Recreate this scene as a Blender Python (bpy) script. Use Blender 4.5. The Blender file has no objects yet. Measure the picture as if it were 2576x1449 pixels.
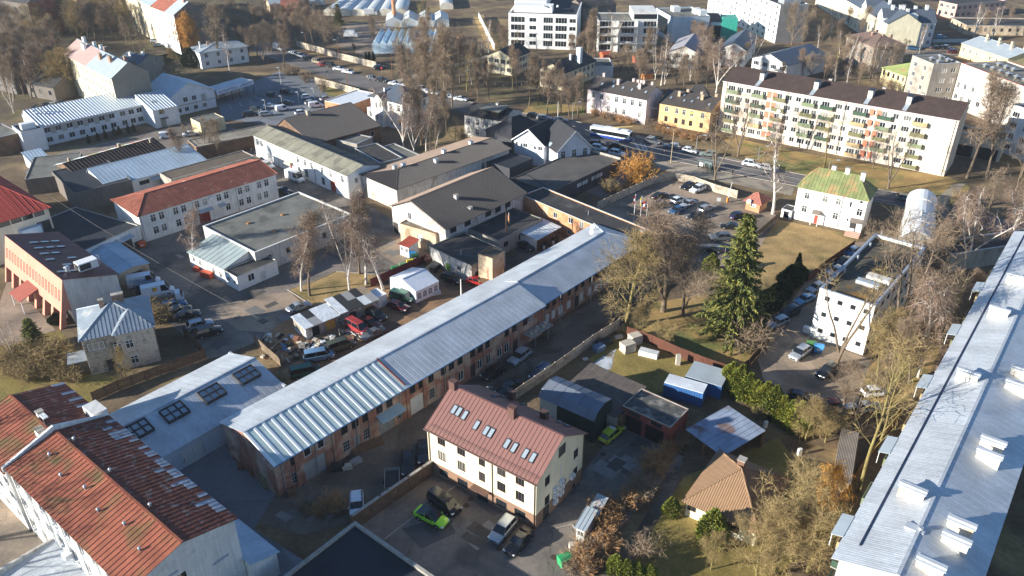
import bpy,math,random
from mathutils import Vector,Matrix
R = math.radians
random.seed(7)
SC = bpy.context.scene
COL = SC.collection
PITCH = R(29.64); CAM_H = 76.0; FOC = 2020.0
cam_d = bpy.data.cameras.new('camera'); cam = bpy.data.objects.new('camera',cam_d); COL.objects.link(cam)
cam_d.sensor_width = 36; cam_d.lens = 36*FOC/2576; cam_d.clip_end = 6000; cam_d.clip_start = 1
cam.location = (0,0,CAM_H); cam.rotation_euler = (math.pi/2-PITCH,0,0)
SC.camera = cam
SUN_EL = R(16.6); SHADOW_AZ = R(17.0)          # shadows run towards +x,a little away from the viewer
w = bpy.data.worlds.new('World'); SC.world = w; w.use_nodes = True
nt = w.node_tree; sky = nt.nodes.new('ShaderNodeTexSky'); sky.sky_type = 'NISHITA'; sky.sun_disc = False
sky.sun_elevation = SUN_EL; sky.sun_rotation = R(270)-SHADOW_AZ
sky.altitude = 50; sky.air_density = 0.8; sky.dust_density = 0.1; sky.ozone_density = 2.0
bg = nt.nodes['Background']; bg.inputs['Strength'].default_value = 0.07
nt.links.new(sky.outputs[0],bg.inputs[0])
sd = bpy.data.lights.new('sun','SUN'); sun = bpy.data.objects.new('sun',sd); COL.objects.link(sun)
sd.energy = 5.0; sd.angle = R(0.53); sd.color = (1.0,0.85,0.66)
sun.rotation_euler = Vector((math.cos(SHADOW_AZ)*math.cos(SUN_EL),math.sin(SHADOW_AZ)*math.cos(SUN_EL),-math.sin(SUN_EL))).to_track_quat('-Z','Y').to_euler()
SC.view_settings.view_transform = 'Standard'; SC.view_settings.look = 'None'
SC.view_settings.exposure = 1.27; SC.view_settings.gamma = 1.0
SC.view_settings.use_curve_mapping = False
SC.view_settings.use_white_balance = True; SC.view_settings.white_balance_temperature = 5550; SC.view_settings.white_balance_tint = 6
_c,_s = math.cos(PITCH),math.sin(PITCH)
def ray(x,y):
 u = (x-1288)/FOC; v = (724.5-y)/FOC
 return Vector((u,_c+v*_s,-_s+v*_c))
def at(x,y,z=0.0):
 d = ray(x,y); t = (z-CAM_H)/d.z
 return Vector((0,0,CAM_H))+d*t
def height(b,t):                       # height of an upright whose foot is seen at b and tip at row t
 g = at(*b); d = ray(b[0],t) if not isinstance(t,tuple) else ray(*t)
 return CAM_H+d.z*g.y/d.y
def T(r,c,x,y): return (c*644+x/3,r*483+y/3)
def project(p):
 q = Vector(p)-Vector((0,0,CAM_H)); f = q.y*_c-q.z*_s; u = q.y*_s+q.z*_c
 return 1288+FOC*q.x/f,724.5-FOC*u/f
def lin(r,g,b):
 f = lambda c: (c/255/12.92) if c/255 <= 0.04045 else ((c/255+0.055)/1.055) ** 2.4
 return (f(r),f(g),f(b))
MATS = {}
def M(name,col=None,rough=.85,var=.18,scale=.5,metal=0.,spec=.3,col2=None,thr=.6,sc2=.25,wave=None,bump=0.,bscale=8.,space='pos',rnd=0.,trans=0.,brick=None,streak=0.,alpha=None,coat=0.,crack=0.):
 if name in MATS: return MATS[name]
 m = bpy.data.materials.new(name); m.use_nodes = True; t = m.node_tree; N = t.nodes; L = t.links
 p = N['Principled BSDF']; p.inputs['Roughness'].default_value = rough; p.inputs['Metallic'].default_value = metal
 p.inputs['Specular IOR Level'].default_value = spec
 if coat: p.inputs['Coat Weight'].default_value = coat; p.inputs['Coat Roughness'].default_value = .08
 if trans: p.inputs['Transmission Weight'].default_value = trans
 if space == 'uv':
  tc = N.new('ShaderNodeTexCoord'); vec = tc.outputs['UV']
 elif space == 'obj':
  tc = N.new('ShaderNodeTexCoord'); vec = tc.outputs['Object']
 else:
  tc = N.new('ShaderNodeNewGeometry'); vec = tc.outputs['Position']
 def noise(sc,det=5,dist=0.):
  n = N.new('ShaderNodeTexNoise'); n.inputs['Scale'].default_value = sc; n.inputs['Detail'].default_value = det
  n.inputs['Distortion'].default_value = dist; L.new(vec,n.inputs['Vector']); return n.outputs['Fac']
 def mr(src,a,b,c,d):
  n = N.new('ShaderNodeMapRange'); n.inputs[1].default_value = a; n.inputs[2].default_value = b
  n.inputs[3].default_value = c; n.inputs[4].default_value = d; L.new(src,n.inputs[0]); return n.outputs[0]
 def mixc(fac,A,Bc,mode='MIX'):
  n = N.new('ShaderNodeMix'); n.data_type = 'RGBA'; n.blend_type = mode
  if isinstance(fac,float): n.inputs[0].default_value = fac
  else: L.new(fac,n.inputs[0])
  for i,s in ((6,A),(7,Bc)):
   if isinstance(s,tuple): n.inputs[i].default_value = (*s,1)
   else: L.new(s,n.inputs[i])
  return n.outputs[2]
 def vmul(src,k):
  n = N.new('ShaderNodeVectorMath'); n.operation = 'MULTIPLY'; L.new(src,n.inputs[0]); n.inputs[1].default_value = k; return n.outputs[0]
 c = col
 if brick:
  b = N.new('ShaderNodeTexBrick'); L.new(vec,b.inputs['Vector']); b.inputs['Scale'].default_value = brick[0]
  b.inputs['Color1'].default_value = (*col,1); b.inputs['Color2'].default_value = (*[k*.7 for k in col],1); b.inputs['Mortar'].default_value = (*brick[1],1)
  b.inputs['Brick Width'].default_value = .5; b.inputs['Row Height'].default_value = .25; b.inputs['Mortar Size'].default_value = .02
  c = b.outputs['Color']
 if col2: c = mixc(mr(noise(sc2,6,.6),thr-.07,thr+.07,0,1),c,col2)
 if var:
  v = N.new('ShaderNodeCombineColor')
  f1 = mr(noise(scale,6),.3,.7,1-var,1+var)
  f2 = mr(noise(scale*9,3),.3,.7,1-var*.6,1+var*.6)
  mm = N.new('ShaderNodeMath'); mm.operation = 'MULTIPLY'; L.new(f1,mm.inputs[0]); L.new(f2,mm.inputs[1])
  o = mm.outputs[0]
  if rnd:
   oi = N.new('ShaderNodeObjectInfo'); m2 = N.new('ShaderNodeMath'); m2.operation = 'MULTIPLY'
   L.new(o,m2.inputs[0]); L.new(mr(oi.outputs['Random'],0,1,1-rnd,1+rnd),m2.inputs[1]); o = m2.outputs[0]
  if streak:                       # vertical rain streaks,uv only
   tcu = N.new('ShaderNodeTexCoord'); n = N.new('ShaderNodeTexNoise'); n.inputs['Scale'].default_value = 1; n.inputs['Detail'].default_value = 4
   L.new(vmul(tcu.outputs['UV'],(2.2,.22,1)),n.inputs['Vector'])
   m3 = N.new('ShaderNodeMath'); m3.operation = 'MULTIPLY'; L.new(o,m3.inputs[0]); L.new(mr(n.outputs['Fac'],.35,.7,1.0,1-streak),m3.inputs[1]); o = m3.outputs[0]
  for i in range(3): L.new(o,v.inputs[i])
  c = mixc(1.0,c,v.outputs[0],'MULTIPLY')
 if crack:                            # patched and cracked paving
  vo = N.new('ShaderNodeTexVoronoi'); vo.feature = 'DISTANCE_TO_EDGE'; vo.inputs['Scale'].default_value = .16; vo.inputs['Randomness'].default_value = 1
  dn = N.new('ShaderNodeTexNoise'); dn.inputs['Scale'].default_value = .5; L.new(vec,dn.inputs['Vector']); ad = N.new('ShaderNodeVectorMath'); ad.operation = 'MULTIPLY_ADD'; L.new(dn.outputs['Color'],ad.inputs[0]); ad.inputs[1].default_value = (2.5,2.5,0); L.new(vec,ad.inputs[2]); L.new(ad.outputs[0],vo.inputs['Vector'])
  c = mixc(mr(vo.outputs['Distance'],.002,.008,crack*.6,0),c,(.03,.028,.026))
  v2 = N.new('ShaderNodeTexVoronoi'); v2.distance = 'CHEBYCHEV'; v2.inputs['Scale'].default_value = .09; L.new(vec,v2.inputs['Vector']); sp = N.new('ShaderNodeSeparateColor'); L.new(v2.outputs['Color'],sp.inputs[0])
  cc = N.new('ShaderNodeCombineColor'); k_ = mr(sp.outputs[0],0,1,.84,1.14)
  for i in range(3): L.new(k_,cc.inputs[i])
  c = mixc(1.0,c,cc.outputs[0],'MULTIPLY')
 if isinstance(c,tuple): p.inputs['Base Color'].default_value = (*c,1)
 else: L.new(c,p.inputs['Base Color'])
 hsrc = None
 if wave:
  tcu = N.new('ShaderNodeTexCoord'); wv = N.new('ShaderNodeTexWave'); wv.inputs['Scale'].default_value = 1.0
  L.new(vmul(tcu.outputs['UV'],(0.31416/wave[0],0,0)),wv.inputs['Vector']); hsrc = wv.outputs['Fac']; d = wave[1]
  bp = N.new('ShaderNodeBump'); bp.inputs['Distance'].default_value = d; bp.inputs['Strength'].default_value = 1; L.new(hsrc,bp.inputs['Height']); L.new(bp.outputs[0],p.inputs['Normal'])
 elif bump:
  bp = N.new('ShaderNodeBump'); bp.inputs['Distance'].default_value = bump; bp.inputs['Strength'].default_value = 1
  L.new(noise(bscale,4),bp.inputs['Height']); L.new(bp.outputs[0],p.inputs['Normal'])
 MATS[name] = m; return m
def PL(name,rgb,**k):                 # plaster
 k.setdefault('streak',.22); k.setdefault('var',.10); return M(name,lin(*rgb),rough=.9,spec=.15,scale=.35,**k)
class MB:
 def __init__(s): s.v = []; s.f = []; s.m = []; s.uv = []; s.mats = []
 def mi(s,m):
  if m not in s.mats: s.mats.append(m)
  return s.mats.index(m)
 def face(s,pts,m,uv=None):
  i = len(s.v); s.v += [tuple(p) for p in pts]; s.f.append(tuple(range(i,i+len(pts)))); s.m.append(s.mi(m))
  s.uv += (uv if uv else [(p[0]+p[1],p[2]) for p in pts])
 def box(s,a,b,m,tr=None,skip=''):
  x0,y0,z0 = a; x1,y1,z1 = b
  q = [(x0,y0,z0),(x1,y0,z0),(x1,y1,z0),(x0,y1,z0),(x0,y0,z1),(x1,y0,z1),(x1,y1,z1),(x0,y1,z1)]
  if tr: q = [tuple(tr(*p)) for p in q]
  for n,ix in (('b',(3,2,1,0)),('t',(4,5,6,7)),('f',(0,1,5,4)),('r',(1,2,6,5)),('k',(2,3,7,6)),('l',(3,0,4,7))):
   if n in skip: continue
   s.face([q[i] for i in ix],m)
 def prism(s,poly,z0,z1,m,mtop=None):
  n = len(poly); s.face([(x,y,z1) for x,y in poly],mtop or m); s.face([(x,y,z0) for x,y in poly][::-1],m)
  for i in range(n):
   a = poly[i]; b = poly[(i+1) % n]; s.face([(*a,z0),(*b,z0),(*b,z1),(*a,z1)],m)
 def extr(s,prof,x0,x1,m):        # profile (y,z) extruded along x
  n = len(prof); s.face([(x1,y,z) for y,z in prof],m); s.face([(x0,y,z) for y,z in prof][::-1],m)
  for i in range(n):
   a = prof[i]; b = prof[(i+1) % n]; s.face([(x0,*a),(x0,*b),(x1,*b),(x1,*a)][::-1],m)
 def cyl(s,p0,p1,r0,r1,m,n=8,cap=True):
  p0,p1 = Vector(p0),Vector(p1); d = (p1-p0).normalized(); a = d.orthogonal().normalized(); b = d.cross(a)
  A = [p0+(a*math.cos(6.2832*i/n)+b*math.sin(6.2832*i/n))*r0 for i in range(n)]
  Bq = [p1+(a*math.cos(6.2832*i/n)+b*math.sin(6.2832*i/n))*r1 for i in range(n)]
  for i in range(n): j = (i+1) % n; s.face([A[i],A[j],Bq[j],Bq[i]],m)
  if cap: s.face(Bq,m); s.face(A[::-1],m)
 def mesh(s,name,smooth=False):
  me = bpy.data.meshes.new(name); me.from_pydata(s.v,[],s.f)
  for m in s.mats: me.materials.append(m)
  me.polygons.foreach_set('material_index',s.m)
  ul = me.uv_layers.new(name='uv'); fl = [c for u in s.uv for c in u]; ul.data.foreach_set('uv',fl)
  if smooth:
   me.polygons.foreach_set('use_smooth',[True]*len(s.f))
  me.update(); return me
 def build(s,name,parent=None,smooth=False):
  return link(name,s.mesh(name,smooth),parent)
def link(name,me,parent=None,loc=None,rot=None):
 o = bpy.data.objects.new(name,me); COL.objects.link(o); o.parent = parent
 if loc is not None: o.location = loc
 if rot is not None: o.rotation_euler = rot
 return o
def weld(me,dist=.002,angle=None):
 import bmesh
 bm = bmesh.new(); bm.from_mesh(me); bmesh.ops.remove_doubles(bm,verts=bm.verts,dist=dist); bmesh.ops.recalc_face_normals(bm,faces=bm.faces); bm.to_mesh(me); bm.free()
 if angle: me.shade_smooth(); me.set_sharp_from_angle(angle=R(angle))
def tag(o,label,cat,group=None,kind=None):
 if label: o['label'] = label
 if cat: o['category'] = cat
 if group: o['group'] = group
 if kind: o['kind'] = kind
 return o
def empty(name,loc,rz=0,label=None,cat=None,group=None):
 o = bpy.data.objects.new(name,None); COL.objects.link(o); o.location = loc; o.rotation_euler = (0,0,rz)
 o.empty_display_size = .5
 return tag(o,label,cat,group)
def copy_tree(o,parent=None):
 c = o.copy(); COL.objects.link(c); c.parent = parent
 for ch in o.children: copy_tree(ch,c)
 return c
WHITE = M('white_paint',(.75,.75,.73),rough=.6,var=.05)
GLASS = M('window_glass',(.018,.022,.028),rough=.06,var=0,spec=.6)
def _glass_var():
 m = M('curtained_glass',(.02,.024,.03),rough=.12,var=0,spec=.55)
 t = m.node_tree; oi = t.nodes.new('ShaderNodeObjectInfo'); cr = t.nodes.new('ShaderNodeValToRGB')
 e = cr.color_ramp; e.interpolation = 'CONSTANT'; e.elements[0].color = (.016,.02,.026,1); e.elements[1].position = .55; e.elements[1].color = (.05,.052,.055,1)
 k = e.elements.new(.78); k.color = (.16,.155,.14,1); k = e.elements.new(.93); k.color = (.32,.30,.26,1)
 t.links.new(oi.outputs['Random'],cr.inputs[0]); t.links.new(cr.outputs[0],t.nodes['Principled BSDF'].inputs['Base Color']); return m
CGLASS = _glass_var()
FR_W = M('frame_white',(.72,.72,.70),rough=.5,var=0)
FR_B = M('frame_brown',(.09,.055,.04),rough=.5,var=0)
FR_D = M('frame_dark',(.035,.033,.033),rough=.5,var=0)
FR_G = M('frame_grey',(.30,.30,.30),rough=.6,var=0)
CONC = M('concrete',lin(165,158,148),rough=.9,var=.2,scale=.8,col2=lin(120,112,100),thr=.62,sc2=.5)
METAL = M('galvanised',(.52,.54,.56),rough=.42,metal=.6,var=.12)
DARKMETAL = M('dark_metal',(.05,.05,.052),rough=.5,metal=.3,var=.1)
STEEL = M('steel_pole',(.35,.35,.34),rough=.5,metal=.3,var=.1)
BLACK = M('black_rubber',(.012,.012,.013),rough=.8,var=0)
WOOD = M('weathered_wood',lin(120,95,70),rough=.9,var=.3,scale=2)
BRICKRED = M('red_brick',lin(150,92,70),rough=.9,var=.25,scale=.6,col2=lin(120,70,55),thr=.6)
CHIM = M('chimney_brick',lin(150,118,98),rough=.9,var=.2,scale=2)
WINMESH = {}
def window_mesh(w,h,style,fm,gm):
 k = (round(w,2),round(h,2),style,fm.name,gm.name)
 if k in WINMESH: return WINMESH[k]
 b = MB(); t = min(.09,w*.12); d0,d1 = 0,.07
 b.box((-w/2,d0,0),(-w/2+t,d1,h),fm); b.box((w/2-t,d0,0),(w/2,d1,h),fm)
 b.box((-w/2+t,d0,h-t),(w/2-t,d1,h),fm); b.box((-w/2+t,d0,0),(w/2-t,d1,t),fm)
 n = {'1': 0,'2': 1,'3': 2,'T': 1,'g': 2,'4': 3,'6': 5}.get(style[0],0)
 for i in range(n):
  x = -w/2+w*(i+1)/(n+1); b.box((x-t*.4,d0,t),(x+t*.4,d1,h-t),fm)
 if style[0] in 'Tg':
  z = h*.66; b.box((-w/2+t,d0+.003,z-t*.4),(w/2-t,d1-.003,z+t*.4),fm)
 if style[0] == 'g':
  z = h*.33; b.box((-w/2+t,d0+.003,z-t*.4),(w/2-t,d1-.003,z+t*.4),fm)
 if style.endswith('s'): b.box((-w/2-.08,-.2,-.06),(w/2+.08,d0-.003,-.005),fm)
 g = MB(); g.face([(-w/2+t*.5,.05,t*.5),(w/2-t*.5,.05,t*.5),(w/2-t*.5,.05,h-t*.5),(-w/2+t*.5,.05,h-t*.5)],gm)
 WINMESH[k] = (b.mesh('window'),g.mesh('pane')); return WINMESH[k]
DOORMESH = {}
def door_mesh(w,h,mat,kind):
 k = (round(w,2),round(h,2),mat.name,kind)
 if k in DOORMESH: return DOORMESH[k]
 b = MB(); n = 2 if w > 1.6 else 1
 for i in range(n):
  x0 = -w/2+w*i/n+.02; x1 = -w/2+w*(i+1)/n-.02
  b.box((x0,0,.01),(x1,.06,h-.02),mat)
  if kind == 'plank':
   for j in range(1,4): x = x0+(x1-x0)*j/4; b.box((x-.015,-.02,.05),(x+.015,0,h-.06),mat)
  b.box((x0+.1,-.05,h*.45),(x0+.16,0,h*.48),DARKMETAL)
 if kind == 'roller':
  for j in range(1,8): b.box((-w/2+.03,-.02,h*j/8),(w/2-.03,0,h*j/8+.05),mat)
 DOORMESH[k] = b.mesh('door'); return DOORMESH[k]
def clip(poly,k,c,keep_less):
 out = []
 for i in range(len(poly)):
  a = poly[i]; b = poly[(i+1) % len(poly)]
  ia = (a[k] <= c) if keep_less else (a[k] >= c); ib = (b[k] <= c) if keep_less else (b[k] >= c)
  if ia: out.append(a)
  if ia != ib:
   t = (c-a[k])/(b[k]-a[k]); out.append(tuple(a[j]+(b[j]-a[j])*t for j in (0,1)))
 return out
def area2(p): return abs(sum(p[i][0]*p[(i+1) % len(p)][1]-p[(i+1) % len(p)][0]*p[i][1] for i in range(len(p))))/2
def panels(parent,poly,mat,width=1.,seam=(.06,.05),thick=.06,rows=1,name='roof_panel',pick=None,smat=None):
 """a roof slope (3d polygon, eave edge first) laid with separate sheets"""
 P0 = Vector(poly[0]); S = (Vector(poly[1])-P0).normalized()
 nrm = None
 for q in poly[2:]:
  c = S.cross(Vector(q)-P0)
  if c.length > .01: nrm = c.normalized(); break
 if nrm.z < 0: nrm = -nrm
 Tt = nrm.cross(S)
 p2 = [((Vector(q)-P0).dot(S),(Vector(q)-P0).dot(Tt)) for q in poly]
 s0 = min(p[0] for p in p2); s1 = max(p[0] for p in p2); t0 = min(p[1] for p in p2); t1 = max(p[1] for p in p2)
 n = max(1,round((s1-s0)/width)); wd = (s1-s0)/n; cache = {}
 for i in range(n):
  a = s0+wd*i; b = a+wd
  strip = clip(clip(p2,0,a,False),0,b,True)
  if len(strip) < 3 or area2(strip) < .03: continue
  for r in range(rows):
   ta = t0+(t1-t0)*r/rows; tb = t0+(t1-t0)*(r+1)/rows
   q = strip if rows == 1 else clip(clip(strip,1,ta,False),1,tb,True)
   if len(q) < 3 or area2(q) < .02: continue
   mt = pick(i,r,n,rows) if pick else mat
   rel = [(x-a,y) for x,y in q]; key = (tuple((round(x,3),round(y,3)) for x,y in rel),mt.name)
   me = cache.get(key)
   if me is None:
    m = MB(); lap = .012*(rows-r if rows > 1 else 0)
    up = nrm*(thick+lap)
    top = [S*x+Tt*y+up for x,y in rel]; bot = [S*x+Tt*y for x,y in rel]
    ccw = sum(rel[k][0]*rel[(k+1) % len(rel)][1]-rel[(k+1) % len(rel)][0]*rel[k][1] for k in range(len(rel))) > 0
    if not ccw: top.reverse(); bot.reverse(); rl = rel[::-1]
    else: rl = rel
    uv = [(x+a,y) for x,y in rl]
    m.face(top,mt,uv); m.face(bot[::-1],mt,uv[::-1])
    for k in range(len(top)):
     j = (k+1) % len(top); m.face([bot[k],bot[j],top[j],top[k]],mt,[uv[k],uv[j],uv[j],uv[k]])
    if seam:
     sw,sh = seam
     rib = clip(clip(rel,0,0,False),0,sw,True)
     if len(rib) >= 3:
      cc = sum(rib[k][0]*rib[(k+1) % len(rib)][1]-rib[(k+1) % len(rib)][0]*rib[k][1] for k in range(len(rib))) > 0
      if not cc: rib.reverse()
      rb = [S*x+Tt*y+up for x,y in rib]; rt = [S*(sw/2+(x-sw/2)*.6)+Tt*y+up+nrm*sh for x,y in rib]
      ruv = [(x+a,y) for x,y in rib]; sm = smat or mt; m.face(rt,sm,ruv)
      for k in range(len(rb)):
       j = (k+1) % len(rb); m.face([rb[k],rb[j],rt[j],rt[k]],sm,[ruv[k],ruv[j],ruv[j],ruv[k]])
    me = m.mesh(name); cache[key] = me
   link(name,me,parent,P0+S*a)
 return P0,S,Tt,nrm
BLDS = []
class Bld:
 """a rectangular building surveyed from three eave corners (A,B along the front, C behind B)"""
 def __init__(s,name,label,cat,A,B,C=None,z=6.,mat=None,W=None,L=None,group=None,base=None,bh=0.):
  a = at(*A,z); b = at(*B,z); u = (b-a); u.z = 0; s.L = u.length; u.normalize(); v = Vector((-u.y,u.x,0))
  if L: s.L = L
  s.W = W if W else max(1.5,(at(*C,z)-b).dot(v))
  s.u,s.v,s.z = u,v,z; s.o = Vector((a.x,a.y,0)); s.mat = mat; s.base = base; s.bh = bh
  s.root = empty(name,s.o,math.atan2(u.y,u.x),label,cat,group)
  BLDS.append(s); s.op = {0: [],1: [],2: [],3: []}; s.items = []
 def P(s,f,t,d,z):
  return [(t,d,z),(s.L-d,t,z),(s.L-t,s.W-d,z),(d,s.W-t,z)][f]
 def world(s,p): return s.o+s.u*p[0]+s.v*p[1]+Vector((0,0,p[2]))
 def on(s,f,px):                    # picture point on face f -> (along,height)
  d = ray(*px); c = Vector((0,0,CAM_H))
  n,p0 = [(-s.v,s.o),(s.u,s.o+s.u*s.L),(s.v,s.o+s.v*s.W),(-s.u,s.o)][f]
  k = (p0-c).dot(n)/d.dot(n); q = c+d*k-s.o
  x,y = q.dot(s.u),q.dot(s.v)
  return [x,y,s.L-x,s.W-y][f],q.z
 def flen(s,f): return s.L if f in (0,2) else s.W
 def win(s,f,t,z,w,h,style='2',fm=None,gm=None,depth=.12):   # t,z = centre of the opening
  t = min(max(t,w/2+.08),s.flen(f)-w/2-.08); z0 = max(z-h/2,.02)
  if z0+h > s.z-.03: z0 = s.z-.03-h
  for q in s.op[f]:
   if t-w/2 < q[1]+.05 and t+w/2 > q[0]-.05 and z0 < q[3]+.05 and z0+h > q[2]-.05: return
  s.op[f].append((t-w/2,t+w/2,z0,z0+h)); s.items.append(('w',f,t,z0,w,h,style,fm or FR_W,gm or CGLASS,depth))
 def winpx(s,f,pts,w,h,style='2',**k):
  for p in pts:
   t,z = s.on(f,p); s.win(f,t,z,w,h,style,**k)
 def rowpx(s,f,pts,z,w,h,style='2',**k):
  for p in pts:
   t,_ = s.on(f,p if isinstance(p,tuple) else (p,0)); s.win(f,t,z,w,h,style,**k)
 def grid(s,f,n,zs,w,h,style='2',m0=None,m1=None,skip=(),**k):
  Lf = s.flen(f); m0 = m0 if m0 is not None else Lf/n/2; m1 = m1 if m1 is not None else m0
  for j,z in enumerate(zs):
   for i in range(n):
    if (i,j) in skip: continue
    s.win(f,m0+(Lf-m0-m1)*(i/(n-1) if n > 1 else .5),z,w,h,style,**k)
 def door(s,f,t,w,h,mat,kind='plain',z0=.02):
  t = min(max(t,w/2+.08),s.flen(f)-w/2-.08)
  s.op[f] = [q for q in s.op[f] if not (t-w/2 < q[1]+.05 and t+w/2 > q[0]-.05 and z0 < q[3]+.05 and z0+h > q[2]-.05)]
  s.items = [i for i in s.items if not (i[0] == 'w' and i[1] == f and abs(i[2]-t) < (i[4]+w)/2+.05 and i[3] < z0+h+.05)]
  s.op[f].append((t-w/2,t+w/2,z0,z0+h)); s.items.append(('d',f,t,z0,w,h,mat,kind))
 def walls(s,gable=None,top=None):
  b = MB(); zt = top or s.z
  for f in range(4):
   Lf = s.flen(f); rs = s.op[f]; dp = .14
   xs = sorted({0,Lf,*[r[0] for r in rs],*[r[1] for r in rs]}); zs = sorted({0,zt,*([s.bh] if s.bh else []),*[r[2] for r in rs],*[r[3] for r in rs]})
   for i in range(len(xs)-1):
    for j in range(len(zs)-1):
     cx = (xs[i]+xs[i+1])/2; cz = (zs[j]+zs[j+1])/2
     if any(r[0] < cx < r[1] and r[2] < cz < r[3] for r in rs): continue
     mt = s.base if (s.bh and cz < s.bh) else s.mat
     b.face([s.P(f,xs[i],0,zs[j]),s.P(f,xs[i+1],0,zs[j]),s.P(f,xs[i+1],0,zs[j+1]),s.P(f,xs[i],0,zs[j+1])],mt,
                           [(xs[i]+f*50,zs[j]),(xs[i+1]+f*50,zs[j]),(xs[i+1]+f*50,zs[j+1]),(xs[i]+f*50,zs[j+1])])
   for r in rs:
    x0,x1,z0,z1 = r; Q = lambda t,d,z: s.P(f,t,d,z)
    for q in ([Q(x0,0,z0),Q(x1,0,z0),Q(x1,dp,z0),Q(x0,dp,z0)],[Q(x0,dp,z1),Q(x1,dp,z1),Q(x1,0,z1),Q(x0,0,z1)],
                          [Q(x0,0,z0),Q(x0,dp,z0),Q(x0,dp,z1),Q(x0,0,z1)],[Q(x1,dp,z0),Q(x1,0,z0),Q(x1,0,z1),Q(x1,dp,z1)]):
     b.face(q,s.mat)
    b.face([Q(x0,dp,z0),Q(x1,dp,z0),Q(x1,dp,z1),Q(x0,dp,z1)],FR_D)
  if gable:
   for tri,fuv in gable: b.face(tri,s.mat,[(p[0]+p[1]+fuv*50,p[2]) for p in tri])
  s.wall = b.build('wall',s.root)
  rz = [0,math.pi/2,math.pi,-math.pi/2]
  for it in s.items:
   if it[0] == 'w':
    _,f,t,z0,w,h,st,fm,gm,dep = it
    wm,gmh = window_mesh(w,h,st,fm,gm); o = link('window',wm,s.root,s.P(f,t,dep-.07,z0),(0,0,rz[f])); link('pane',gmh,o)
   else:
    _,f,t,z0,w,h,mt,kd = it
    link('door',door_mesh(w,h,mt,kd),s.root,s.P(f,t,.07,z0),(0,0,rz[f]))
 def ridge_from(s,px,x=None,y=None):   # ridge height from the picture point of the ridge end above local x,y
  x = s.L if x is None else x; y = s.W/2 if y is None else y
  g = s.world((x,y,0)); d = ray(*px); k = g.y/d.y; return CAM_H+d.z*k
 def gable(s,zr,rm,width=1.,seam=(.06,.05),o=.4,og=.3,yr=None,back=None,rows=1,brows=None,pick=None,bpick=None,thick=.07,bseam=None,smat=None):
  L,W,z = s.L,s.W,s.z; yr = W/2 if yr is None else yr; s.zr,s.yr = zr,yr
  s.walls([([(L,0,z),(L,W,z),(L,yr,zr)],1),([(0,W,z),(0,0,z),(0,yr,zr)],3)])
  ef = z-o*(zr-z)/max(yr,.1); eb = z-o*(zr-z)/max(W-yr,.1)
  s.fr = panels(s.root,[(-og,-o,ef),(L+og,-o,ef),(L+og,yr,zr),(-og,yr,zr)],rm,width,seam,thick,rows,pick=pick,smat=smat)
  panels(s.root,[(L+og,W+o,eb),(-og,W+o,eb),(-og,yr,zr),(L+og,yr,zr)],back or rm,width,bseam or seam,thick,brows or rows,pick=bpick or pick)
  b = MB(); b.box((-og,yr-.16,zr+thick-.02),(L+og,yr+.16,zr+thick+.06),back or rm); b.build('ridge_cap',s.root)
 def hip(s,zr,rm,width=1.,seam=(.06,.05),o=.4,hl=None,hr=None,yr=None,thick=.07,back=None,hipm=None,smat=None):
  L,W,z = s.L,s.W,s.z; yr = W/2 if yr is None else yr; hl = yr if hl is None else hl; hr = yr if hr is None else hr
  s.zr,s.yr = zr,yr; s.walls()
  if hl+hr > L: hl = hr = L/2-.01
  a = z-o*(zr-z)/max(yr,.1)
  A,Bq,C,D = (-o,-o,a),(L+o,-o,a),(L+o,W+o,a),(-o,W+o,a); E,F = (hl,yr,zr),(L-hr,yr,zr)
  s.fr = panels(s.root,[A,Bq,F,E],rm,width,seam,thick,smat=smat); panels(s.root,[C,D,E,F],back or rm,width,seam,thick)
  panels(s.root,[Bq,C,F],hipm or rm,width,seam,thick); panels(s.root,[D,A,E],hipm or rm,width,seam,thick,smat=smat)
  b = MB()
  for p,q in ((A,E),(D,E),(Bq,F),(C,F),(E,F)):
   b.cyl(Vector(p)+Vector((0,0,thick)),Vector(q)+Vector((0,0,thick)),.12,.12,rm,6)
  b.build('ridge_cap',s.root)
 def flat(s,rm,par=.35,pt=.25,cap=None,edge=None):
  L,W,z = s.L,s.W,s.z; s.zr = z
  b = MB(); b.face([(pt,pt,z-par),(L-pt,pt,z-par),(L-pt,W-pt,z-par),(pt,W-pt,z-par)],rm)
  b.build('roof',s.root); s.walls()
  c = MB(); cm = cap or METAL
  for q0,q1 in (((-.04,-.04,z),(L+.04,pt,z+.08)),((-.04,W-pt,z),(L+.04,W+.04,z+.08)),((-.04,pt,z),(pt,W-pt,z+.08)),((L-pt,pt,z),(L+.04,W-pt,z+.08))):
   c.box(q0,q1,cm)
  for q0,q1 in (((pt-.02,pt-.02,z-par),(L-pt+.02,pt,z-.001)),((pt-.02,W-pt,z-par),(L-pt+.02,W-pt+.02,z-.001)),((pt-.02,pt,z-par),(pt,W-pt,z-.001)),((L-pt,pt,z-par),(L-pt+.02,W-pt,z-.001))):
   c.box(q0,q1,s.mat,skip='bt')
  c.build('parapet',s.root)
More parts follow.
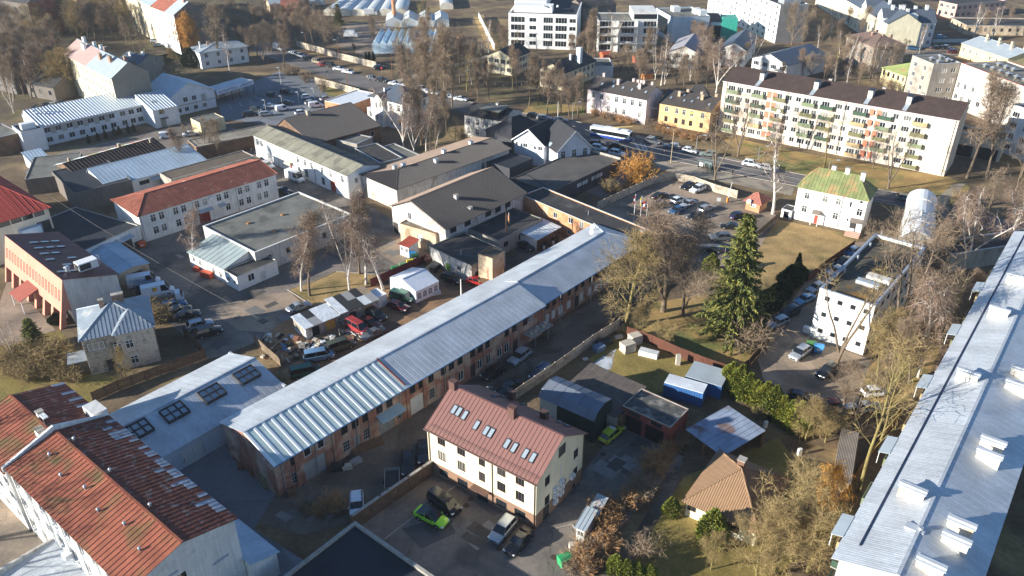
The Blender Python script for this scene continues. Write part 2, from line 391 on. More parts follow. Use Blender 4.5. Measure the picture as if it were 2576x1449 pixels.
 def shed(s,zb,rm,width=1.,seam=(.06,.05),o=.3,og=.25,thick=.07,rows=1,pick=None):
  """roof rises (or falls) from s.z at the front to zb at the back"""
  L,W,z = s.L,s.W,s.z; zmax = max(z,zb); lo = min(z,zb); sl = (zb-z)/W
  keep = s.z; s.z = lo if zb < z else z
  ge = []
  if zb > z:
   ge = [([(L,0,z),(L,W,z),(L,W,zb)],1),([(0,W,z),(0,0,z),(0,W,zb)],3),([(L,W,z),(0,W,z),(0,W,zb),(L,W,zb)],2)]
  else:
   ge = [([(L,0,lo),(L,W,lo),(L,0,z)],1),([(0,W,lo),(0,0,lo),(0,0,z)],3),([(0,0,lo),(L,0,lo),(L,0,z),(0,0,z)],0)]
  s.walls(ge); s.z = keep
  s.fr = panels(s.root,[(-og,-o,z-o*sl),(L+og,-o,z-o*sl),(L+og,W+o,zb+o*sl),(-og,W+o,zb+o*sl)],rm,width,seam,thick,rows,pick=pick)
 def slope_z(s,x,y):                # height of a gable roof above local x,y
  return s.zr-(s.zr-s.z)*(abs(y-s.yr)/(s.yr if y < s.yr else s.W-s.yr))
 def on_roof(s,px,back=False):      # picture point on the front (or back) slope
  c = Vector((0,0,CAM_H)); d = ray(*px)
  if back: p0 = (0,s.W,s.z); n = Vector((0,(s.zr-s.z),(s.W-s.yr)))
  else: p0 = (0,0,s.z); n = Vector((0,-(s.zr-s.z),s.yr))
  nw = s.u*n.x+s.v*n.y+Vector((0,0,n.z)); k = (s.world(p0)-c).dot(nw)/d.dot(nw); q = c+d*k-s.o
  return q.dot(s.u),q.dot(s.v),q.z
 def chimney(s,x,y,h=1.2,w=.6,d=.6,mat=None,cap=None,z=None,sink=.6):
  z = s.slope_z(x,y) if z is None else z
  b = MB(); b.box((x-w/2,y-d/2,z-sink),(x+w/2,y+d/2,z+h),mat or CHIM); o = b.build('chimney',s.root)
  c = MB(); c.box((x-w/2-.08,y-d/2-.08,z+h+.002),(x+w/2+.08,y+d/2+.08,z+h+.12),cap or CONC); c.build('cap',o)
 def skylight(s,px=None,w=.8,l=1.2,n=1,xy=None,back=False,fm=None,gm=None):
  x,y,z = s.on_roof(px,back) if px else (*xy,s.slope_z(*xy))
  ang = math.atan2(s.zr-s.z,s.yr) if not back else -math.atan2(s.zr-s.z,s.W-s.yr)
  for i in range(n):
   b = MB(); xo = (i-(n-1)/2)*(w+.08); fm_ = fm or FR_D
   b.box((-w/2,-l/2,.0),(w/2,-l/2+.08,.16),fm_); b.box((-w/2,l/2-.08,.0),(w/2,l/2,.16),fm_)
   b.box((-w/2,-l/2+.08,.0),(-w/2+.08,l/2-.08,.16),fm_); b.box((w/2-.08,-l/2+.08,.0),(w/2,l/2-.08,.16),fm_)
   o = b.build('skylight',s.root); o.location = (x+xo,y,z+.05); o.rotation_euler = (ang,0,0)
   g = MB(); g.face([(-w/2+.07,-l/2+.07,.13),(w/2-.07,-l/2+.07,.13),(w/2-.07,l/2-.07,.13),(-w/2+.07,l/2-.07,.13)],gm or SKYGL); g.build('pane',o)
 def part(s,name,b,smooth=False): return b.build(name,s.root,smooth)
 def gutter(s,f=0,mat=None,o=.45):
  b = MB(); L = s.L
  if f == 0: b.cyl((-.2,-o,s.z-.12),(L+.2,-o,s.z-.12),.09,.09,mat or METAL,6)
  b.build('gutter',s.root)
 def downpipe(s,f,t,mat=None):
  b = MB(); p = s.P(f,t,-.1,0); b.cyl((p[0],p[1],.2),(p[0],p[1],s.z-.05),.06,.06,mat or METAL,6); b.build('downpipe',s.root)
SKYGL = M('skylight_glass',(.30,.34,.38),rough=.15,var=0,spec=.7)
P_BRWH = PL('plaster_bright',(236,234,228),streak=.12,var=.05)
# ================================================================ GROUND, STREETS, YARDS
def sheet(name,pts,mat,z,kind='structure'):
 g = [at(*p) for p in pts]; b = MB(); b.face([(p.x,p.y,z) for p in g],mat,[(p.x,p.y) for p in g]); me = b.mesh(name)
 if me.polygons[0].normal.z < 0: me.flip_normals()
 o = link(name,me); o['kind'] = kind; return o
G_EARTH = M('litter_earth',lin(104,88,68),rough=1,var=.34,scale=.16,col2=lin(130,112,78),thr=.55,sc2=.06,bump=.06,bscale=1.2)
G_GRASS = M('dry_grass',lin(156,130,80),rough=1,var=.25,scale=.2,col2=lin(112,112,62),thr=.56,sc2=.11,bump=.06,bscale=2.)
G_DRY = M('straw_grass',lin(160,134,88),rough=1,var=.3,scale=.25,col2=lin(122,110,66),thr=.58,sc2=.12,bump=.06,bscale=2.)
G_LAWN = M('mossy_lawn',lin(126,112,60),rough=1,var=.25,scale=.25,col2=lin(142,124,72),thr=.55,sc2=.15,bump=.05,bscale=2.)
A_ROAD = M('asphalt_road',crack=.5,col=lin(116,110,106),rough=.9,var=.14,scale=.18,col2=lin(98,95,94),thr=.57,sc2=.09,bump=.01,bscale=6)
A_YARD = M('asphalt_yard',crack=.8,col=lin(126,116,106),rough=.92,var=.2,scale=.15,col2=lin(92,88,84),thr=.56,sc2=.10,bump=.02,bscale=3)
A_DUST = M('dusty_asphalt',crack=.5,col=lin(156,138,118),rough=.95,var=.2,scale=.15,col2=lin(116,106,94),thr=.55,sc2=.09,bump=.02,bscale=3)
A_PAVE = M('pavement',crack=.5,col=lin(160,148,130),rough=.92,var=.14,scale=.3,col2=lin(130,120,108),thr=.6,sc2=.2)
A_DIRT = M('yard_dirt',lin(146,116,86),rough=1,var=.25,scale=.2,col2=lin(98,82,66),thr=.54,sc2=.14,bump=.05,bscale=1.5)
A_LANE = M('lane_dirt',crack=.3,col=lin(114,102,90),rough=.95,var=.22,scale=.2,col2=lin(82,74,64),thr=.54,sc2=.12,bump=.03,bscale=2)
A_COOL = M('asphalt_cool',crack=.4,col=lin(118,120,124),rough=.9,var=.12,scale=.15)
b = MB(); b.face([(-4000,-600,0),(4000,-600,0),(4000,6000,0),(-4000,6000,0)],G_EARTH); o = b.build('ground'); o['kind'] = 'structure'
G_WOOD = M('woodland_floor',lin(88,76,58),rough=1,var=.35,scale=.2,col2=lin(106,96,64),thr=.56,sc2=.12,bump=.08,bscale=1.2)
sheet('woodland_floor',[(-200,-60),(640,-60),(700,90),(560,150),(480,200),(330,150),(280,250),(120,270),(-60,330)],G_WOOD,.004)
sheet('woodland_floor',[(980,170),(1200,110),(1300,150),(1480,200),(1470,265),(1150,240),(990,208)],G_WOOD,.006)
for nm,mt,pts in (('lawn',G_GRASS,[(1800,335),(1960,372),(2110,402),(2390,446),(2440,470),(2420,520),(2230,482),(2010,438),(1900,416)]),
 ('lawn',G_DRY,[(1955,552),(2170,596),(2135,622),(1992,715),(1930,745),(1860,800),(1850,650)]),
 ('lawn',G_LAWN,[(1480,905),(1560,832),(1700,890),(1835,935),(1800,985),(1700,975),(1620,1000)]),
 ('lawn',G_LAWN,[(1640,1330),(1720,1200),(1960,1100),(2060,1260),(1960,1480),(1560,1480)]),
 ('lawn',G_GRASS,[(1545,830),(1640,760),(1790,740),(1890,800),(1935,860),(1870,935),(1700,880)]),
 ('lawn',G_GRASS,[(1880,300),(1960,300),(2020,255),(1830,240),(1780,300)]),
 ('lawn',G_LAWN,[(0,870),(150,830),(240,935),(330,960),(240,1010),(0,1020)]),
 ('lawn',G_DRY,[(1190,40),(1215,35),(1262,125),(1230,135)]),
 ('lawn',G_GRASS,[(330,160),(470,120),(480,135),(350,190)]),
 ('lawn',G_GRASS,[(770,205),(830,200),(905,232),(850,245),(800,240)]),
 ('lawn',G_GRASS,[(1310,285),(1345,255),(1470,268),(1470,288),(1360,290)]),
 ('lawn',G_DRY,[(2290,820),(2400,690),(2440,700),(2330,960),(2180,1060),(2150,960)])):
 sheet(nm,pts,mt,.004)
street_top = [(640,100),(725,118),(880,180),(985,212),(1130,245),(1290,281),(1440,303),(1600,346),(1760,386),(1900,416),(2010,438),(2250,484),(2420,524),(2700,596)]
street_bot = [(2700,640),(2420,562),(2250,516),(2000,468),(1880,445),(1720,410),(1590,392),(1520,392),(1460,372),(1400,342),(1290,316),(1130,273),(985,241),(860,208),(740,166),(640,132)]
sheet('road',street_top+street_bot,A_ROAD,.012)
sheet('road',[(1480,380),(1590,388),(1640,400),(1560,470),(1520,500),(1440,470)],A_ROAD,.008)
sheet('road',[(2480,150),(2576,150),(2576,135),(2260,120),(2255,138),(2330,142)],A_DUST,.008)
sheet('pavement',[(1640,402),(1720,412),(1880,447),(2000,470),(1990,492),(1900,474),(1780,450),(1700,436),(1660,425)],A_PAVE,.016)
sheet('pavement',[(1600,345),(1760,385),(1900,415),(1900,410),(1760,379),(1600,339)],A_PAVE,.02)
sheet('path',[(2400,462),(2430,462),(2330,560),(2295,552)],A_PAVE,.02)
sheet('path',[(1060,182),(1260,130),(1265,134),(1010,205),(985,212),(980,206)],A_PAVE,.02)
sheet('yard',[(290,650),(380,560),(640,368),(900,500),(1000,560),(1090,640),(1050,690),(730,735),(770,790),(660,855),(560,895),(510,905),(470,850),(400,790),(330,730)],A_YARD,.008)
sheet('yard',[(60,430),(150,385),(460,312),(560,300),(640,362),(500,405),(300,445),(110,480)],A_YARD,.009)
sheet('yard',[(560,745),(730,735),(790,790),(700,840),(600,830),(540,790)],A_DUST,.012)
sheet('yard',[(870,590),(1060,600),(1080,640),(1000,668),(960,640)],A_DUST,.012)
sheet('island',[T(1,1,238,738),T(1,1,420,680),T(1,1,600,600),T(1,1,900,625),T(1,1,985,670),T(1,1,620,800),T(1,1,430,860)],G_DRY,.05)
sheet('scrap_yard',[(650,858),(735,792),(930,715),(1010,690),(1190,672),(1265,690),(1180,760),(740,985),(690,905)],A_DIRT,.016)
sheet('yard',[(1290,640),(1330,560),(1440,610),(1330,690),(1250,690)],A_LANE,.016)
sheet('lane',[(600,1300),(700,1215),(1000,1040),(1370,830),(1560,720),(1680,640),(1640,720),(1560,822),(1300,985),(1130,1100),(1080,1185),(900,1312),(760,1345)],A_LANE,.008)
sheet('yard',[(-120,1080),(20,1200),(60,1280),(330,1560),(-200,1560)],A_DUST,.012)
sheet('yard',[(360,1200),(570,1080),(700,1230),(640,1330),(780,1420),(620,1560),(560,1400)],A_COOL,.012)
sheet('car_park',[(890,1318),(1092,1180),(1345,1335),(1470,1185),(1555,1075),(1640,1090),(1720,1150),(1560,1330),(1430,1480),(1060,1480)],A_YARD,.02)
sheet('car_park',[(1505,527),(1690,446),(1858,498),(1960,545),(1900,640),(1820,670),(1640,640),(1560,560)],A_DUST,.012)
sheet('lane',[(1690,560),(1900,610),(1860,660),(1640,640),(1560,575)],A_YARD,.016)  # darker sheet paints the shaded part of the dusty lot by the warehouse
sheet('lane',[(2145,612),(2230,600),(2100,760),(2040,850),(2190,905),(2150,1040),(1930,985),(1905,900),(1935,830),(2030,705)],A_DUST,.012)
sheet('car_park',[(540,235),(640,205),(700,180),(790,200),(830,245),(905,240),(820,275),(700,315),(560,300)],A_COOL,.012)
sheet('forecourt',[(0,760),(20,700),(140,830),(60,860),(0,870)],A_DUST,.012)
sheet('drive',[(1480,1480),(1560,1400),(1660,1240),(1700,1150),(1720,1160),(1690,1250),(1590,1420),(1540,1480)],A_LANE,.016)
sheet('nursery_yard',[(860,60),(1000,50),(940,150),(840,110)],A_DUST,.008)
sheet('snow_patch',[T(1,2,585,1315),T(1,2,700,1230),T(1,2,790,1180),T(1,2,760,1260),T(1,2,755,1330),T(1,2,690,1350)],M('old_snow',lin(186,190,196),rough=.8,var=.15,scale=.8,col2=lin(110,98,76),thr=.52,sc2=.5),.012)
ROADPAINT = M('road_paint',lin(205,205,200),rough=.8,var=.15,scale=2,col2=lin(130,126,122),thr=.6,sc2=1.5)
def stripe(p,q,w=.14,name='road_marking',z=.024):
 a,c = at(*p),at(*q); d = (c-a).normalized(); n = Vector((-d.y,d.x,0))*w/2; b = MB(); b.face([(a-n).to_tuple()[:2]+(z,),(c-n).to_tuple()[:2]+(z,),(c+n).to_tuple()[:2]+(z,),(a+n).to_tuple()[:2]+(z,)],ROADPAINT); o = b.build(name); o['kind'] = 'structure'; return o
for x,y in ((1595,357),(1600,360),(1611,361),(1620,363)): stripe((x,y),(x+9,y+16),.45)
for k in range(9): stripe((1420+k*55,318+k*13),(1436+k*55,322+k*13),.14)
for k in range(6): stripe((575+k*26,262-k*5.5),(583+k*26,267-k*5.5+6),.12)
for k in range(6): stripe((640+k*22,241-k*4.5),(655+k*22,252-k*4.5),.12)
stripe((620,263),(760,235),.12); stripe((660,273),(700,282),.12)
KERB = M('kerb_concrete',lin(158,150,140),rough=.9,var=.15)
def kerb(pts,h=.13,w=.16):
 for i in range(len(pts)-1):
  a,c = at(*pts[i]),at(*pts[i+1]); d = c-a; L_ = d.length
  b = MB(); b.box((0,-w/2,0),(L_-.01,w/2,h),KERB); o = b.build('kerb'); o.location = a; o.rotation_euler.z = math.atan2(d.y,d.x); o['kind'] = 'structure'
kerb(street_bot[1:11]); kerb(street_top[4:13]); kerb([T(1,1,900,625),T(1,1,600,600),T(1,1,420,680),T(1,1,238,738),T(1,1,430,860),T(1,1,620,800)])
kerb([(968,1357),(1092,1262),(1180,1200)]); kerb([(1400,1330),(1440,1320),(1455,1345)])
for pts in ([T(1,0,1585,1150),T(1,0,1700,1105),T(1,0,1720,1120),T(1,0,1640,1195)],[T(1,0,1690,770),T(1,0,1850,720),T(1,0,1900,790),T(1,0,1760,830)],[(1190,1260),(1260,1225),(1310,1265),(1240,1300)],[(1010,1330),(1120,1300),(1150,1340),(1060,1380)]): sheet('patch',pts,M('asphalt_patch',lin(92,88,86),rough=.9,var=.15,scale=.5),.0245)
rp = random.Random(9)
for cx,cy,n in ((560,720,9),(640,790,7),(1180,1330,8),(1540,1180,7),(1700,540,8),(2060,880,6),(740,1290,6),(1300,900,6),(450,640,5),(980,640,5)):
 for k in range(n):
  g = at(cx+rp.gauss(0,45),cy+rp.gauss(0,28)); an = rp.choice([.82,-.7])+rp.gauss(0,.08); w_,d_ = rp.uniform(.6,2.6),rp.uniform(.4,1.3); b = MB(); t_ = rp.choice([86,100,118,136]); b.face([(-w_,-d_,0),(w_,-d_,0),(w_*.96,d_,0),(-w_,d_*.94,0)],M('patch_%d' % t_,lin(t_,t_-5,t_-11),rough=.92,var=.14,scale=.7)); o = b.build('patch'); o.location = (g.x,g.y,.0252+.0006*k); o.rotation_euler.z = an; o['kind'] = 'structure'
MANH = M('manhole_iron',lin(74,62,52),rough=.7,var=.2)
for p in ((1173,1272),(1185,1255),(1205,1327),(1394,1402),(1255,1380),(1517,1143),(1592,1120)):
 b = MB(); g = at(*p); b.cyl((g.x,g.y,.005),(g.x,g.y,.034),.42,.42,MANH,16); o = b.build('manhole_cover'); tag(o,'round iron manhole cover set in the asphalt','manhole','manhole covers in the car park')
# ================================================================ FENCES AND WALLS
def run(name,label,cat,pts,h,step,mk,z0=0,group=None):
 """a fence of bays along surveyed foot points; mk(n,w,h) gives the bay mesh"""
 root = None; cache = {}
 for i in range(len(pts)-1):
  a,c = at(*pts[i]),at(*pts[i+1]); d = c-a; n = max(1,round(d.length/step)); w = d.length/n; an = math.atan2(d.y,d.x)
  if root is None: root = empty(name,a,0,label,cat,group); base = a
  bay,post = mk(w,h)
  for k in range(n):
   p = a+d*(k/n)-base
   for q in bay: link(q[0],q[1],root,p,(0,0,an))
   link('post',post,root,p,(0,0,an))
 link('post',post,root,at(*pts[-1])-base,(0,0,an)); return root
P_CONC = M('fence_concrete',lin(178,166,148),rough=.95,var=.22,scale=.6,col2=lin(140,128,110),thr=.6,sc2=.4,rnd=.08)
def mk_concrete(w,h,rows=4,mat=None):
 mat = mat or P_CONC; out = []
 for r in range(rows):
  b = MB(); z0 = h*r/rows+.02; z1 = h*(r+1)/rows-.02; b.box((.09,-.04,z0),(w-.09,.04,z1),mat); b.box((.2,-.07,z0+.08),(w-.2,-.041,z1-.06),mat); out.append(('panel',b.mesh('panel')))
 p = MB(); p.box((-.08,-.1,0),(.08,.1,h+.08),mat); return out,p.mesh('post')
def mk_plank(mat,pw=.16,gap=.02):
 def f(w,h):
  b = MB(); n = int(w/(pw+gap))
  for k in range(n): x = .04+k*(w-.04)/n; b.box((x,-.02,.06),(x+pw,.02,h-random.uniform(0,.05)),mat)
  b.box((0,.025,h*.25),(w,.08,h*.25+.1),mat); b.box((0,.025,h*.75),(w,.08,h*.75+.1),mat)
  p = MB(); p.box((-.06,.03,0),(.06,.15,h),mat); return [('panel',b.mesh('panel'))],p.mesh('post')
 return f
def mk_sheet(mat):
 def f(w,h):
  b = MB(); n = 8
  for k in range(n): x0,x1 = w*k/n,w*(k+1)/n; b.face([(x0,.03*(k % 2),.05),(x1,.03*((k+1) % 2),.05),(x1,.03*((k+1) % 2),h),(x0,.03*(k % 2),h)],mat)
  p = MB(); p.box((-.05,.04,0),(.05,.12,h),mat); return [('panel',b.mesh('panel'))],p.mesh('post')
 return f
def mk_solid(mat,t=.3):
 def f(w,h):
  b = MB(); b.box((0,-t/2,0),(w-.005,t/2,h),mat); b.box((-.0,-t/2-.05,h+.002),(w-.005,t/2+.05,h+.08),CONC); p = MB(); p.box((-.17,-t/2-.03,0),(.17,t/2+.03,h+.1),mat); return [('panel',b.mesh('panel'))],p.mesh('post')
 return f
WD_DK = M('fence_dark_wood',lin(88,70,56),rough=.95,var=.25,scale=2,rnd=.12); WD_BR = M('fence_brown',lin(96,62,48),rough=.85,var=.15,scale=2,rnd=.08); WD_GY = M('fence_grey_wood',lin(120,104,86),rough=.95,var=.25,scale=2,rnd=.12)
RED_SH = M('fence_red_sheet',lin(110,48,44),rough=.7,var=.2)
run('concrete_fence','pale concrete panel fence around the walled car park','fence',[(1503,528),(1600,483),(1643,463),(1694,452),(1745,463),(1797,483),(1853,499)],2.0,2.6,mk_concrete)
run('concrete_fence','concrete panel fence along the lane opposite the brick warehouse','fence',[(1556,826),(1490,868),(1420,920),(1345,972),(1290,1010)],2.0,2.6,mk_concrete)
run('concrete_fence','long weathered concrete wall along the street by the nursery','fence',[(748,118),(800,132),(860,150),(947,172)],2.4,3.0,lambda w,h: mk_concrete(w,h,3))
run('concrete_fence','short concrete wall beside the small lawn at the car park entrance','fence',[(794,210),(845,223),(905,240)],2.2,3.0,lambda w,h: mk_concrete(w,h,3))
run('plank_fence','brown plank fence behind the grassy storage yard','fence',[(1576,846),(1640,868),(1700,896),(1765,922),(1828,944)],2.0,2.4,mk_plank(WD_BR))
run('brick_wall','tall brown brick wall between the lane and the cream house car park','wall',[(888,1334),(960,1283),(1030,1234),(1098,1187)],2.4,3.2,mk_solid(M('wall_brown_brick',lin(104,82,66),rough=.95,var=.3,scale=1,space='uv',brick=(2.6,lin(110,98,84)),col2=lin(84,70,58),thr=.6)))
run('plank_fence','dark plank fence behind the limestone house garden','fence',[(236,1012),(300,982),(400,945),(520,903),(466,845)],1.9,2.4,mk_plank(WD_DK))
run('plank_fence','brown plank fence between straw lawn and the lane of parked cars','fence',[(2032,710),(2085,668),(2148,624)],1.9,2.4,mk_plank(WD_BR))
run('plank_fence','grey broken plank fence at the corner of the scrap yard','fence',[(640,862),(668,888),(710,925)],1.7,2.0,mk_plank(WD_GY))
run('plank_fence','low wooden fence under the trees beside the silver roofed block','fence',[(2262,1045),(2195,1140),(2120,1250),(2055,1352)],1.5,2.4,mk_plank(M('fence_ochre',lin(150,112,62),rough=.9,var=.25,scale=2)))
run('sheet_fence','dark red sheet metal fence between the birch island and the party tent','fence',[(935,722),(1000,692),(1072,660)],1.8,2.2,mk_sheet(RED_SH))
run('white_wall','white boundary wall beside the white apartment building','wall',[(1205,45),(1222,80),(1244,125)],2.4,4,mk_solid(P_BRWH))
run('low_wall','low wooden boundary from the car park kiosk to the birch','fence',[(1960,548),(1900,600)],1.6,2.4,mk_plank(WD_GY))
run('plank_fence','plank fence across the small orchard below the lane of parked cars','fence',[(1936,860),(1880,925),(1840,950)],1.7,2.4,mk_plank(WD_DK))
run('pale_fence','pale picket fence in front of the white row house','fence',[T(0,3,1245,322),T(0,3,1500,318)],1.4,2.5,mk_plank(WHITE,.1,.08))
# ================================================================ BUILDINGS
Z1 = lambda x,y: (644+.2*x,244.7+.2*y)
Z2 = lambda x,y: (901.6+.2*x,309.1+.2*y)
Z3 = lambda x,y: (1223.6+.3538*x,257.6+.3538*y)
Z4 = lambda x,y: (1030.4+.3538*x,502.3+.3538*y)
Z5 = lambda x,y: (2189.6+.3538*x,96.6+.3538*y)
Z7 = lambda x,y: (1223.6+.2654*x,.2654*y)
Z8 = lambda x,y: (1545.6+.2654*x,.2654*y)
CH = lambda x,y: (1030.4+.3335*x,966+.3335*y)      # the cream house view
W4 = lambda x,y: (322+.2667*x,901.6+.2667*y)
P_WHITE = PL('plaster_white',(222,220,214),col2=lin(196,190,180),thr=.66,sc2=.3)
P_CREAM = PL('plaster_cream',(232,220,186),streak=.1,var=.06)
P_OLDWH = PL('plaster_old_white',(214,208,198),streak=.35,col2=lin(170,160,148),thr=.6,sc2=.35)
P_YELL = PL('plaster_yellow',(226,186,134),col2=lin(206,160,112),thr=.62)
P_PINK = PL('plaster_pink',(222,208,206),col2=lin(205,180,172),thr=.63)
P_GREY = PL('plaster_grey',(168,160,148),col2=lin(140,132,120),thr=.6)
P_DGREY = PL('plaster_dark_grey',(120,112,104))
P_SALMON = PL('facade_salmon',(204,146,124),streak=.1,var=.06)
P_TAN = PL('plaster_tan',(206,186,156),streak=.35,col2=lin(165,145,120),thr=.58,sc2=.4)
BRICK = M('old_red_brick',lin(164,112,94),rough=.92,var=.25,scale=.5,col2=lin(182,160,142),thr=.53,sc2=.3,space='uv',streak=.3,brick=(2.6,lin(150,128,112)))
BRICKO = M('orange_brick',lin(198,138,92),rough=.92,var=.2,scale=.6,col2=lin(170,112,76),thr=.6,sc2=.4,space='uv',brick=(2.6,lin(190,170,145)))
BRICKB = M('brown_brick',lin(128,98,74),rough=.92,var=.3,scale=.5,col2=lin(100,78,62),thr=.58,space='uv',brick=(2.6,lin(120,105,90)))
R_SILV = M('roof_galvanised',(.58,.60,.62),rough=.5,metal=.25,var=.14,scale=.25,rnd=.04)
R_SILVC = M('roof_corrugated_silver',(.56,.58,.60),rough=.5,metal=.25,var=.15,scale=.3,wave=(.3,.013),rnd=.035,streak=.14)
R_BLUEC = M('roof_corrugated_bluish',(.42,.50,.58),rough=.5,metal=.3,var=.12,scale=.2,wave=(.3,.014),rnd=.05,streak=.12)
R_WHITE = M('roof_white_sheet',(.78,.79,.78),rough=.4,metal=.1,var=.06)
R_POLY = M('roof_polycarbonate',(.48,.56,.53),rough=.35,var=.10,spec=.5,wave=(.16,.02),rnd=.05)
R_BROWN = M('roof_brown_profile',lin(80,74,70),rough=.55,metal=.15,var=.10,scale=.3,rnd=.03)  # brown sheet, darkened for the shading of ribs on camera-facing slopes
R_TAN = M('roof_brown_profile_sunlit',lin(126,108,94),rough=.6,metal=.1,var=.10,scale=.3,rnd=.03)  # lighter copy of the brown sheet, sunlight on back slopes put into colour
R_DARK = M('roof_dark_felt',lin(62,60,60),rough=.9,var=.2,scale=.35,col2=lin(84,80,76),thr=.6,sc2=.3)
R_BLUEK = M('roof_blueblack_felt',lin(44,48,56),rough=.85,var=.2,scale=.3)
R_FELT = M('roof_grey_felt',lin(116,114,106),rough=.95,var=.18,scale=.3,col2=lin(92,92,86),thr=.58,sc2=.22)
R_FELTG = M('roof_greenish_felt',lin(140,136,118),rough=.95,var=.15,scale=.3,col2=lin(116,112,98),thr=.58,sc2=.25)
R_RUST = M('roof_red_painted',lin(148,86,64),rough=.8,var=.24,scale=.45,col2=lin(112,94,58),thr=.60,sc2=.22,rnd=.07,streak=.25)
R_RUST2 = M('roof_red_worn_shaded',lin(112,66,52),rough=.8,var=.3,scale=1.2,col2=lin(142,122,112),thr=.62,sc2=1.1,rnd=.12)  # worn patches are real; base red darkened for the shaded slope
R_RUST3 = M('roof_bare_sheet',lin(168,170,176),rough=.55,metal=.3,var=.2,scale=1.5,col2=lin(120,84,70),thr=.64,sc2=1.5,rnd=.1)
R_MAROON = M('roof_maroon_metal',lin(130,94,86),rough=.5,metal=.1,var=.05,spec=.4)
R_REDT = M('roof_red_tile',lin(158,60,48),rough=.7,var=.12,scale=1.5,wave=(.35,.05))
R_ORUST = M('roof_rust_orange',lin(146,86,66),rough=.8,var=.25,scale=.6,col2=lin(196,180,168),thr=.70,sc2=.7,rnd=.08)
R_GREEN = M('roof_green_patina',lin(124,130,84),rough=.8,var=.2,scale=.5,col2=lin(156,130,90),thr=.54,sc2=.35,rnd=.10)
R_GREY = M('roof_asbestos',lin(132,122,112),rough=.95,var=.15,scale=.5,wave=(.2,.03))
R_DBLUE = M('roof_slate_blue',lin(86,94,106),rough=.55,metal=.15,var=.08)
R_PALE = M('roof_pale_metal',lin(176,184,188),rough=.5,metal=.2,var=.08)
R_BRTILE = M('roof_brown_tile',lin(140,112,84),rough=.8,var=.10,scale=1,wave=(.3,.05))
R_DBROWN = M('roof_dark_brown',lin(76,62,56),rough=.85,var=.15,wave=(.25,.02))
GREENS = [M('balcony_green_' + n,lin(*c),rough=.7,var=.1) for n,c in (('olive',(112,110,76)),('dark',(62,82,66)),('light',(120,130,100)),('brown',(100,80,64)),('tan',(170,150,112)))]
ORANGE = M('orange_panel',lin(196,126,100),rough=.8,var=.08)
D_RED = M('door_red',lin(120,40,40),rough=.6,var=.1); D_GREY = M('door_grey',lin(140,142,142),rough=.7,var=.15); D_DARK = M('door_dark',lin(58,54,52),rough=.7,var=.15)
D_WHITE = M('door_white',lin(205,205,202),rough=.6,var=.1); D_GRN = M('door_green_grey',lin(80,92,92),rough=.7,var=.15); D_RUSTY = M('door_rust',lin(158,76,60),rough=.7,var=.15)
PLINTH = PL('plinth_brown',(140,112,92),streak=.05)
b = Bld('cream_house','cream house with maroon standing seam roof and row of roof windows beside the car park','house',(1073.8,1074.4),(1349.6,1212.8),(1473,1091),7.9,P_CREAM,base=PLINTH,bh=2.35)
for row,z in ((((238,415),(388,505),(545,593),(692,650),(832,728)),6.75),(((246,558),(393,645),(547,740),(692,790),(832,870)),4.15)):
 for i,p in enumerate(row):
  b.win(0,b.on(0,CH(*p))[0],z,1.35 if i != 2 else 1.05,1.55,'3',fm=FR_B)
for p,w_ in (((255,665),1.6),((400,755),1.7),((692,905),1.7),((832,985),1.7)): b.win(0,b.on(0,CH(*p))[0],1.2,w_,1.25,'3',fm=FR_D)
b.door(0,b.on(0,CH(548,850))[0],1.9,2.05,D_DARK)
for p,ww,hh in (((1040,730),1.1,1.5),((1038,875),1.1,1.5),((1250,660),1.1,1.4),((1170,735),.6,.9),((1255,525),1.1,1.5),((1240,790),.8,.8)): b.winpx(1,[CH(*p)],ww,hh,'2',fm=FR_D)
b.door(1,b.on(1,CH(1030,1020))[0],1.5,2.1,D_DARK)
zr = b.ridge_from(CH(1162,392))
b.gable(zr,R_MAROON,width=.62,seam=(.035,.05),o=.45,og=.25,back=R_MAROON)
x = b.MBx = MB(); 
wm,gm_ = window_mesh(1.5,1.6,'3',FR_D,CGLASS); t_,z_ = b.on(1,CH(1150,498)); o_ = link('window',wm,b.root,(b.L+.02,t_,z_-.8),(0,0,math.pi/2)); o_.location.x = b.L+.05; link('pane',gm_,o_)
for p,n in (((355,205),2),((417,240),1),((505,315),1),((597,365),2),((735,455),1),((790,485),1),((873,530),1),((930,560),1)): b.skylight(CH(*p),.72,1.35,n)
for p in ((610,30),(640,100),(705,100),(855,160),(1130,292),(1188,320)): b.skylight(CH(*p),.7,1.2,1,back=True)
CAPB = M('chimney_brown_metal',lin(96,72,64),rough=.6,var=.1)
for p,bk,h_ in (((775,245),0,1.5),((330,30),0,1.1),((1015,262),1,1.1),((768,120),1,1.5)):
 q = b.on_roof(CH(*p),bool(bk)); b.chimney(q[0],q[1],h_,.95,.75,CAPB,CAPB)
for i,p in enumerate(((1092,790),(1090,835),(1088,880),(1135,735),(1135,775),(1133,815),(1218,692))):     # outdoor units on the gable
 t_,z_ = b.on(1,CH(*p)); q = MB(); q.box((b.L+.06,t_-.42,z_-.32),(b.L+.42,t_+.42,z_+.32),WHITE); o_ = b.part('air_conditioner',q)
 q = MB(); q.cyl((b.L+.421,t_-.08,z_),(b.L+.435,t_-.08,z_),.24,.24,FR_G,12); q.build('fan_grille',o_)
for p in ((1095,690),(1140,670)):
 t_,z_ = b.on(1,CH(*p)); q = MB(); q.box((b.L+.01,t_-.05,z_-1.2),(b.L+.07,t_+.05,z_+1.4),WHITE); b.part('pipe_cover',q)
jog = b.on(0,CH(613,700))[0]
q = MB(); q.box((.0,-.45,2.35),(jog,-.01,7.62),P_CREAM); 
for f_,t_ in ((0,.3),(0,jog+.25),(0,b.L-.2),(1,b.W-.3)): b.downpipe(f_,t_,FR_B)
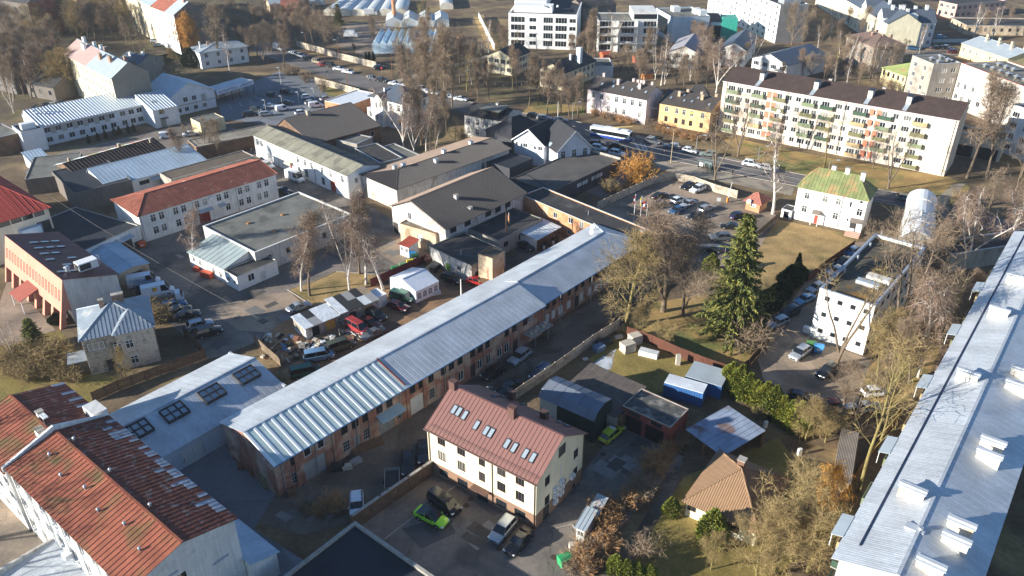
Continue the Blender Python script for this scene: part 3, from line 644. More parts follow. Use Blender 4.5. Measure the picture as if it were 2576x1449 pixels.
b.gutter(0,CAPB)
q = MB(); q.cyl((.1,-.05,b.slope_z(1,.5)+.15),(b.L-.1,-.05,b.slope_z(1,.5)+.15),.03,.03,CAPB,5); q.cyl((.1,.05,b.slope_z(1,.5)+.32),(b.L-.1,.05,b.slope_z(1,.5)+.32),.03,.03,CAPB,5); b.part('snow_guard',q)
t_ = b.on(0,CH(548,780))[0]; q = MB(); q.box((t_-1.3,-1.0,2.2),(t_+1.3,-.01,2.32),CAPB); b.part('door_canopy',q)
b = Bld('brick_warehouse','long old brick warehouse with silver metal roof and striped clear sheets at one end','warehouse',(687.3,1165.6),(1365,766),W=15.5,z=6.0,mat=BRICK)
b.W = (b.o-at(566,1059,6.0)).dot(-b.v)
D_ = lambda x,y: (644+x/3,966+y/3)
E_ = lambda x,y: (644+x/3,483+y/3); G_ = lambda x,y: (1288+x/3,483+y/3)
ups = [D_(285,565),D_(387,505),D_(488,440),D_(665,330),D_(745,285),D_(825,240),D_(930,175),D_(1005,130),D_(1180,30),E_(1245,1420),E_(1320,1390),E_(1415,1345),E_(1475,1300),E_(1540,1265),E_(1635,1215),E_(1690,1175),E_(1748,1135),E_(1893,1060),G_(18,1020),G_(100,965),G_(145,950)]
for i,p in enumerate(ups):
 wide = 1.15; b.win(0,b.on(0,p)[0],4.75,wide,1.75,'g' if i > 2 else '1',fm=(FR_W if i in (1,2,20) else FR_D),gm=GLASS)
for p,st in ((D_(300,700),'g'),(D_(685,470),'g'),(D_(835,375),'g'),(D_(1085,220),'g'),(D_(1330,75),'g'),(E_(1480,1420),'2'),(E_(1548,1385),'2'),(E_(1690,1300),'2'),(E_(1755,1265),'2'),(E_(1838,1215),'2'),(E_(1893,1180),'2')): b.win(0,b.on(0,p)[0],1.7,1.15,1.8,st,fm=FR_W if st == '2' else FR_G,gm=GLASS)
for p,w_,h_,m_,k_ in ((D_(450,630),3.4,3.0,D_GREY,'roller'),(D_(765,430),1.2,2.4,D_GREY,'plain'),(D_(985,300),2.8,2.9,D_GREY,'plank'),(D_(1230,150),3.2,3.0,D_WHITE,'plank'),(E_(1640,1370),1.2,2.5,D_DARK,'plain'),(G_(25,1090),1.2,2.2,D_DARK,'plain')): b.door(0,b.on(0,p)[0],w_,h_,m_,k_)
zr = b.ridge_from(W4(1115,690),x=0)
b.yr = b.W/2; b.zr = zr
cut = b.on_roof((1014,966))[0]; npan = round((b.L+.6)/.95)
def pick_main(i,r,n,rows):
 x = (i+.5)/n*(b.L+.6)
 if x > cut: return R_SILVC
 return R_POLY
b.walls([([(b.L,0,6),(b.L,b.W,6),(b.L,b.yr,zr)],1),([(0,b.W,6),(0,0,6),(0,b.yr,zr)],3)])
ef = 6-.55*(zr-6)/b.yr; L_,W_,y_ = b.L,b.W,b.yr
panels(b.root,[(-.3,-.55,ef),(cut,-.55,ef),(cut,y_,zr),(-.3,y_,zr)],R_POLY,1.3,(.5,.05),.08,smat=R_WHITE)
panels(b.root,[(cut+.01,-.55,ef),(L_+.3,-.55,ef),(L_+.3,y_,zr),(cut+.01,y_,zr)],R_SILVC,1.0,None,.07); panels(b.root,[(L_+.3,W_+.55,ef),(-.3,W_+.55,ef),(-.3,y_,zr),(L_+.3,y_,zr)],R_SILVC,1.0,None,.07)
q = MB(); q.box((-.3,y_-.16,zr+.05),(L_+.3,y_+.16,zr+.14),R_SILV); b.part('ridge_cap',q)
q = MB(); q.box((cut-.12,.0,0),(cut+.12,b.yr,.1),M('rust_strip',lin(120,62,50),var=.2)); o_ = b.part('flashing_strip',q)
for v_ in o_.data.vertices: v_.co.z += b.slope_z(cut,v_.co.y)+.09 if v_.co.y < b.yr else b.zr+.09
b.gutter(0,M('gutter_blue',lin(96,132,168),rough=.5,var=.05),o=.6)
for t_ in (1.,6.2,13.,21.,30.,38.5,47.,58.,67.): b.downpipe(0,t_,STEEL)
for t_ in (3.2,9.2,15.4,22.5,25.8):          # brick pilasters of the older end
 q = MB(); q.box((t_-.3,-.16,0),(t_+.3,-.003,5.6),BRICK); b.part('pilaster',q)
t_ = b.on(0,D_(1000,250))[0]; q = MB(); q.extr([(-.02,3.75),(-1.5,3.15),(-1.5,3.07),(-.02,3.67)],t_-2.2,t_+2.2,M('canopy_bluegrey',lin(150,170,178),rough=.5,var=.1)); b.part('door_canopy',q)
t_,z_ = b.on(0,G_(170,1040)); q = MB(); q.box((t_-3.0,-2.0,2.4),(t_+2.6,-.01,2.55),CONC); q.cyl((t_-1.8,-1.8,0),(t_-1.8,-1.8,2.4),.08,.08,STEEL,6); q.cyl((t_+1.5,-1.8,0),(t_+1.5,-1.8,2.4),.08,.08,STEEL,6); b.part('loading_platform',q)
PLAT = b.world((t_,-1.0,2.55)); WH = b
b = Bld('brick_warehouse','rear stretch of the brick warehouse with pale blue metal roof and whitewashed ground floor windows','warehouse',(1366,762),(1618,606),W=15,z=5.3,mat=BRICK)
b.W = abs((at(1256,697,5.3)-b.o).dot(b.v))
F_ = G_
for p in ((268,875),(318,840),(370,815),(432,775),(485,740),(533,712),(593,675),(640,645),(690,610),(740,580),(800,545)): b.win(0,b.on(0,F_(*p))[0],4.2,1.1,1.6,'g',fm=FR_D,gm=GLASS)
BOARD = M('whitewashed_board',lin(196,200,200),rough=.8,var=.12)
for p in ((265,985),(313,955),(365,925),(428,890),(523,830),(585,800),(630,770),(670,750),(720,715)): b.win(0,b.on(0,F_(*p))[0],1.55,1.2,1.7,'2',fm=FR_W,gm=BOARD)
b.door(0,b.on(0,F_(485,885))[0],1.3,2.3,D_DARK)
zr = b.ridge_from((1308,710),x=0); b.hip(zr,R_SILVC,width=1.0,seam=None,o=.5,hl=.01,hr=b.W*.45)
b.gutter(0,MATS['gutter_blue'],o=.55)
for t_ in (.6,9,18,27): b.downpipe(0,t_,STEEL)
for p in ((1491,580),(1489,594)):           # satellite dishes near the far ridge
 x,y,z_ = b.on_roof(p,True); q = MB(); q.cyl((x,y,z_),(x,y,z_+.9),.03,.03,STEEL,6); q.cyl((x-.1,y-.05,z_+.95),(x-.16,y-.1,z_+1.0),.55,.45,WHITE,12); b.part('satellite_dish',q)
b = Bld('metal_workshop','metal workshop with blue-silver corrugated roof and four square roof lanterns','workshop',(350,1179),(712,972),W=14,z=3.9,mat=M('sheet_wall_white',lin(190,198,208),rough=.6,var=.08,wave=(.35,.03)))
b.W = (at(612,873,3.9)-at(712,972,3.9)).dot(b.v)
b.door(0,b.on(0,W4(620,890))[0],3.2,2.9,D_WHITE,'plank')
zr = b.ridge_from(W4(1190,0)); b.gable(zr,R_SILVC,width=1.05,seam=None,o=.35,og=.25)
q = MB(); q.box((b.L+.0,-.3,0),(b.L+.4,b.W+.3,.18),R_SILV); o_ = b.part('verge_flashing',q)
for v_ in o_.data.vertices: v_.co.z += b.zr-(b.zr-b.z)*abs(v_.co.y-b.yr)/b.yr+.1
for p in (W4(100,690),W4(442,520),W4(795,345),W4(1120,172)):
 x,y,z_ = b.on_roof(p); ang = math.atan2(b.zr-b.z,b.yr)
 o_ = empty('roof_lantern',(x,y,z_+.1)); o_.parent = b.root; o_.rotation_euler = (ang,0,0)
 q = MB(); wq,lq = 3.3,2.5
 q.box((-wq/2,-lq/2,-.1),(wq/2,-lq/2+.12,.5),FR_D); q.box((-wq/2,lq/2-.12,-.1),(wq/2,lq/2,.5),FR_D); q.box((-wq/2,-lq/2+.12,-.1),(-wq/2+.12,lq/2-.12,.5),FR_D); q.box((wq/2-.12,-lq/2+.12,-.1),(wq/2,lq/2-.12,.5),FR_D)
 for k in (-1,1): q.box((k*wq/6-.06,-lq/2+.12,.3),(k*wq/6+.06,lq/2-.12,.5),FR_D)
 q.box((-wq/2+.12,-.07,.3),(wq/2-.12,.07,.495),FR_D); q.build('lantern_frame',o_)
 for i in range(3):
  for j in range(2):
   q = MB(); x0 = -wq/2+.14+i*(wq-.2)/3; y0 = -lq/2+.14+j*(lq-.2)/2; x1 = x0+(wq-.2)/3-.14; y1 = y0+(lq-.2)/2-.14
   q.face([(x0,y0,.36),(x1,y0,.36),(x1,y1,.36),(x0,y1,.36)],SKYGL); q.build('pane',o_)
SW = b
b = Bld('red_roof_block','white three storey block with weathered red sheet roof worn bare along one eave','building',(20,1172),(400,1560),W=12,z=10.5,mat=P_WHITE)
A_ = at(588,1306,10.5); B_ = at(267,1049,10.5); u_ = (A_-B_); u_.z = 0; u_.normalize(); n_ = Vector((u_.y,-u_.x,0)); lft = at(290,1449,10.5)
wdt = abs((lft-A_).dot(n_)); b.u = u_; b.v = Vector((-u_.y,u_.x,0)); b.W = wdt; b.L = (A_-B_).length; b.o = Vector((B_.x,B_.y,0))-b.v*wdt; b.o.z = 0
b.root.location = b.o; b.root.rotation_euler.z = math.atan2(u_.y,u_.x)
for z_ in (2.2,5.6,8.8): b.grid(0,9,[z_],1.5,1.6,'2s',gm=CGLASS)
for z_ in (1.9,5.0,7.4): b.win(1,b.W*.42,z_,1.5,1.5,'2')
zr = b.ridge_from((453,1363))
SEAM = M('seam_dark',lin(84,56,48),rough=.8,var=.1)
b.gable(zr,R_RUST,width=.72,seam=(.05,.05),smat=SEAM,o=.35,og=.25,rows=1,brows=6,bpick=lambda i,r,n,rows: (R_RUST3 if (r == 0 and random.random() < .62) or (r == 1 and random.random() < .16) else R_RUST2))
q = MB(); q.box((-.25,-.4,b.z-.6),(.2,b.W+.4,b.z-.5),P_WHITE); 
q.extr([(-.5,b.z-.5),(b.yr,b.zr+.1),(b.W+.5,b.z-.5),(b.W+.5,b.z+.1),(b.yr,b.zr+.75),(-.5,b.z+.1)],-.45,-.05,P_WHITE); b.part('firewall',q)
for k in range(6):
 x = b.L*(.12+.155*k)
 for y in ((b.yr*.62,b.yr*1.12) if k % 2 == 0 else (b.yr*.5,)):
  z_ = b.slope_z(x,y); q = MB(); q.cyl((x,y,z_-.1),(x,y,z_+.45),.12,.12,METAL,8); q.cyl((x,y,z_+.45),(x,y,z_+.62),.2,.1,METAL,8); b.part('roof_vent',q)
for x_ in (b.L*.45,b.L*.75):
 q = MB(); q.box((x_,-.9,5.0),(x_+1.,-.02,5.6),WHITE); b.part('air_conditioner',q)
for t_,z_ in ((3.2,8.6),(8.8,6.2)):
 q = MB(); q.box((b.L+.005,t_-.15,z_),(b.L+.03,t_+1.8,z_+.35),M('vent_slot',lin(150,160,172),var=.1)); b.part('vent_slot',q)
for k in range(7): b.downpipe(0,b.L*(k+.3)/7,METAL)
RB = b
u_,v_ = b.u,b.v
b2 = Bld('red_roof_block','shorter rear stretch of the red roofed block behind its firewall','building',(20,1172),(400,1560),W=wdt,z=9.6,mat=P_WHITE)
b2.u,b2.v,b2.L,b2.W = u_,v_,12.5,wdt+.3; b2.o = b.o-u_*13.0-v_*.2; b2.root.location = b2.o; b2.root.rotation_euler.z = math.atan2(u_.y,u_.x)
for z_ in (1.8,4.8,7.2): b2.grid(0,4,[z_],1.5,1.5,'2')
b2.gable(b.zr-.9,R_RUST,width=.72,seam=(.05,.05),smat=SEAM,o=.35,og=.25,brows=4,bpick=lambda i,r,n,rows: R_RUST3 if (r == 0 and random.random() < .25) else R_RUST2)
b2.chimney(b2.L-1.6,b2.W*.42,1.0,1.1,.8,P_WHITE); b2.chimney(b2.L-5.2,b2.W*.55,.9,.7,.7,P_WHITE)
q = MB(); q.cyl((b2.L-2.4,b2.yr,b2.zr),(b2.L-2.4,b2.yr,b2.zr+2.2),.04,.04,STEEL,6); q.box((b2.L-3,b2.yr-.1,b2.zr+1.6),(b2.L-1.8,b2.yr+.5,b2.zr+1.75),WHITE); b2.part('antenna_mast',q)
q = MB(); q.box((b2.L-3.4,b2.W-1.2,8.6),(b2.L-.4,b2.W+.6,11.0),P_WHITE); b2.part('stair_head',q)
b = Bld('lean_to','narrow lean-to with blue-grey roof along the side of the red roofed block','shed',(20,1172),(400,1560),W=3.2,z=3.6,mat=P_WHITE)
b.u,b.v = -u_,-v_; b.L = RB.L+1.5; b.o = RB.o+v_*(RB.W+3.3)+u_*(RB.L+1.5); b.root.location = b.o; b.root.rotation_euler.z = math.atan2(b.u.y,b.u.x)
b.shed(4.6,R_BLUEC,width=1.0,seam=None)
b = Bld('low_annex','low annex with streaked grey corrugated roof at the foot of the white block','shed',(20,1172),(400,1560),W=9,z=3.2,mat=P_WHITE)
b.u,b.v = u_,v_; b.L = 14.; b.o = RB.o+u_*(at(150,1352,3.8)-RB.o).dot(u_)-v_*9.0; b.root.location = b.o; b.root.rotation_euler.z = math.atan2(b.u.y,b.u.x)
b.shed(3.8,R_SILVC,width=1.0,seam=None,o=.1)
q = MB(); q.box((-.35,-.2,3.0),(-.02,9.0,4.1),P_OLDWH); b.part('parapet',q)
b = Bld('apartment_block','long apartment block with bright silver corrugated roof and plastered chimneys','apartment block',(2562,584),(2112,1406),W=12.5,z=13.5,mat=P_OLDWH)
b.W = (at(2442,1490,13.5)-at(2112,1406,13.5)).dot(b.v)
for z_ in (1.9,4.7,7.5,10.3,12.6): b.grid(0,22,[z_],1.5,1.4,'2')
for z_ in (1.9,4.7,7.5,10.3): b.grid(1,3,[z_],1.4,1.4,'2')
b.yr = b.W*.47; zr = b.ridge_from((2266,1478),y=b.yr); zr = max(zr,b.z+1.6)
b.gable(zr,R_SILVC,width=1.1,seam=None,o=.7,og=.25,yr=b.yr)
BLK = b
PLCH = M('chimney_plaster',lin(210,202,186),rough=.9,var=.15,scale=1.5,col2=lin(172,140,110),thr=.62)
def slab_chimney(b,x,y,ln=2.5):
 z0 = b.slope_z(x,y)
 q = MB(); q.box((x-.45,y-ln/2,z0-.8),(x+.45,y+ln/2,z0+1.25),PLCH); o_ = b.part('chimney',q)
 q = MB(); q.extr([(y-ln/2-.15,z0+1.28),(y+ln/2+.15,z0+1.28),(y+ln/2+.15,z0+1.36),(y-ln/2-.15,z0+1.36)],x-.6,x+.6,R_SILV)
 q.extr([(y-ln/2-.15,z0+1.37),(y+ln/2+.15,z0+1.37),(y+ln/2+.15,z0+1.55),(y-ln/2-.15,z0+1.55)],x-.25,x+.25,R_SILV); q.build('cap',o_)
for p,bk in (((1080,815),0),((1490,1400),0)): pass
for p in (T(2,3,1075,850),T(1,3,1495,1420),T(1,3,1730,940),T(1,3,1860,690)):
 x,y,z_ = b.on_roof(p); slab_chimney(b,x,max(y,1.9))
for p in (T(2,3,1680,490),T(2,3,1650,590),T(2,3,1440,1110),T(2,3,1400,1230),T(2,3,1860,60),T(1,3,1900,1400),T(2,3,1210,1420)):
 x,y,z_ = b.on_roof(p,True); slab_chimney(b,min(x,b.L-1),y,2.4)
x,y,z_ = b.on_roof(T(2,3,1110,1090)); q = MB(); q.box((x-.5,y-.9,z_-.1),(x+.5,y+.9,z_+.15),R_SILV); q.cyl((x,y+.5,z_+.1),(x,y+.5,z_+.5),.25,.25,METAL,10); b.part('roof_vent',q)
q = MB(); q.box((.5,1.0,0),(b.L-2.5,1.14,.14),M('snow_guard_blue',lin(46,52,78),var=.1)); o_ = b.part('snow_guard',q)
for v_2 in o_.data.vertices: v_2.co.z += b.slope_z(1,1.1)+.08
for k in range(int((b.L-8)/8)):          # stacked balconies on the side facing the trees
 x = b.L-5-k*8.0; ym = random.choice(GREENS + [WHITE,CONC])
 for j,z0 in enumerate((2.9,5.7,8.5,11.2)):
  q = MB(); q.box((x-1.6,-1.15,z0),(x+1.6,-.01,z0+.14),CONC); m_ = random.choice(GREENS + [WHITE,ym,ym])
  q.box((x-1.6,-1.15,z0+.15),(x+1.6,-1.09,z0+1.05),m_); q.box((x-1.6,-1.08,z0+.15),(x-1.54,-.02,z0+1.05),m_); q.box((x+1.54,-1.08,z0+.15),(x+1.6,-.02,z0+1.05),m_)
  b.part('balcony',q)
 if k % 2 == 0:
  q = MB(); q.extr([(-.7,13.42),(-1.9,13.1),(-1.9,13.02),(-.7,13.34)],x-1.8,x+1.8,R_PALE); q.cyl((x-1.6,-1.8,11.3),(x-1.6,-1.8,13.05),.04,.04,WHITE,5); q.cyl((x+1.6,-1.8,11.3),(x+1.6,-1.8,13.05),.04,.04,WHITE,5); b.part('balcony_canopy',q)
P_BRWH = PL('plaster_bright',(236,234,228),streak=.12,var=.05)
b = Bld('office_building','white three storey box with small square windows and moss on its flat roof','building',(2062.7,724.5),(2202.2,769.5),W=34,z=9.6,mat=P_BRWH)
b.W = (at(2208.7,589.7,9.6)-b.o).dot(b.v)
for r_,z_ in (((500,1,0),8.05),((1,1,1),4.95),((1,1,1),1.75)):
 for k in range(4): b.win(0,b.L*(.17+.235*k),z_,.95,.95,'1',fm=FR_G,gm=GLASS)
b.grid(1,9,[1.8,4.9,8.0],1.6,1.2,'2',fm=FR_D); b.grid(3,9,[1.8,4.9,8.0],1.6,1.2,'2',fm=FR_D)
R_MOSS = M('roof_mossy_felt',lin(88,82,70),rough=.95,var=.25,scale=.4,col2=lin(128,98,50),thr=.60,sc2=.18)
b.flat(R_MOSS,par=.55,pt=.35,cap=M('cap_bluegrey',lin(150,158,172),rough=.5,var=.08))
q = MB(); q.box((b.L*.5,9,9.0),(b.L*.92,10.6,9.9),P_WHITE); b.part('roof_house',q)
q = MB(); q.box((b.L*.40,6.6,9.06),(b.L*.82,7.9,9.7),R_PALE); b.part('air_unit',q)
for k in range(4):
 q = MB(); q.cyl((.9,9+6.5*k,9.0),(.9,9+6.5*k,9.9),.2,.2,METAL,8); b.part('roof_vent',q)
q = MB(); q.box((-1.4,.1,.3),(-.1,1.0,1.3),WHITE); b.part('air_conditioner',q)
OB = b
b = Bld('barrel_roof_hall','hall with curved silver barrel roof behind the white box building','hall',T(1,3,1000,345),T(1,3,1250,390),W=24,z=6.0,mat=P_GREY)
b.grid(1,7,[3.5],2,1.4,'3',fm=FR_D); b.walls()
n = 10
for k in range(n):
 a0 = math.pi*(k/n)*.72+math.pi*.14; a1 = math.pi*((k+1)/n)*.72+math.pi*.14; rr = b.L/2/math.cos(math.pi*.14); c0 = 6.0-rr*math.sin(math.pi*.14)
 for j in range(4):
  q = MB(); y0 = b.W*j/4; y1 = b.W*(j+1)/4-.03; f = lambda a,e=0: (b.L/2-(rr+e)*math.cos(a),c0+(rr+e)*math.sin(a))
  (xa,za),(xb,zb) = f(a0,.08*(j % 2)),f(a1,.08*(j % 2))
  q.face([(xa,y0,za),(xb,y0,zb),(xb,y1,zb),(xa,y1,za)],R_WHITE); q.face([(xa,y0,za-.1),(xa,y1,za-.1),(xb,y1,zb-.1),(xb,y0,zb-.1)],R_PALE)
  q.face([(xa,y0,za-.1),(xb,y0,zb-.1),(xb,y0,zb),(xa,y0,za)],R_WHITE); b.part('roof_panel',q)
for y in (0,b.W):
 q = MB(); pts = [(b.L/2-rr*math.cos(math.pi*.14+math.pi*.72*k/n),y,c0+rr*math.sin(math.pi*.14+math.pi*.72*k/n)-.05) for k in range(n+1)]; q.face(pts,P_GREY); b.part('end_wall',q)
q = MB(); q.cyl((b.L*.5,b.W*.4,6),(b.L*.5,b.W*.4,c0+rr+.8),.3,.3,METAL,8); b.part('roof_vent',q)
b = Bld('low_annex','low annex with flat roof and wide fascia beside the barrel roofed hall','building',(2345,610),(2395,640),W=30,z=4.0,mat=P_GREY); b.flat(R_DARK)
b = Bld('white_house','white two storey house with green patina roof and three white chimneys','house',(2009.3,466.7),(2184,502.5),(2221,476),8.0,P_BRWH)
for p in ((295,30),(432,55),(532,75)): b.winpx(0,[T(1,3,*p)],1.1,1.5,'T')
for p in ((273,128),(410,160),(508,182)): b.winpx(0,[T(1,3,*p)],1.2,1.6,'T')
b.winpx(0,[T(1,3,690,155)],1.2,1.7,'T'); b.winpx(0,[T(1,3,705,78)],.7,.7,'1'); b.winpx(0,[T(1,3,625,95)],.5,1.3,'1'); b.winpx(0,[T(1,3,600,210)],.4,.7,'1')
b.door(0,b.on(0,T(1,3,635,265))[0],1.3,2.2,D_DARK,z0=.8); b.door(0,b.on(0,T(1,3,360,235))[0],1.1,2.0,D_RUSTY)
b.winpx(1,[T(1,3,800,110)],1.1,1.5,'2')
zr = b.z+3.4; b.hip(zr,R_GREEN,width=.75,seam=(.04,.05),o=.4,hl=b.W*.35,hr=b.W*.42)
for x,y in ((b.L*.40,b.W*.55),(b.L*.60,b.W*.52),(b.L*.83,b.W*.45)): b.chimney(x,y,1.3,.9,.8,P_BRWH,CONC)
for p,w_ in (((360,200),1.7),((670,225),2.6)):
 t_ = b.on(0,T(1,3,*p))[0]; q = MB(); q.extr([(-.02,3.3),(-1.5,2.85),(-1.5,2.75),(-.02,3.2)],t_-w_/2,t_+w_/2,R_GREY); q.box((t_-w_/2+.05,-1.4,0),(t_-w_/2+.2,-1.25,2.8),WHITE); q.box((t_+w_/2-.2,-1.4,0),(t_+w_/2-.05,-1.25,2.8),WHITE); b.part('porch',q)
t_ = b.on(0,T(1,3,650,300))[0]; q = MB()
for k in range(4): q.box((t_-1.5,-1.7-.4*(3-k),.0),(t_+1.5,-1.7-.4*(2-k),.18*(k+1)),M('step_pink',lin(190,150,132),var=.1))
b.part('steps',q)
b.downpipe(0,b.L*.66,STEEL)
b = Bld('street_house','pinkish white two storey house with brown roof and many chimneys by the street','house',T(0,2,572,665),T(0,2,1018,750),T(0,2,1147,690),7.7,P_PINK)
for x_,z_ in ((618,5.9),(675,5.9),(732,5.9),(788,5.9),(848,5.9),(907,5.9),(967,5.9)): b.win(0,b.on(0,T(0,2,x_,665+(x_-572)*.19+50))[0],z_,1.15,1.75,'T',fm=FR_W)
for x_ in (615,727,785,843,960): b.win(0,b.on(0,T(0,2,x_,800+(x_-572)*.19))[0],2.6,1.1,1.7,'T',fm=FR_W)
for x_ in (725,780,950): b.win(0,b.on(0,T(0,2,x_,870+(x_-572)*.19))[0],.5,1.,.6,'2',fm=FR_D)
b.winpx(1,[T(0,2,1085,695)],.6,.8,'1')
zr = b.ridge_from(T(0,2,1085,652)); b.gable(zr,R_BROWN,width=1.2,seam=None,o=.4,og=.2,back=R_BROWN)
for p in ((680,638),(768,622),(765,655),(838,665),(905,680),(950,655),(1010,697)): b.skylight(T(0,2,*p),.8,1.2)
PINKCH = M('chimney_pink',lin(198,176,168),var=.15,scale=2)
for p in ((803,635),(965,668)): x,y,z_ = b.on_roof(T(0,2,*p)); b.chimney(x,y,1.5,.8,.8,PINKCH)
for x,y in ((.8,.52),(.62,.55),(.68,.6),(.74,.58),(.93,.55),(.12,.52)): b.chimney(b.L*x,b.W*y,1.2,.7,.7,PINKCH)
b = Bld('street_house','yellow two storey house with brown roof by the street','house',T(0,2,1112,775),T(0,2,1500,845),T(0,2,1575,750),6.3,P_YELL)
for p in ((1165,835),(1243,850),(1297,860),(1355,872),(1437,887)): b.win(0,b.on(0,T(0,2,*p))[0],4.8,1.05,1.7,'T',fm=FR_W)
for p in ((1160,912),(1235,930),(1290,940),(1345,950),(1425,968)): b.win(0,b.on(0,T(0,2,*p))[0],1.9,1.05,1.6,'T',fm=FR_B)
zr = b.ridge_from(T(0,2,1570,742)) ; zr = min(zr,10.5); b.gable(zr,R_BROWN,width=1.2,seam=None,o=.4,og=.2)
for p in ((1200,740),(1300,762),(1358,768),(1405,742),(1488,792),(1302,718)): b.skylight(T(0,2,*p),.8,1.2)
for p in ((1263,725),(1435,752)): x,y,z_ = b.on_roof(T(0,2,*p)); b.chimney(x,y,1.4,.8,.7,M('chimney_tan',lin(186,158,130),var=.15))
for x,y in ((.35,.55),(.62,.56),(.9,.55)): b.chimney(b.L*x,b.W*y,1.0,.7,.7,MATS['chimney_tan'])
q = MB(); t_ = b.on(0,T(0,2,1355,872))[0]; q.box((t_-.35,.045,4.7),(t_+.35,.055,5.3),M('yellow_sticker',lin(220,210,60),var=0)); b.part('window_notice',q)
b = Bld('black_roof_house','small house with black hipped roof behind the yellow house','house',T(0,2,1330,715),T(0,2,1480,725),T(0,2,1500,700),6.5,P_GREY); b.hip(9.2,R_DARK,width=1.2,seam=None,o=.4)
P_PANEL = PL('plaster_panel',(222,208,188),streak=.25,col2=lin(204,186,166),thr=.6,sc2=.2)
b = Bld('apartment_house','five storey pale apartment house with balconies, orange panels and dark brown roof','apartment house',(1820.5,202.3),(2414,302),W=11.5,z=14.7,mat=P_PANEL)
cols = 23; zs5 = (1.75,4.55,7.35,10.15,12.95)
pat = ['b','w','n','b','o','o','b','w','n','b','n','b','w','n','b','o','o','b','n','w','b','x','x']
pos = [.045,.085,.125,.165,.20,.225,.265,.31,.355,.395,.43,.475,.53,.565,.615,.645,.675,.715,.765,.81,.855]
for k,c in enumerate(pat[:21]):
 t_ = b.L*pos[k]
 for j,z_ in enumerate(zs5):
  if c == 'b': b.win(0,t_,z_,2.1,1.5,'3',fm=FR_W); 
  elif c == 'w': b.win(0,t_,z_,1.9,1.4,'3',fm=FR_W)
  elif c == 'n': b.win(0,t_,z_,1.4,1.4,'2',fm=FR_W)
  elif c == 'o':
   b.win(0,t_,z_,1.1,1.4,'2',fm=FR_W)
   q = MB(); q.box((t_+.75,-.035,z_-.95),(t_+1.95,-.004,z_+.85),ORANGE); b.part('orange_panel',q)
b.gable(b.z+2.2,R_DBROWN,width=1.6,seam=None,o=.5,og=.05,yr=b.W*.75)
for k,c in enumerate(pat[:21]):
 if c != 'b': continue
 for j,z_ in enumerate(zs5):
  if j == 0 and k % 2: continue
  t_ = b.L*pos[k]+.5; z0 = z_-1.15; m_ = random.choice(GREENS[:3]*2+GREENS)
  q = MB(); q.box((t_-1.7,-1.05,z0-.14),(t_+1.7,-.01,z0),CONC); o_ = b.part('balcony',q)
  q = MB(); q.box((t_-1.7,-1.05,z0+.01),(t_+1.7,-1.0,z0+.95),m_); q.box((t_-1.7,-.99,z0+.01),(t_-1.65,-.02,z0+.95),m_); q.box((t_+1.65,-.99,z0+.01),(t_+1.7,-.02,z0+.95),m_); q.build('railing',o_)
for fx in (.158,.405,.635,.79):
 x = b.L*fx; q = MB(); y0,y1 = b.W*.28,b.W*.5; q.box((x-.6,y0,b.slope_z(x,y0)-.3),(x+.6,y1,b.slope_z(x,y1)+1.3),P_OLDWH); o_ = b.part('chimney',q); q = MB(); q.box((x-.68,y0-.1,b.slope_z(x,y1)+1.302),(x+.68,y1+.1,b.slope_z(x,y1)+1.42),DARKMETAL); q.build('cap',o_)
 q = MB(); q.face([(x-.55,-.2,b.slope_z(x,0)+.1),(x+.55,-.2,b.slope_z(x,0)+.1),(x+.55,y0,b.slope_z(x,y0)+.12),(x-.55,y0,b.slope_z(x,y0)+.12)],R_PALE); b.part('flashing_strip',q)
 b.chimney(x+1.8,b.W*.85,1.1,.8,.8,P_OLDWH)
for t_ in (.02,.305,.56,.99): b.downpipe(0,b.L*t_,DARKMETAL)
q = MB(); q.cyl((b.L*.283,-1.35,9.3),(b.L*.283,-1.3,9.3),.55,.45,WHITE,12); b.part('satellite_dish',q)
b.gutter(0,P_PINK,.55)
AP = b
b = Bld('stepped_block','grey five storey block with flat dark roof and row of metal roof cowls','apartment house',Z5(300,120),Z5(452,182),Z5(650,175),13.2,P_GREY)
for z_ in (1.8,4.6,7.4,10.2,11.9): pass
for r_ in ((325,185,395,215),(308,253,377,283),(292,320,360,350),(275,382,342,412)):
 z_ = b.on(0,Z5(r_[0],r_[1]))[1]; b.win(0,b.L*.22,z_,1.6,1.5,'3'); b.win(0,b.L*.66,z_,1.3,1.5,'2')
for py_ in (230,298,365,432):
 z_ = b.on(1,Z5(540,py_))[1]; b.win(1,b.W*.42,z_,2.2,1.5,'3'); b.win(1,b.W*.78,z_,1.7,1.5,'2')
b.flat(R_FELT,par=.3); SB = b
def cowl(b,x,y,z0):
 q = MB(); q.box((x-.5,y-.5,z0),(x+.5,y+.5,z0+.75),R_FELT); o_ = b.part('roof_cowl',q); q = MB()
 for a_,c_ in (((-1,-1),(1,-1)),((1,-1),(1,1)),((1,1),(-1,1)),((-1,1),(-1,-1))): q.face([(x+a_[0]*.85,y+a_[1]*.85,z0+.8),(x+c_[0]*.85,y+c_[1]*.85,z0+.8),(x,y,z0+1.35)],METAL)
 q.build('cap',o_)
for fx,fy in ((.55,.28),(.85,.3),(.75,.72),(.4,.75)): cowl(b,b.L*fx,b.W*fy,12.9)
b = Bld('stepped_block','white rendered block with red roof edge and line of metal roof cowls','apartment house',Z5(648,175),Z5(1180,375),W=16,z=13.2,mat=PL('plaster_offwhite',(214,204,190),streak=.2),group=None)
for p in ((625,330),(672,345),(728,365)): b.winpx(0,[Z5(*p)],1.2,1.8,'2')
for p in ((605,410),(645,430),(700,450),(760,470),(840,412),(870,430)): b.winpx(0,[Z5(*p)],1.6,1.7,'2')
b.winpx(0,[Z5(932,348)],.9,1.6,'1'); b.winpx(0,[Z5(965,470)],1.3,1.8,'2')
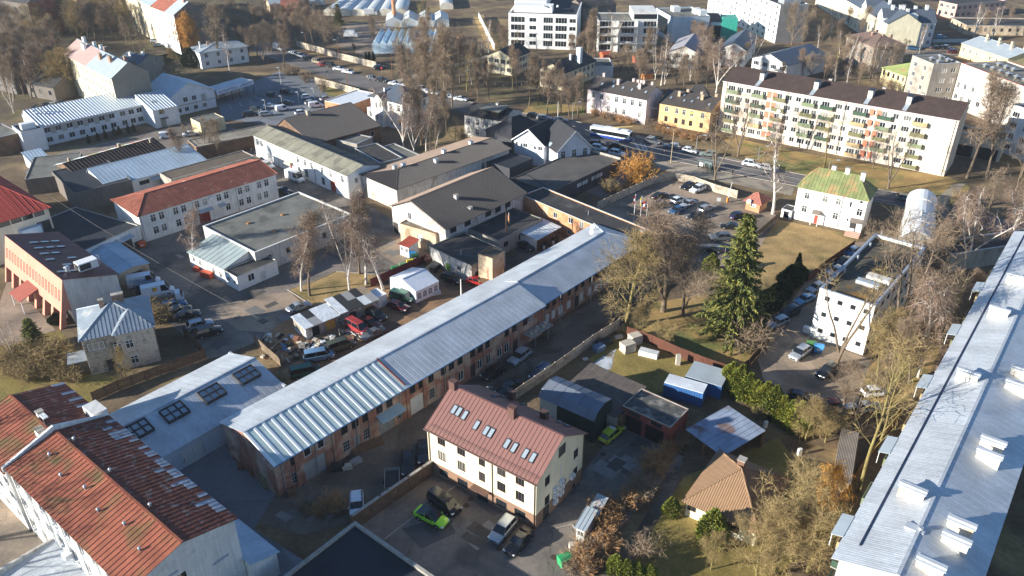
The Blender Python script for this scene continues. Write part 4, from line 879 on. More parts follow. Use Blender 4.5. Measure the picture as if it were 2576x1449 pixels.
b.flat(R_FELT,par=.3,cap=M('roof_edge_red',lin(170,70,66),var=.1))
for k in range(8): cowl(b,b.L*(.16+.105*k),b.W*.28,12.9)
for k in range(3): cowl(b,b.L*(.14+.1*k),b.W*.6,12.9)
b = Bld('ribbon_window_block','pale block with long ribbon windows at the edge of the lawn','building',(2549,262),(2720,325),W=14,z=13.0,mat=P_WHITE)
zb = height((2499,435),(2549,262)) 
for z_ in (2.0,4.9,7.8,10.7): b.grid(0,5,[z_],2.3,1.5,'3',m0=1.9,m1=1.9)
b.flat(R_DARK)
b = Bld('link_building','low pale linking building with dark gateway beneath','building',(2405,331),(2530,352),W=7,z=6.2,mat=PL('plaster_link',(196,186,166)))
b.door(0,b.L*.25,4.2,3.0,D_DARK,'roller'); b.door(0,b.L*.72,5.0,3.2,D_DARK,'roller'); b.flat(R_DARK,cap=M('cap_pale',lin(205,200,190),var=.05))
b = Bld('hipped_house','grey-brown three storey house with brown hipped roof','house',T(0,3,598,268),T(0,3,805,352),T(0,3,1055,345),9.2,PL('plaster_taupe',(150,136,122)))
for z_ in (1.6,4.4,7.2): b.grid(0,5,[z_],1.1,1.6,'T',m0=1.6)
for z_ in (4.2,7.2): b.win(1,b.W*.52,z_,1.,1.5,'2')
b.hip(11.8,M('roof_brown_hip',lin(110,92,82),rough=.8,var=.1),width=1.5,seam=None,o=.5)
for x,y in ((.5,.35),(.75,.7),(.3,.65),(.7,.5)): b.chimney(b.L*x,b.W*y,1.4,.8,.8,CHIM,z=10.6)
b = Bld('yellow_cottage','pale yellow house with mossy green roof beside the stepped block','house',T(0,3,865,510),T(0,3,1045,575),T(0,3,1150,500),5.5,PL('plaster_paleyellow',(226,212,160)))
b.grid(0,5,[4.1],1.,1.5,'T',fm=FR_B); b.door(0,b.L*.45,1.2,2.2,D_RED); b.hip(8.0,M('roof_moss_green',lin(150,158,96),rough=.8,var=.15,col2=lin(170,130,96),thr=.62),width=1.2,seam=None,o=.4); b.chimney(b.L*.55,b.W*.5,1.3,.8,.8,CHIM)
b = Bld('pale_roof_house','long low yellow house with pale grey roof and seven chimneys','house',T(0,3,1465,325),T(0,3,1815,440),T(0,3,1990,395),5.0,PL('plaster_straw',(226,206,150)))
b.grid(0,7,[3.0],1.,1.5,'2'); b.gable(b.ridge_from(T(0,3,1905,385)),R_PALE,width=1.4,seam=(.05,.05)); CHY = M('chimney_straw',lin(228,206,160),var=.1)
for k in range(7): b.chimney(b.L*(.1+.13*k),b.W*(.38 if k % 2 else .58),1.5,.8,.8,CHY)
b = Bld('row_house','white three storey row house with slate blue roof, gables and white chimneys','house',T(0,3,915,165),T(0,3,1270,165),T(0,3,1290,130),10.0,PL('plaster_bluewhite',(218,220,222)))
for z_ in (2.,5.,8.): b.grid(0,7,[z_],1.1,1.7,'T')
b.gable(14,R_DBLUE,width=1.5,seam=(.05,.05),o=.4)
for x,y in ((.12,.5),(.35,.5),(.42,.35),(.62,.55),(.85,.5)): b.chimney(b.L*x,b.W*y,1.6,1.1,.9,WHITE)
q = MB(); q.extr([(-.4,10),(-.4,12.6),(b.yr,12.9),(b.yr,10)],b.L*.42,b.L*.58,P_WHITE); b.part('dormer',q)
b = Bld('row_house','long white row house with gabled dormers and blue-grey roof running to the street','house',(2060,-42),T(0,3,905,175),W=13,z=10,mat=PL('plaster_rowcream',(226,216,186)))
for z_ in (2.,5.,8.): b.grid(0,18,[z_],1.1,1.7,'T')
b.gable(14,R_DBLUE,width=1.8,seam=(.05,.05),o=.4)
for k in range(7): b.chimney(b.L*(.2+.12*k),b.W*.5,1.5,1.1,.9,WHITE)
for k in range(2):
 x = b.L*(.72+.2*k); q = MB(); q.prism([(x-3,-.5),(x+3,-.5),(x+3,b.W*.45),(x-3,b.W*.45)],9.8,11.2,P_BRWH); q.face([(x-3.2,-.6,11.2),(x+3.2,-.6,11.2),(x,-.6,14.2)],P_BRWH); q.face([(x-3.3,-.7,11.15),(x,-.7,14.3),(x,b.W*.5,14.3),(x-3.3,b.W*.5,11.15)],R_DBLUE); q.face([(x,-.7,14.3),(x+3.3,-.7,11.15),(x+3.3,b.W*.5,11.15),(x,b.W*.5,14.3)],R_DBLUE); b.part('gabled_dormer',q)
b = Bld('slab_block','tall white six storey slab block with blank grey end wall','apartment block',(1788,-55),(1963.9,12.7),(2036.7,10.7),15.2,P_BRWH)
for z_ in (1.6,4.1,6.6,9.1,11.6,13.9): b.grid(0,15,[z_],1.7,1.3,'3')
b.flat(R_DARK); q = MB(); q.box((b.L*.9,b.W*.2,15),(b.L*.97,b.W*.8,17),METAL); b.part('roof_house',q)
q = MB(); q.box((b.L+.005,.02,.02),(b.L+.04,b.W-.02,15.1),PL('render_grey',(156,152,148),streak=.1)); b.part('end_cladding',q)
b = Bld('brick_school','red and white two storey school with long dark roof','school',T(0,3,1295,5),T(0,3,1430,35),W=30,z=6.5,mat=PL('plaster_rose',(206,168,150)))
b.grid(0,3,[1.9,4.9],1.8,1.6,'2'); b.grid(1,9,[1.9,4.9],1.8,1.6,'2'); b.flat(R_DARK)
b = Bld('low_long_house','long low pale house among birches with grey roof','house',T(0,3,1380,130),T(0,3,1500,190),W=40,z=4.0,mat=P_TAN)
b.grid(0,3,[2.2],1.2,1.4,'2',fm=FR_B); b.grid(1,12,[2.2],1.2,1.4,'2',fm=FR_B); b.flat(R_DARK)
def ridge_y(b,px,zr): return (at(*px,zr)-b.o).dot(b.v)
b = Bld('white_workshop','long white two storey workshop with greenish felt roof facing the van','workshop',(637,339),(874,441.7),Z1(1560,855),6.0,P_BRWH)
for p in ((15,550),(70,575),(525,785),(615,825),(697,865),(830,925),(937,970),(1085,1035)): b.win(0,b.on(0,Z1(*p))[0],4.4,1.2,1.75,'T')
for p in ((545,920),(640,985),(850,1085)): b.win(0,b.on(0,Z1(*p))[0],1.6,1.4,2.0,'1',fm=FR_G,gm=D_GRN)
b.door(0,b.on(0,Z1(975,1150))[0],2.2,2.8,D_RUSTY,'plank'); b.door(0,b.on(0,Z1(445,875))[0],1.1,2.1,D_RED)
b.winpx(1,[Z1(1262,1045)],.9,1.3,'2'); b.gable(b.ridge_from(Z1(1340,852)),R_FELTG,width=4.0,seam=(.10,.05),o=.35,og=.2,back=M('roof_felt_back_shaded',lin(78,80,80),rough=.95,var=.2))  # back slope felt is painted darker for the shade lying on it
t_ = b.on(0,Z1(430,840))[0]; q = MB(); q.extr([(-.02,3.1),(-.7,2.95),(-1.2,2.5),(-1.2,2.44),(-.7,2.88),(-.02,3.03)],t_-1.2,t_+1.2,M('canopy_cream',lin(220,206,160),var=.05)); b.part('door_canopy',q)
for t_ in (b.L*.27,b.L*.67,b.L-.2): b.downpipe(0,t_,STEEL)
WWS = b
for k,(o1,o2,zz) in enumerate((((1240,640),(1560,830),4.4),((1480,650),(1800,800),4.0),((850,500),(1270,590),4.6))):
 a = Z1(*o1); c = Z1(*o2)
 b = Bld('felt_roof_shed',['low shed with dark felt roof behind the white workshop','low shed with grey felt roof next to the tarpaulin heap','small flat roofed shed against the brick wall with three windows'][k],'shed',a,c,W=6.5,z=zz,mat=P_GREY); b.flat(R_FELT if k else R_DARK,par=.12)
b = Bld('ribbed_roof_hall','brick hall with large dark brown ribbed metal roof and one chimney','hall',Z1(725,580),Z1(1560,352),W=16,z=5.2,mat=BRICKB)
b.yr = ridge_y(b,Z1(1075,95),8.6); b.W = b.yr+5
for p in ((1240,528),(1360,492),(1467,458)): b.winpx(0,[Z1(*p)],2.2 if p[0] < 1400 else 1.2,1.5,'3' if p[0] < 1400 else '1')
b.door(0,b.on(0,Z1(1370,605))[0],2.0,2.6,D_RED); b.door(0,b.on(0,Z1(1478,560))[0],1.2,2.2,D_GRN)
b.gable(8.6,R_BROWN,width=.55,seam=(.22,.09),o=.5,og=.3,yr=b.yr); b.chimney(b.on_roof(Z1(660,225))[0],b.on_roof(Z1(660,225))[1],1.3,1.0,.9,P_TAN)
b = Bld('brick_garage','small orange brick garage with white flat roof by the car park','garage',T(0,1,517,762),T(0,1,695,800),T(0,1,880,700),4.3,BRICKO)
b.door(0,b.L*.3,3.0,2.8,D_DARK,'roller'); b.flat(R_WHITE,par=.1,cap=WHITE)
b = Bld('white_villa','tall white villa with grey hipped roof and birches in front','house',T(0,1,862,718),T(0,1,1105,778),T(0,1,1205,690),8.3,P_BRWH)
for z_ in (2.0,6.4): b.grid(0,4,[z_],1.1,2.0,'T'); b.grid(1,3,[z_],1.0,1.8,'T')
b.hip(11.2,R_DBLUE,width=1.4,seam=None,o=.6)
q = MB(); x = b.L*.33; q.prism([(x-1.7,-1.2),(x+1.7,-1.2),(x+1.7,-.01),(x-1.7,-.01)],0,8.0,P_BRWH); q.face([(x-1.9,-1.25,8.02),(x+1.9,-1.25,8.02),(x,-1.25,9.6)],P_BRWH); q.face([(x-2.1,-1.4,7.9),(x,-1.4,9.75),(x,2.5,9.75),(x-2.1,2.5,7.9)],R_DBLUE); q.face([(x,-1.4,9.75),(x+2.1,-1.4,7.9),(x+2.1,2.5,7.9),(x,2.5,9.75)],R_DBLUE); o_ = b.part('gabled_bay',q)
for k in range(2):
 for z_ in (1.8,5.4): wm,gm_ = window_mesh(1.0,1.8,'T',FR_W,CGLASS); w_ = link('window',wm,b.root,(x-.75+1.5*k,-1.25,z_)); link('pane',gm_,w_)
b.chimney(b.L*.3,b.W*.2,1.2,.5,.5,WHITE)
b = Bld('villa_porch','white glazed porch with flat roof at the foot of the white villa','porch',T(0,1,838,812),T(0,1,930,838),W=5,z=3.6,mat=P_BRWH); b.grid(0,2,[2.0],1.2,1.8,'2'); b.grid(3,2,[2.0],1.2,1.8,'2'); b.flat(R_WHITE,par=.1,cap=WHITE)
b = Bld('white_house','white two storey house with dark grey roof and box dormer','house',T(0,1,1572,862),T(0,1,1862,912),T(0,2,130,840),6.4,P_OLDWH)
for p in ((1608,945),(1672,915),(1738,930),(1805,945)): b.win(0,b.on(0,T(0,1,*p))[0],4.6,1.1,1.6,'T')
for p in ((1608,1020),(1672,1000)): b.win(0,b.on(0,T(0,1,*p))[0],1.8,1.1,1.6,'T')
b.gable(8.2,R_DARK,width=3,seam=None,o=.4,og=.3); q = MB(); q.box((b.L*.42,.6,6.5),(b.L*.85,b.W*.5,8.5),D_DARK); q.box((b.L*.38,.2,8.5),(b.L*.9,b.W*.62,8.65),R_FELT); o_ = b.part('box_dormer',q)
for k in range(3): wm,gm_ = window_mesh(1.2,1.1,'2',FR_B,CGLASS); w_ = link('window',wm,b.root,(b.L*(.5+.13*k),.52,7.1)); link('pane',gm_,w_)
b.chimney(b.L*.6,b.W*.52,1.0,.7,.7,P_OLDWH)
b = Bld('ribbed_roof_workshop','long workshop with ribbed brown roof hipped at its white end','workshop',(997.6,475),(1280.6,374),W=13,z=5.4,mat=P_OLDWH)
b.W = (at(905.6,440,5.4)-b.o).dot(b.v)
b.winpx(0,[Z2(1570,545),Z2(1645,525),Z2(1757,485)],1.2,1.8,'T'); b.door(0,b.on(0,Z2(1825,470))[0],1.1,2.4,D_WHITE)
zr = b.ridge_from(Z2(1660,192)); b.hip(zr,R_BROWN,width=.55,seam=(.22,.09),o=.5,hl=(at(1004.6,428,zr)-b.o).dot(b.u),hr=.05,back=R_TAN)
for p,bk in (((1415,265),0),((1075,372),0),((978,500),0)):
 x,y,z_ = b.on_roof(Z2(*p)); b.chimney(x,y,.9,.9,.9,P_WHITE,METAL)
for fx,fy in ((.16,.6),(.22,.56)): b.chimney(b.L*fx,b.W*fy,.9,1.0,.7,P_WHITE,METAL)
RW1 = b
b = Bld('ribbed_roof_workshop','broad workshop with ribbed brown gable roof above the black felt annex','workshop',(1120.6,571),(1317,482),W=16,z=6.4,mat=P_OLDWH)
zr = 9.6; b.yr = ridge_y(b,(1029.6,506),zr); b.W = b.yr+(at(997,478,6.4)-at(1029.6,506,6.4)).dot(b.v) ; b.W = max(b.W,b.yr*1.5)
for p in ((1195,1365),(1375,1290),(1635,1165),(1758,1110),(1880,1060)): b.win(0,b.on(0,Z2(*p))[0],5.2,1.9,1.7,'g',fm=FR_D,gm=GLASS)
b.winpx(3,[Z2(635,1065)],1.0,1.6,'2'); b.door(3,b.on(3,Z2(320,1080))[0],1.6,2.6,D_DARK)
b.gable(zr,R_BROWN,width=.55,seam=(.22,.09),o=.9,og=.6,yr=b.yr,back=R_TAN)
for p in ((1232,955),(1405,1080)): x,y,z_ = b.on_roof(Z2(*p)); b.chimney(x,y,.9 if p[0] < 1300 else .35,.8,.8,P_OLDWH)
q = MB(); q.face([(-.05,-.5,6.1),(-.05,b.yr,9.45),(-.6,b.yr,9.45),(-.6,-.5,6.1)],M('soffit_tan',lin(176,150,124),var=.08)); b.part('soffit',q)
RW2 = b
b = Bld('plaster_annex','weathered cream annex with rusty flat roof beside the broad workshop','shed',T(1,1,1085,237),T(1,1,1355,315),T(1,1,1430,268),4.4,P_TAN)
b.winpx(0,[T(1,1,1320,350)],.9,2.0,'T'); b.win(0,b.L*.55,2.4,1.5,1.6,'1',fm=FR_G,gm=BOARD); b.door(0,b.L*.8,1.0,2.0,D_GREY); b.flat(M('roof_rust_felt',lin(110,98,82),var=.3,scale=1,col2=lin(140,140,132),thr=.6),par=.08,pt=.15,cap=WOOD)
b = Bld('black_felt_annex','low white annex with black felt roof behind the party tent','shed',Z4(440,472),Z4(680,358),W=17,z=3.8,mat=P_OLDWH)
b.W = (at(*Z4(190,312),3.8)-b.o).dot(b.v); b.door(0,1.8,1.6,2.1,D_DARK); b.win(3,b.W*.7,2.0,1.2,1.1,'2'); b.flat(R_DARK,par=.1,pt=.15,cap=R_FELT)
q = MB(); q.cyl((2,5,3.7),(2,5,4.8),.09,.09,METAL,8); b.part('flue',q); FA1 = b
b = Bld('black_felt_annex','long low annex with black felt roof along the workshop windows','shed',Z4(630,290),Z4(945,135),W=9,z=3.7,mat=P_GREY); b.grid(0,3,[2.],1.4,1.2,'2',fm=FR_D); b.flat(R_DARK,par=.08,pt=.15,cap=R_FELT)
q = MB(); q.cyl((b.L*.55,4,3.6),(b.L*.55,4,5.6),.22,.2,BRICKO,8); q.cyl((b.L*.55,4,5.6),(b.L*.55,4,6.1),.12,.1,METAL,8); b.part('flue',q)
q = MB(); p_ = at(*Z4(688,335)); q = MB(); hh = height(Z4(688,335),Z4(683,75)[1]); q.cyl((0,0,0),(0,0,hh),.16,.12,M('rusty_pipe',lin(86,66,56),var=.2),8); q.cyl((0,0,hh-.02),(0,0,hh+.5),.2,.2,DARKMETAL,8)
o_ = q.build('steel_chimney'); o_.location = p_; tag(o_,'thin rusty steel chimney beside the transformer tower','chimney')
b = Bld('transformer_tower','small square plastered tower with mossy roof and graffiti','tower',Z4(487,385),Z4(588,418),Z4(695,372),6.4,P_TAN)
b.flat(R_MOSS,par=.05,pt=.12,cap=M('roof_slab_moss',lin(118,104,84),var=.25,scale=1.5)); b.door(0,b.L*.5,.9,1.9,D_GREY,z0=1.6)
q = MB(); 
for k in range(9): q.box((b.L*.62+.12*math.sin(k*2),-.012,1.5+.28*k),(b.L*.62+.35+.12*math.cos(k*3),-.003,1.68+.28*k),M('graffiti_red',lin(196,62,52),var=0))
b.part('graffiti',q)
q = MB(); q.box((b.L*.3,-1.5,1.5),(b.L*.95,-.02,1.6),WOOD); q.box((b.L*.32,-1.4,0),(b.L*.36,-1.3,1.5),WOOD); q.box((b.L*.9,-1.4,0),(b.L*.94,-1.3,1.5),WOOD); b.part('landing',q)
b = Bld('orange_brick_annex','long orange brick annex with flat black roof between workshop and warehouse','building',(1313,491),(1612,617),(1652,586),5.0,BRICKO)
b.winpx(0,[G_(325,175),G_(440,215),G_(525,247)],1.2,1.4,'2'); b.winpx(0,[G_(430,300)],1.1,1.3,'2')
b.win(0,b.on(0,G_(250,150))[0],3.6,1.3,1.8,'1',fm=FR_W,gm=M('pale_brick_fill',lin(206,170,136),var=.1)); b.flat(R_DARK,par=.18,pt=.2,cap=M('cap_white',lin(200,198,192),var=.05))
x = b.on(0,G_(940,310))[0]; b.chimney(min(x,b.L-2),b.W*.45,1.6,.9,.9,BRICKO,CONC,z=4.8); q = MB(); q.cyl((b.L*.5,b.W*.5,4.8),(b.L*.5,b.W*.5,5.8),.1,.1,METAL,8); b.part('flue',q)
D_HALL = PL('hall_dark_wall',(72,72,76),streak=.05); R_HALL = M('roof_hall_felt',lin(92,88,84),rough=.95,var=.14,scale=.3,col2=lin(80,77,74),thr=.58,sc2=.15)
b = Bld('black_hall','large low black hall with flat felt roof and white strip windows','hall',(1388,483),(1559.7,402.7),(1478,367),4.0,D_HALL)
for p in ((655,575),(673,567),(693,558),(713,548),(757,523),(778,515),(798,505),(818,497)): b.win(0,b.on(0,Z3(*p))[0],2.5,.95,.95,'1',fm=FR_W,gm=BOARD)
b.flat(R_HALL,par=.12,pt=.2,cap=R_HALL); q = MB(); q.box((b.L-.05,-.1,3.6),(b.L+.3,b.W+.1,4.6),CONC); b.part('parapet',q)
for t_ in (b.L*.42,b.L*.62): b.downpipe(0,t_,BLACK)
HALL = b
R_BLK = M('roof_black_shingle',lin(52,52,56),rough=.85,var=.12,rnd=.03)
P_LG = PL('board_light_grey',(206,208,212),streak=.05)
b = Bld('black_roof_house','black roofed house with white trimmed gables rising behind the black hall','house',Z3(410,300),Z3(545,225),W=9,z=6.2,mat=P_LG)
b.W = (at(*Z3(248,228),6.2)-b.o).dot(b.v); b.grid(3,4,[4.9],1.3,1.1,'2'); b.gable(b.ridge_from(Z3(330,188),x=0),R_BLK,width=1.2,seam=None,o=.5,og=.5)
for t_ in (b.W*.35,b.W*.8):
 q = MB(); q.box((-.45,t_-.4,4.6),(-.05,t_+.4,5.3),WHITE); b.part('air_conditioner',q)
q = MB(); yr,zr = b.yr,b.zr
q.extr([(-.55,5.95),(yr,zr+.1),(yr,zr-.2),(-.55,5.65)],-.58,-.53,WHITE); q.extr([(b.W+.55,5.95),(yr,zr+.1),(yr,zr-.2),(b.W+.55,5.65)][::-1],-.58,-.53,WHITE); b.part('bargeboard',q)
HL,zr0 = b,b.zr
b = Bld('black_roof_house','black roofed wing with glazed white gable facing the trolleybus street','house',Z3(395,262),Z3(508,345),Z3(645,245),6.0,P_LG)
b.grid(1,3,[4.7],1.3,2.0,'T'); b.gable(b.ridge_from(Z3(580,200)),R_BLK,width=1.2,seam=None,o=.5,og=.5); b.skylight(Z3(455,300),1.6,1.3)
q = MB(); yr,zr = b.yr,b.zr; q.extr([(-.55,5.75),(yr,zr+.1),(yr,zr-.2),(-.55,5.45)],b.L+.53,b.L+.58,WHITE); q.extr([(b.W+.55,5.75),(yr,zr+.1),(yr,zr-.2),(b.W+.55,5.45)][::-1],b.L+.53,b.L+.58,WHITE); b.part('bargeboard',q)
b = Bld('black_roof_house','low black hipped roof wing against the white house wall','house',Z3(180,255),Z3(420,175),W=10,z=5.0,mat=D_HALL); b.hip(8.4,R_BLK,width=1.2,seam=None,o=.3)
b = Bld('black_flat_block','flat black roofed block joining the workshop and the black hall','building',Z3(165,470),Z3(330,400),W=17,z=4.2,mat=D_HALL); b.flat(R_BLUEK,par=.1,pt=.15,cap=R_BLUEK)
for k in range(2): q = MB(); q.box((b.L*(.15+.1*k),b.W*.8,4.1),(b.L*(.15+.1*k)+.8,b.W*.8+.6,4.9),WHITE); b.part('air_conditioner',q)
b = Bld('black_flat_block','narrow black roofed passage between the broad workshop and the brick annex','building',Z3(262,640),Z3(430,600),W=9,z=3.9,mat=D_HALL); b.flat(R_BLUEK,par=.1,pt=.15,cap=R_BLUEK)
TENT = M('tent_fabric',lin(224,228,234),rough=.6,var=.06,scale=1.2,bump=.03,bscale=1.5,spec=.2)
b = Bld('party_tent','white party tent with arched windows in the scrap yard','tent',T(1,1,1205,752),T(1,1,1378,672),W=6,z=2.5,mat=TENT)
b.W = (at(*T(1,1,1005,645),2.5)-b.o).dot(b.v); b.gable(b.ridge_from(T(1,1,1120,655),x=0),TENT,width=2.2,seam=None,o=.08,og=.05,thick=.02)
for k in range(4):
 x = b.L*(.14+.24*k); q = MB(); pts = [(-.42,.75),(.42,.75)] + [(.42*math.cos(a),1.5+.42*math.sin(a)) for a in [math.pi*j/8 for j in range(9)]]
 q.face([(x+px_,-.02,pz) for px_,pz in pts],M('tent_window',lin(120,128,140),rough=.2,var=0)); o_ = b.part('arched_window',q)
 q = MB(); q.box((x-.03,-.035,.75),(x+.03,-.024,1.9),WHITE); q.box((x-.42,-.034,1.32),(x+.42,-.025,1.38),WHITE); q.build('glazing_bar',o_)
b = Bld('kiosk','small white kiosk with red tiled roof beside the bins','kiosk',T(1,1,1085,392),T(1,1,1150,415),W=3,z=2.5,mat=WHITE); b.grid(0,2,[1.5],.8,1.0,'2'); b.shed(2.9,M('kiosk_roof',lin(150,72,56),var=.15),width=.8,seam=(.05,.04))
b = Bld('canopy','white sheeted canopy over barrels beside the orange brick wall','canopy',T(1,2,190,362),T(1,2,365,265),W=5,z=2.6,mat=P_GREY)
b.W = (at(*T(1,2,60,285),2.6)-b.o).dot(b.v)
R_SHEET = M('canopy_sheet',lin(206,208,208),rough=.5,var=.1,col2=lin(80,76,72),thr=.70,sc2=.9)
panels(b.root,[(-.2,-.2,2.6),(b.L+.2,-.2,2.6),(b.L+.2,b.W,3.2),(-.2,b.W,3.2)],R_SHEET,.9,(.05,.04),.04)
for x_ in (0.05,b.L-.05):
 for y_ in (.05,b.W-.1): q = MB(); q.box((x_-.06,y_-.06,0),(x_+.06,y_+.06,2.55+.6*y_/b.W),WOOD); b.part('post',q)
q = MB(); q.box((-.02,.15,0),(.02,b.W-.2,2.5),P_OLDWH); b.part('side_wall',q); CAN = b
b = Bld('white_workshop','white two storey workshop with rusty red seam roof and red double door','workshop',(348,543),(693,437),(640,399),6.2,P_WHITE)
q0 = lambda x,y: T(1,0,x,y)
for p in ((1155,190),(1218,168),(1325,135),(1385,115),(1485,85),(1545,65),(1650,30),(1705,12),(1810,-20),(1865,-38),(1955,-60),(2010,-75)): b.win(0,b.on(0,q0(*p))[0],4.7,1.2,1.7,'T')
for p in ((1183,298),(1243,275),(1350,230),(1412,215),(1725,115),(1825,85),(1880,65),(1960,45),(2010,30)): b.win(0,b.on(0,q0(*p))[0],1.9,1.2,1.7,'T')
b.door(0,b.on(0,q0(1545,180))[0],2.6,2.5,D_RED,'plank'); b.door(0,b.on(0,q0(1672,148))[0],1.0,2.1,D_WHITE)
zr = b.ridge_from((655,403)); hl = (at(370,491,zr)-b.o).dot(b.u); b.hip(zr,R_ORUST,width=.75,seam=(.05,.05),smat=SEAM,o=.4,hl=max(hl,3),hr=.05)
for p,w_ in (((1545,125),3.2),((1672,112),1.6)):
 t_ = b.on(0,q0(*p))[0]; q = MB(); q.extr([(-.02,3.3),(-1.1,2.9),(-1.1,2.8),(-.02,3.2)],t_-w_/2,t_+w_/2,R_PALE); b.part('door_canopy',q)
q = MB(); t_ = b.on(0,q0(1585,35))[0]; q.box((t_-.4,-.4,5.0),(t_+.4,-.02,5.6),WHITE); b.part('air_conditioner',q)
for t_ in (.3,b.L*.36,b.L*.68): b.downpipe(0,t_,STEEL)
WRW = b
b = Bld('brown_felt_shed','long shed with brown felt roof behind the rusty red workshop','shed',(430,452),(640,393),W=6,z=4.6,mat=P_GREY); b.flat(M('roof_brown_felt',lin(104,92,78),rough=.95,var=.15),par=.1,pt=.15,cap=CONC)
b = Bld('flat_roof_workshop','flat felt roofed workshop with white parapet behind the leaning birches','workshop',(640,636),(884,538),(770,476),4.9,P_OLDWH)
b.grid(0,5,[2.6],1.0,1.2,'2',fm=FR_D,m0=3.); b.flat(R_FELT,par=.25,pt=.25,cap=P_BRWH); b.win(0,3,2.5,1,1.2)
for fx,fy in ((.35,.3),(.6,.6),(.3,.7)): q = MB(); q.cyl((b.L*fx,b.W*fy,4.6),(b.L*fx,b.W*fy,4.95),.5,.4,M('roof_hatch_rust',lin(150,110,76),var=.1),10); b.part('roof_hatch',q)
b.yr = 1
b = Bld('lean_to','white lean-to with pale grey-green sheet roof below the flat workshop','workshop',T(1,0,1422,452),T(1,0,1690,578),W=5,z=3.2,mat=P_BRWH)
b.W = (at(*T(1,0,1905,452),4.4)-at(*T(1,0,1690,578),3.2)).dot(b.v)*.95
for p in ((1462,505),(1510,535),(1610,590),(1665,625)): b.winpx(0,[T(1,0,*p)],1.0,1.3,'T')
b.shed(4.6,M('roof_pale_green',lin(160,170,168),rough=.6,var=.1,scale=.4),width=1.4,seam=(.05,.05))
b = Bld('corner_shed','small white corner shed with dark flat roof at the end of the lean-to','shed',T(1,0,1690,590),T(1,0,1785,642),W=9,z=3.1,mat=P_BRWH); b.grid(0,2,[1.6],.9,.9,'2'); b.win(1,3,1.8,1.4,1.5,'2'); b.door(1,5.5,1.0,2.0,D_WHITE); b.flat(R_DARK,par=.12,pt=.15,cap=R_FELT)
STONE = M('limestone_block',lin(178,168,152),rough=.95,var=.18,scale=2.5,col2=lin(140,130,116),thr=.6,sc2=1.2,rnd=.1)
JOINT = M('stone_joint',lin(120,112,100),rough=.95,var=.1)
b = Bld('stone_villa','grey limestone block house with silver hipped roof and brick chimneys','house',T(1,0,610,1112),T(1,0,1148,992),W=9,z=6.9,mat=JOINT)
b.W = max(7.5,(at(*T(1,0,455,915),6.9)-b.o).dot(b.v))
b.winpx(0,[T(1,0,725,1165)],2.4,1.4,'3'); b.winpx(0,[T(1,0,890,1160)],1.2,1.6,'T'); b.winpx(0,[T(1,0,975,1130)],1.2,1.6,'T'); b.winpx(0,[T(1,0,1015,1245)],1.2,1.5,'T',fm=FR_G); b.door(0,b.on(0,T(1,0,830,1260))[0],1.1,2.1,D_DARK)
b.win(3,b.W*.5,5.0,1.3,1.6,'T'); b.win(3,b.W*.75,1.8,1.2,1.5,'T')
R_VILLA = M('roof_villa_metal',lin(150,158,166),rough=.5,metal=.2,var=.15,scale=.6,col2=lin(190,188,180),thr=.62,sc2=.4)
b.hip(b.z+2.6,R_VILLA,width=.6,seam=(.03,.04),o=.4)
for f in (0,3):       # courses of stone blocks with recessed joints around the openings
 q = MB(); Lf = b.flen(f); hgt_,len_ = .27,.62; r_ = 0; z_ = .02
 while z_ < 6.85:
  x_ = 0.01-(r_ % 2)*len_/2; z1 = min(z_+hgt_-.02,6.88)
  while x_ < Lf-.02:
   x1 = min(x_+len_*random.uniform(.8,1.15),Lf-.01); xa = max(x_,.01); xb = x1-.02
   if xb-xa > .08 and not any(xa < o_[1]+.02 and xb > o_[0]-.02 and z_ < o_[3]+.02 and z1 > o_[2]-.02 for o_ in b.op[f]):
    d_ = random.uniform(.035,.06); p = [b.P(f,xa,0,z_),b.P(f,xb,0,z_),b.P(f,xb,0,z1),b.P(f,xa,0,z1)]; o4 = [b.P(f,xa+.01,-d_,z_+.01),b.P(f,xb-.01,-d_,z_+.01),b.P(f,xb-.01,-d_,z1-.01),b.P(f,xa+.01,-d_,z1-.01)]
    q.face(o4,STONE)
    for k in range(4): q.face([p[k],p[(k+1) % 4],o4[(k+1) % 4],o4[k]],STONE)
   x_ = x1
  z_ += hgt_; r_ += 1
 o_ = b.part('stone_block_courses',q); o_['kind'] = 'stuff'
x0,x1,yf = b.L*.42,b.L+.35,-1.0
q = MB(); q.prism([(x0+.3,yf+.4),(b.L-.02,yf+.4),(b.L-.02,-.07),(x0+.3,-.07)],0,6.84,STONE); b.part('bay',q)
panels(b.root,[(x0,yf,6.7),(x1,yf,6.7),((x0+x1)/2,2.6,9.1)],R_VILLA,.6,(.03,.04),.07); panels(b.root,[(x0,2.6,6.95),(x0,yf,6.7),((x0+x1)/2,2.6,9.1)],R_VILLA,.6,(.03,.04),.07)
for k,p in enumerate((T(1,0,975,1130),T(1,0,890,1160),T(1,0,1015,1245))):
 t_,z_ = b.on(0,p); wm,gm_ = window_mesh(1.2,1.5,'T',FR_W,CGLASS); w_ = link('window',wm,b.root,(t_,yf+.3,z_-.8)); link('pane',gm_,w_)
b.chimney(b.L*.36,b.W*.55,1.5,.7,.7,CHIM,z=8.6); b.chimney(b.L*.60,b.W*.62,1.7,1.7,.8,CHIM,z=8.5)
q = MB(); q.box((-2.6,1.2,0),(-.06,4.0,2.4),JOINT); q.extr([(.8,2.35),(4.3,2.35),(4.3,2.5),(.8,2.5)],-3.0,-.05,R_VILLA); b.part('porch',q)
pa,pb = T(1,0,40,328),T(1,0,465,660); zt = 9.0
b = Bld('salmon_office','office with leaning salmon facade of narrow windows and brown metal roof','building',pa,pb,W=16,z=zt,mat=P_WHITE)
b.W = (at(*T(1,0,920,648),6.4)-at(*pb,zt)).dot(b.v); lean = 2.6; b.yr = b.W
b.L += 0
q = MB(); L_,W_ = b.L,b.W
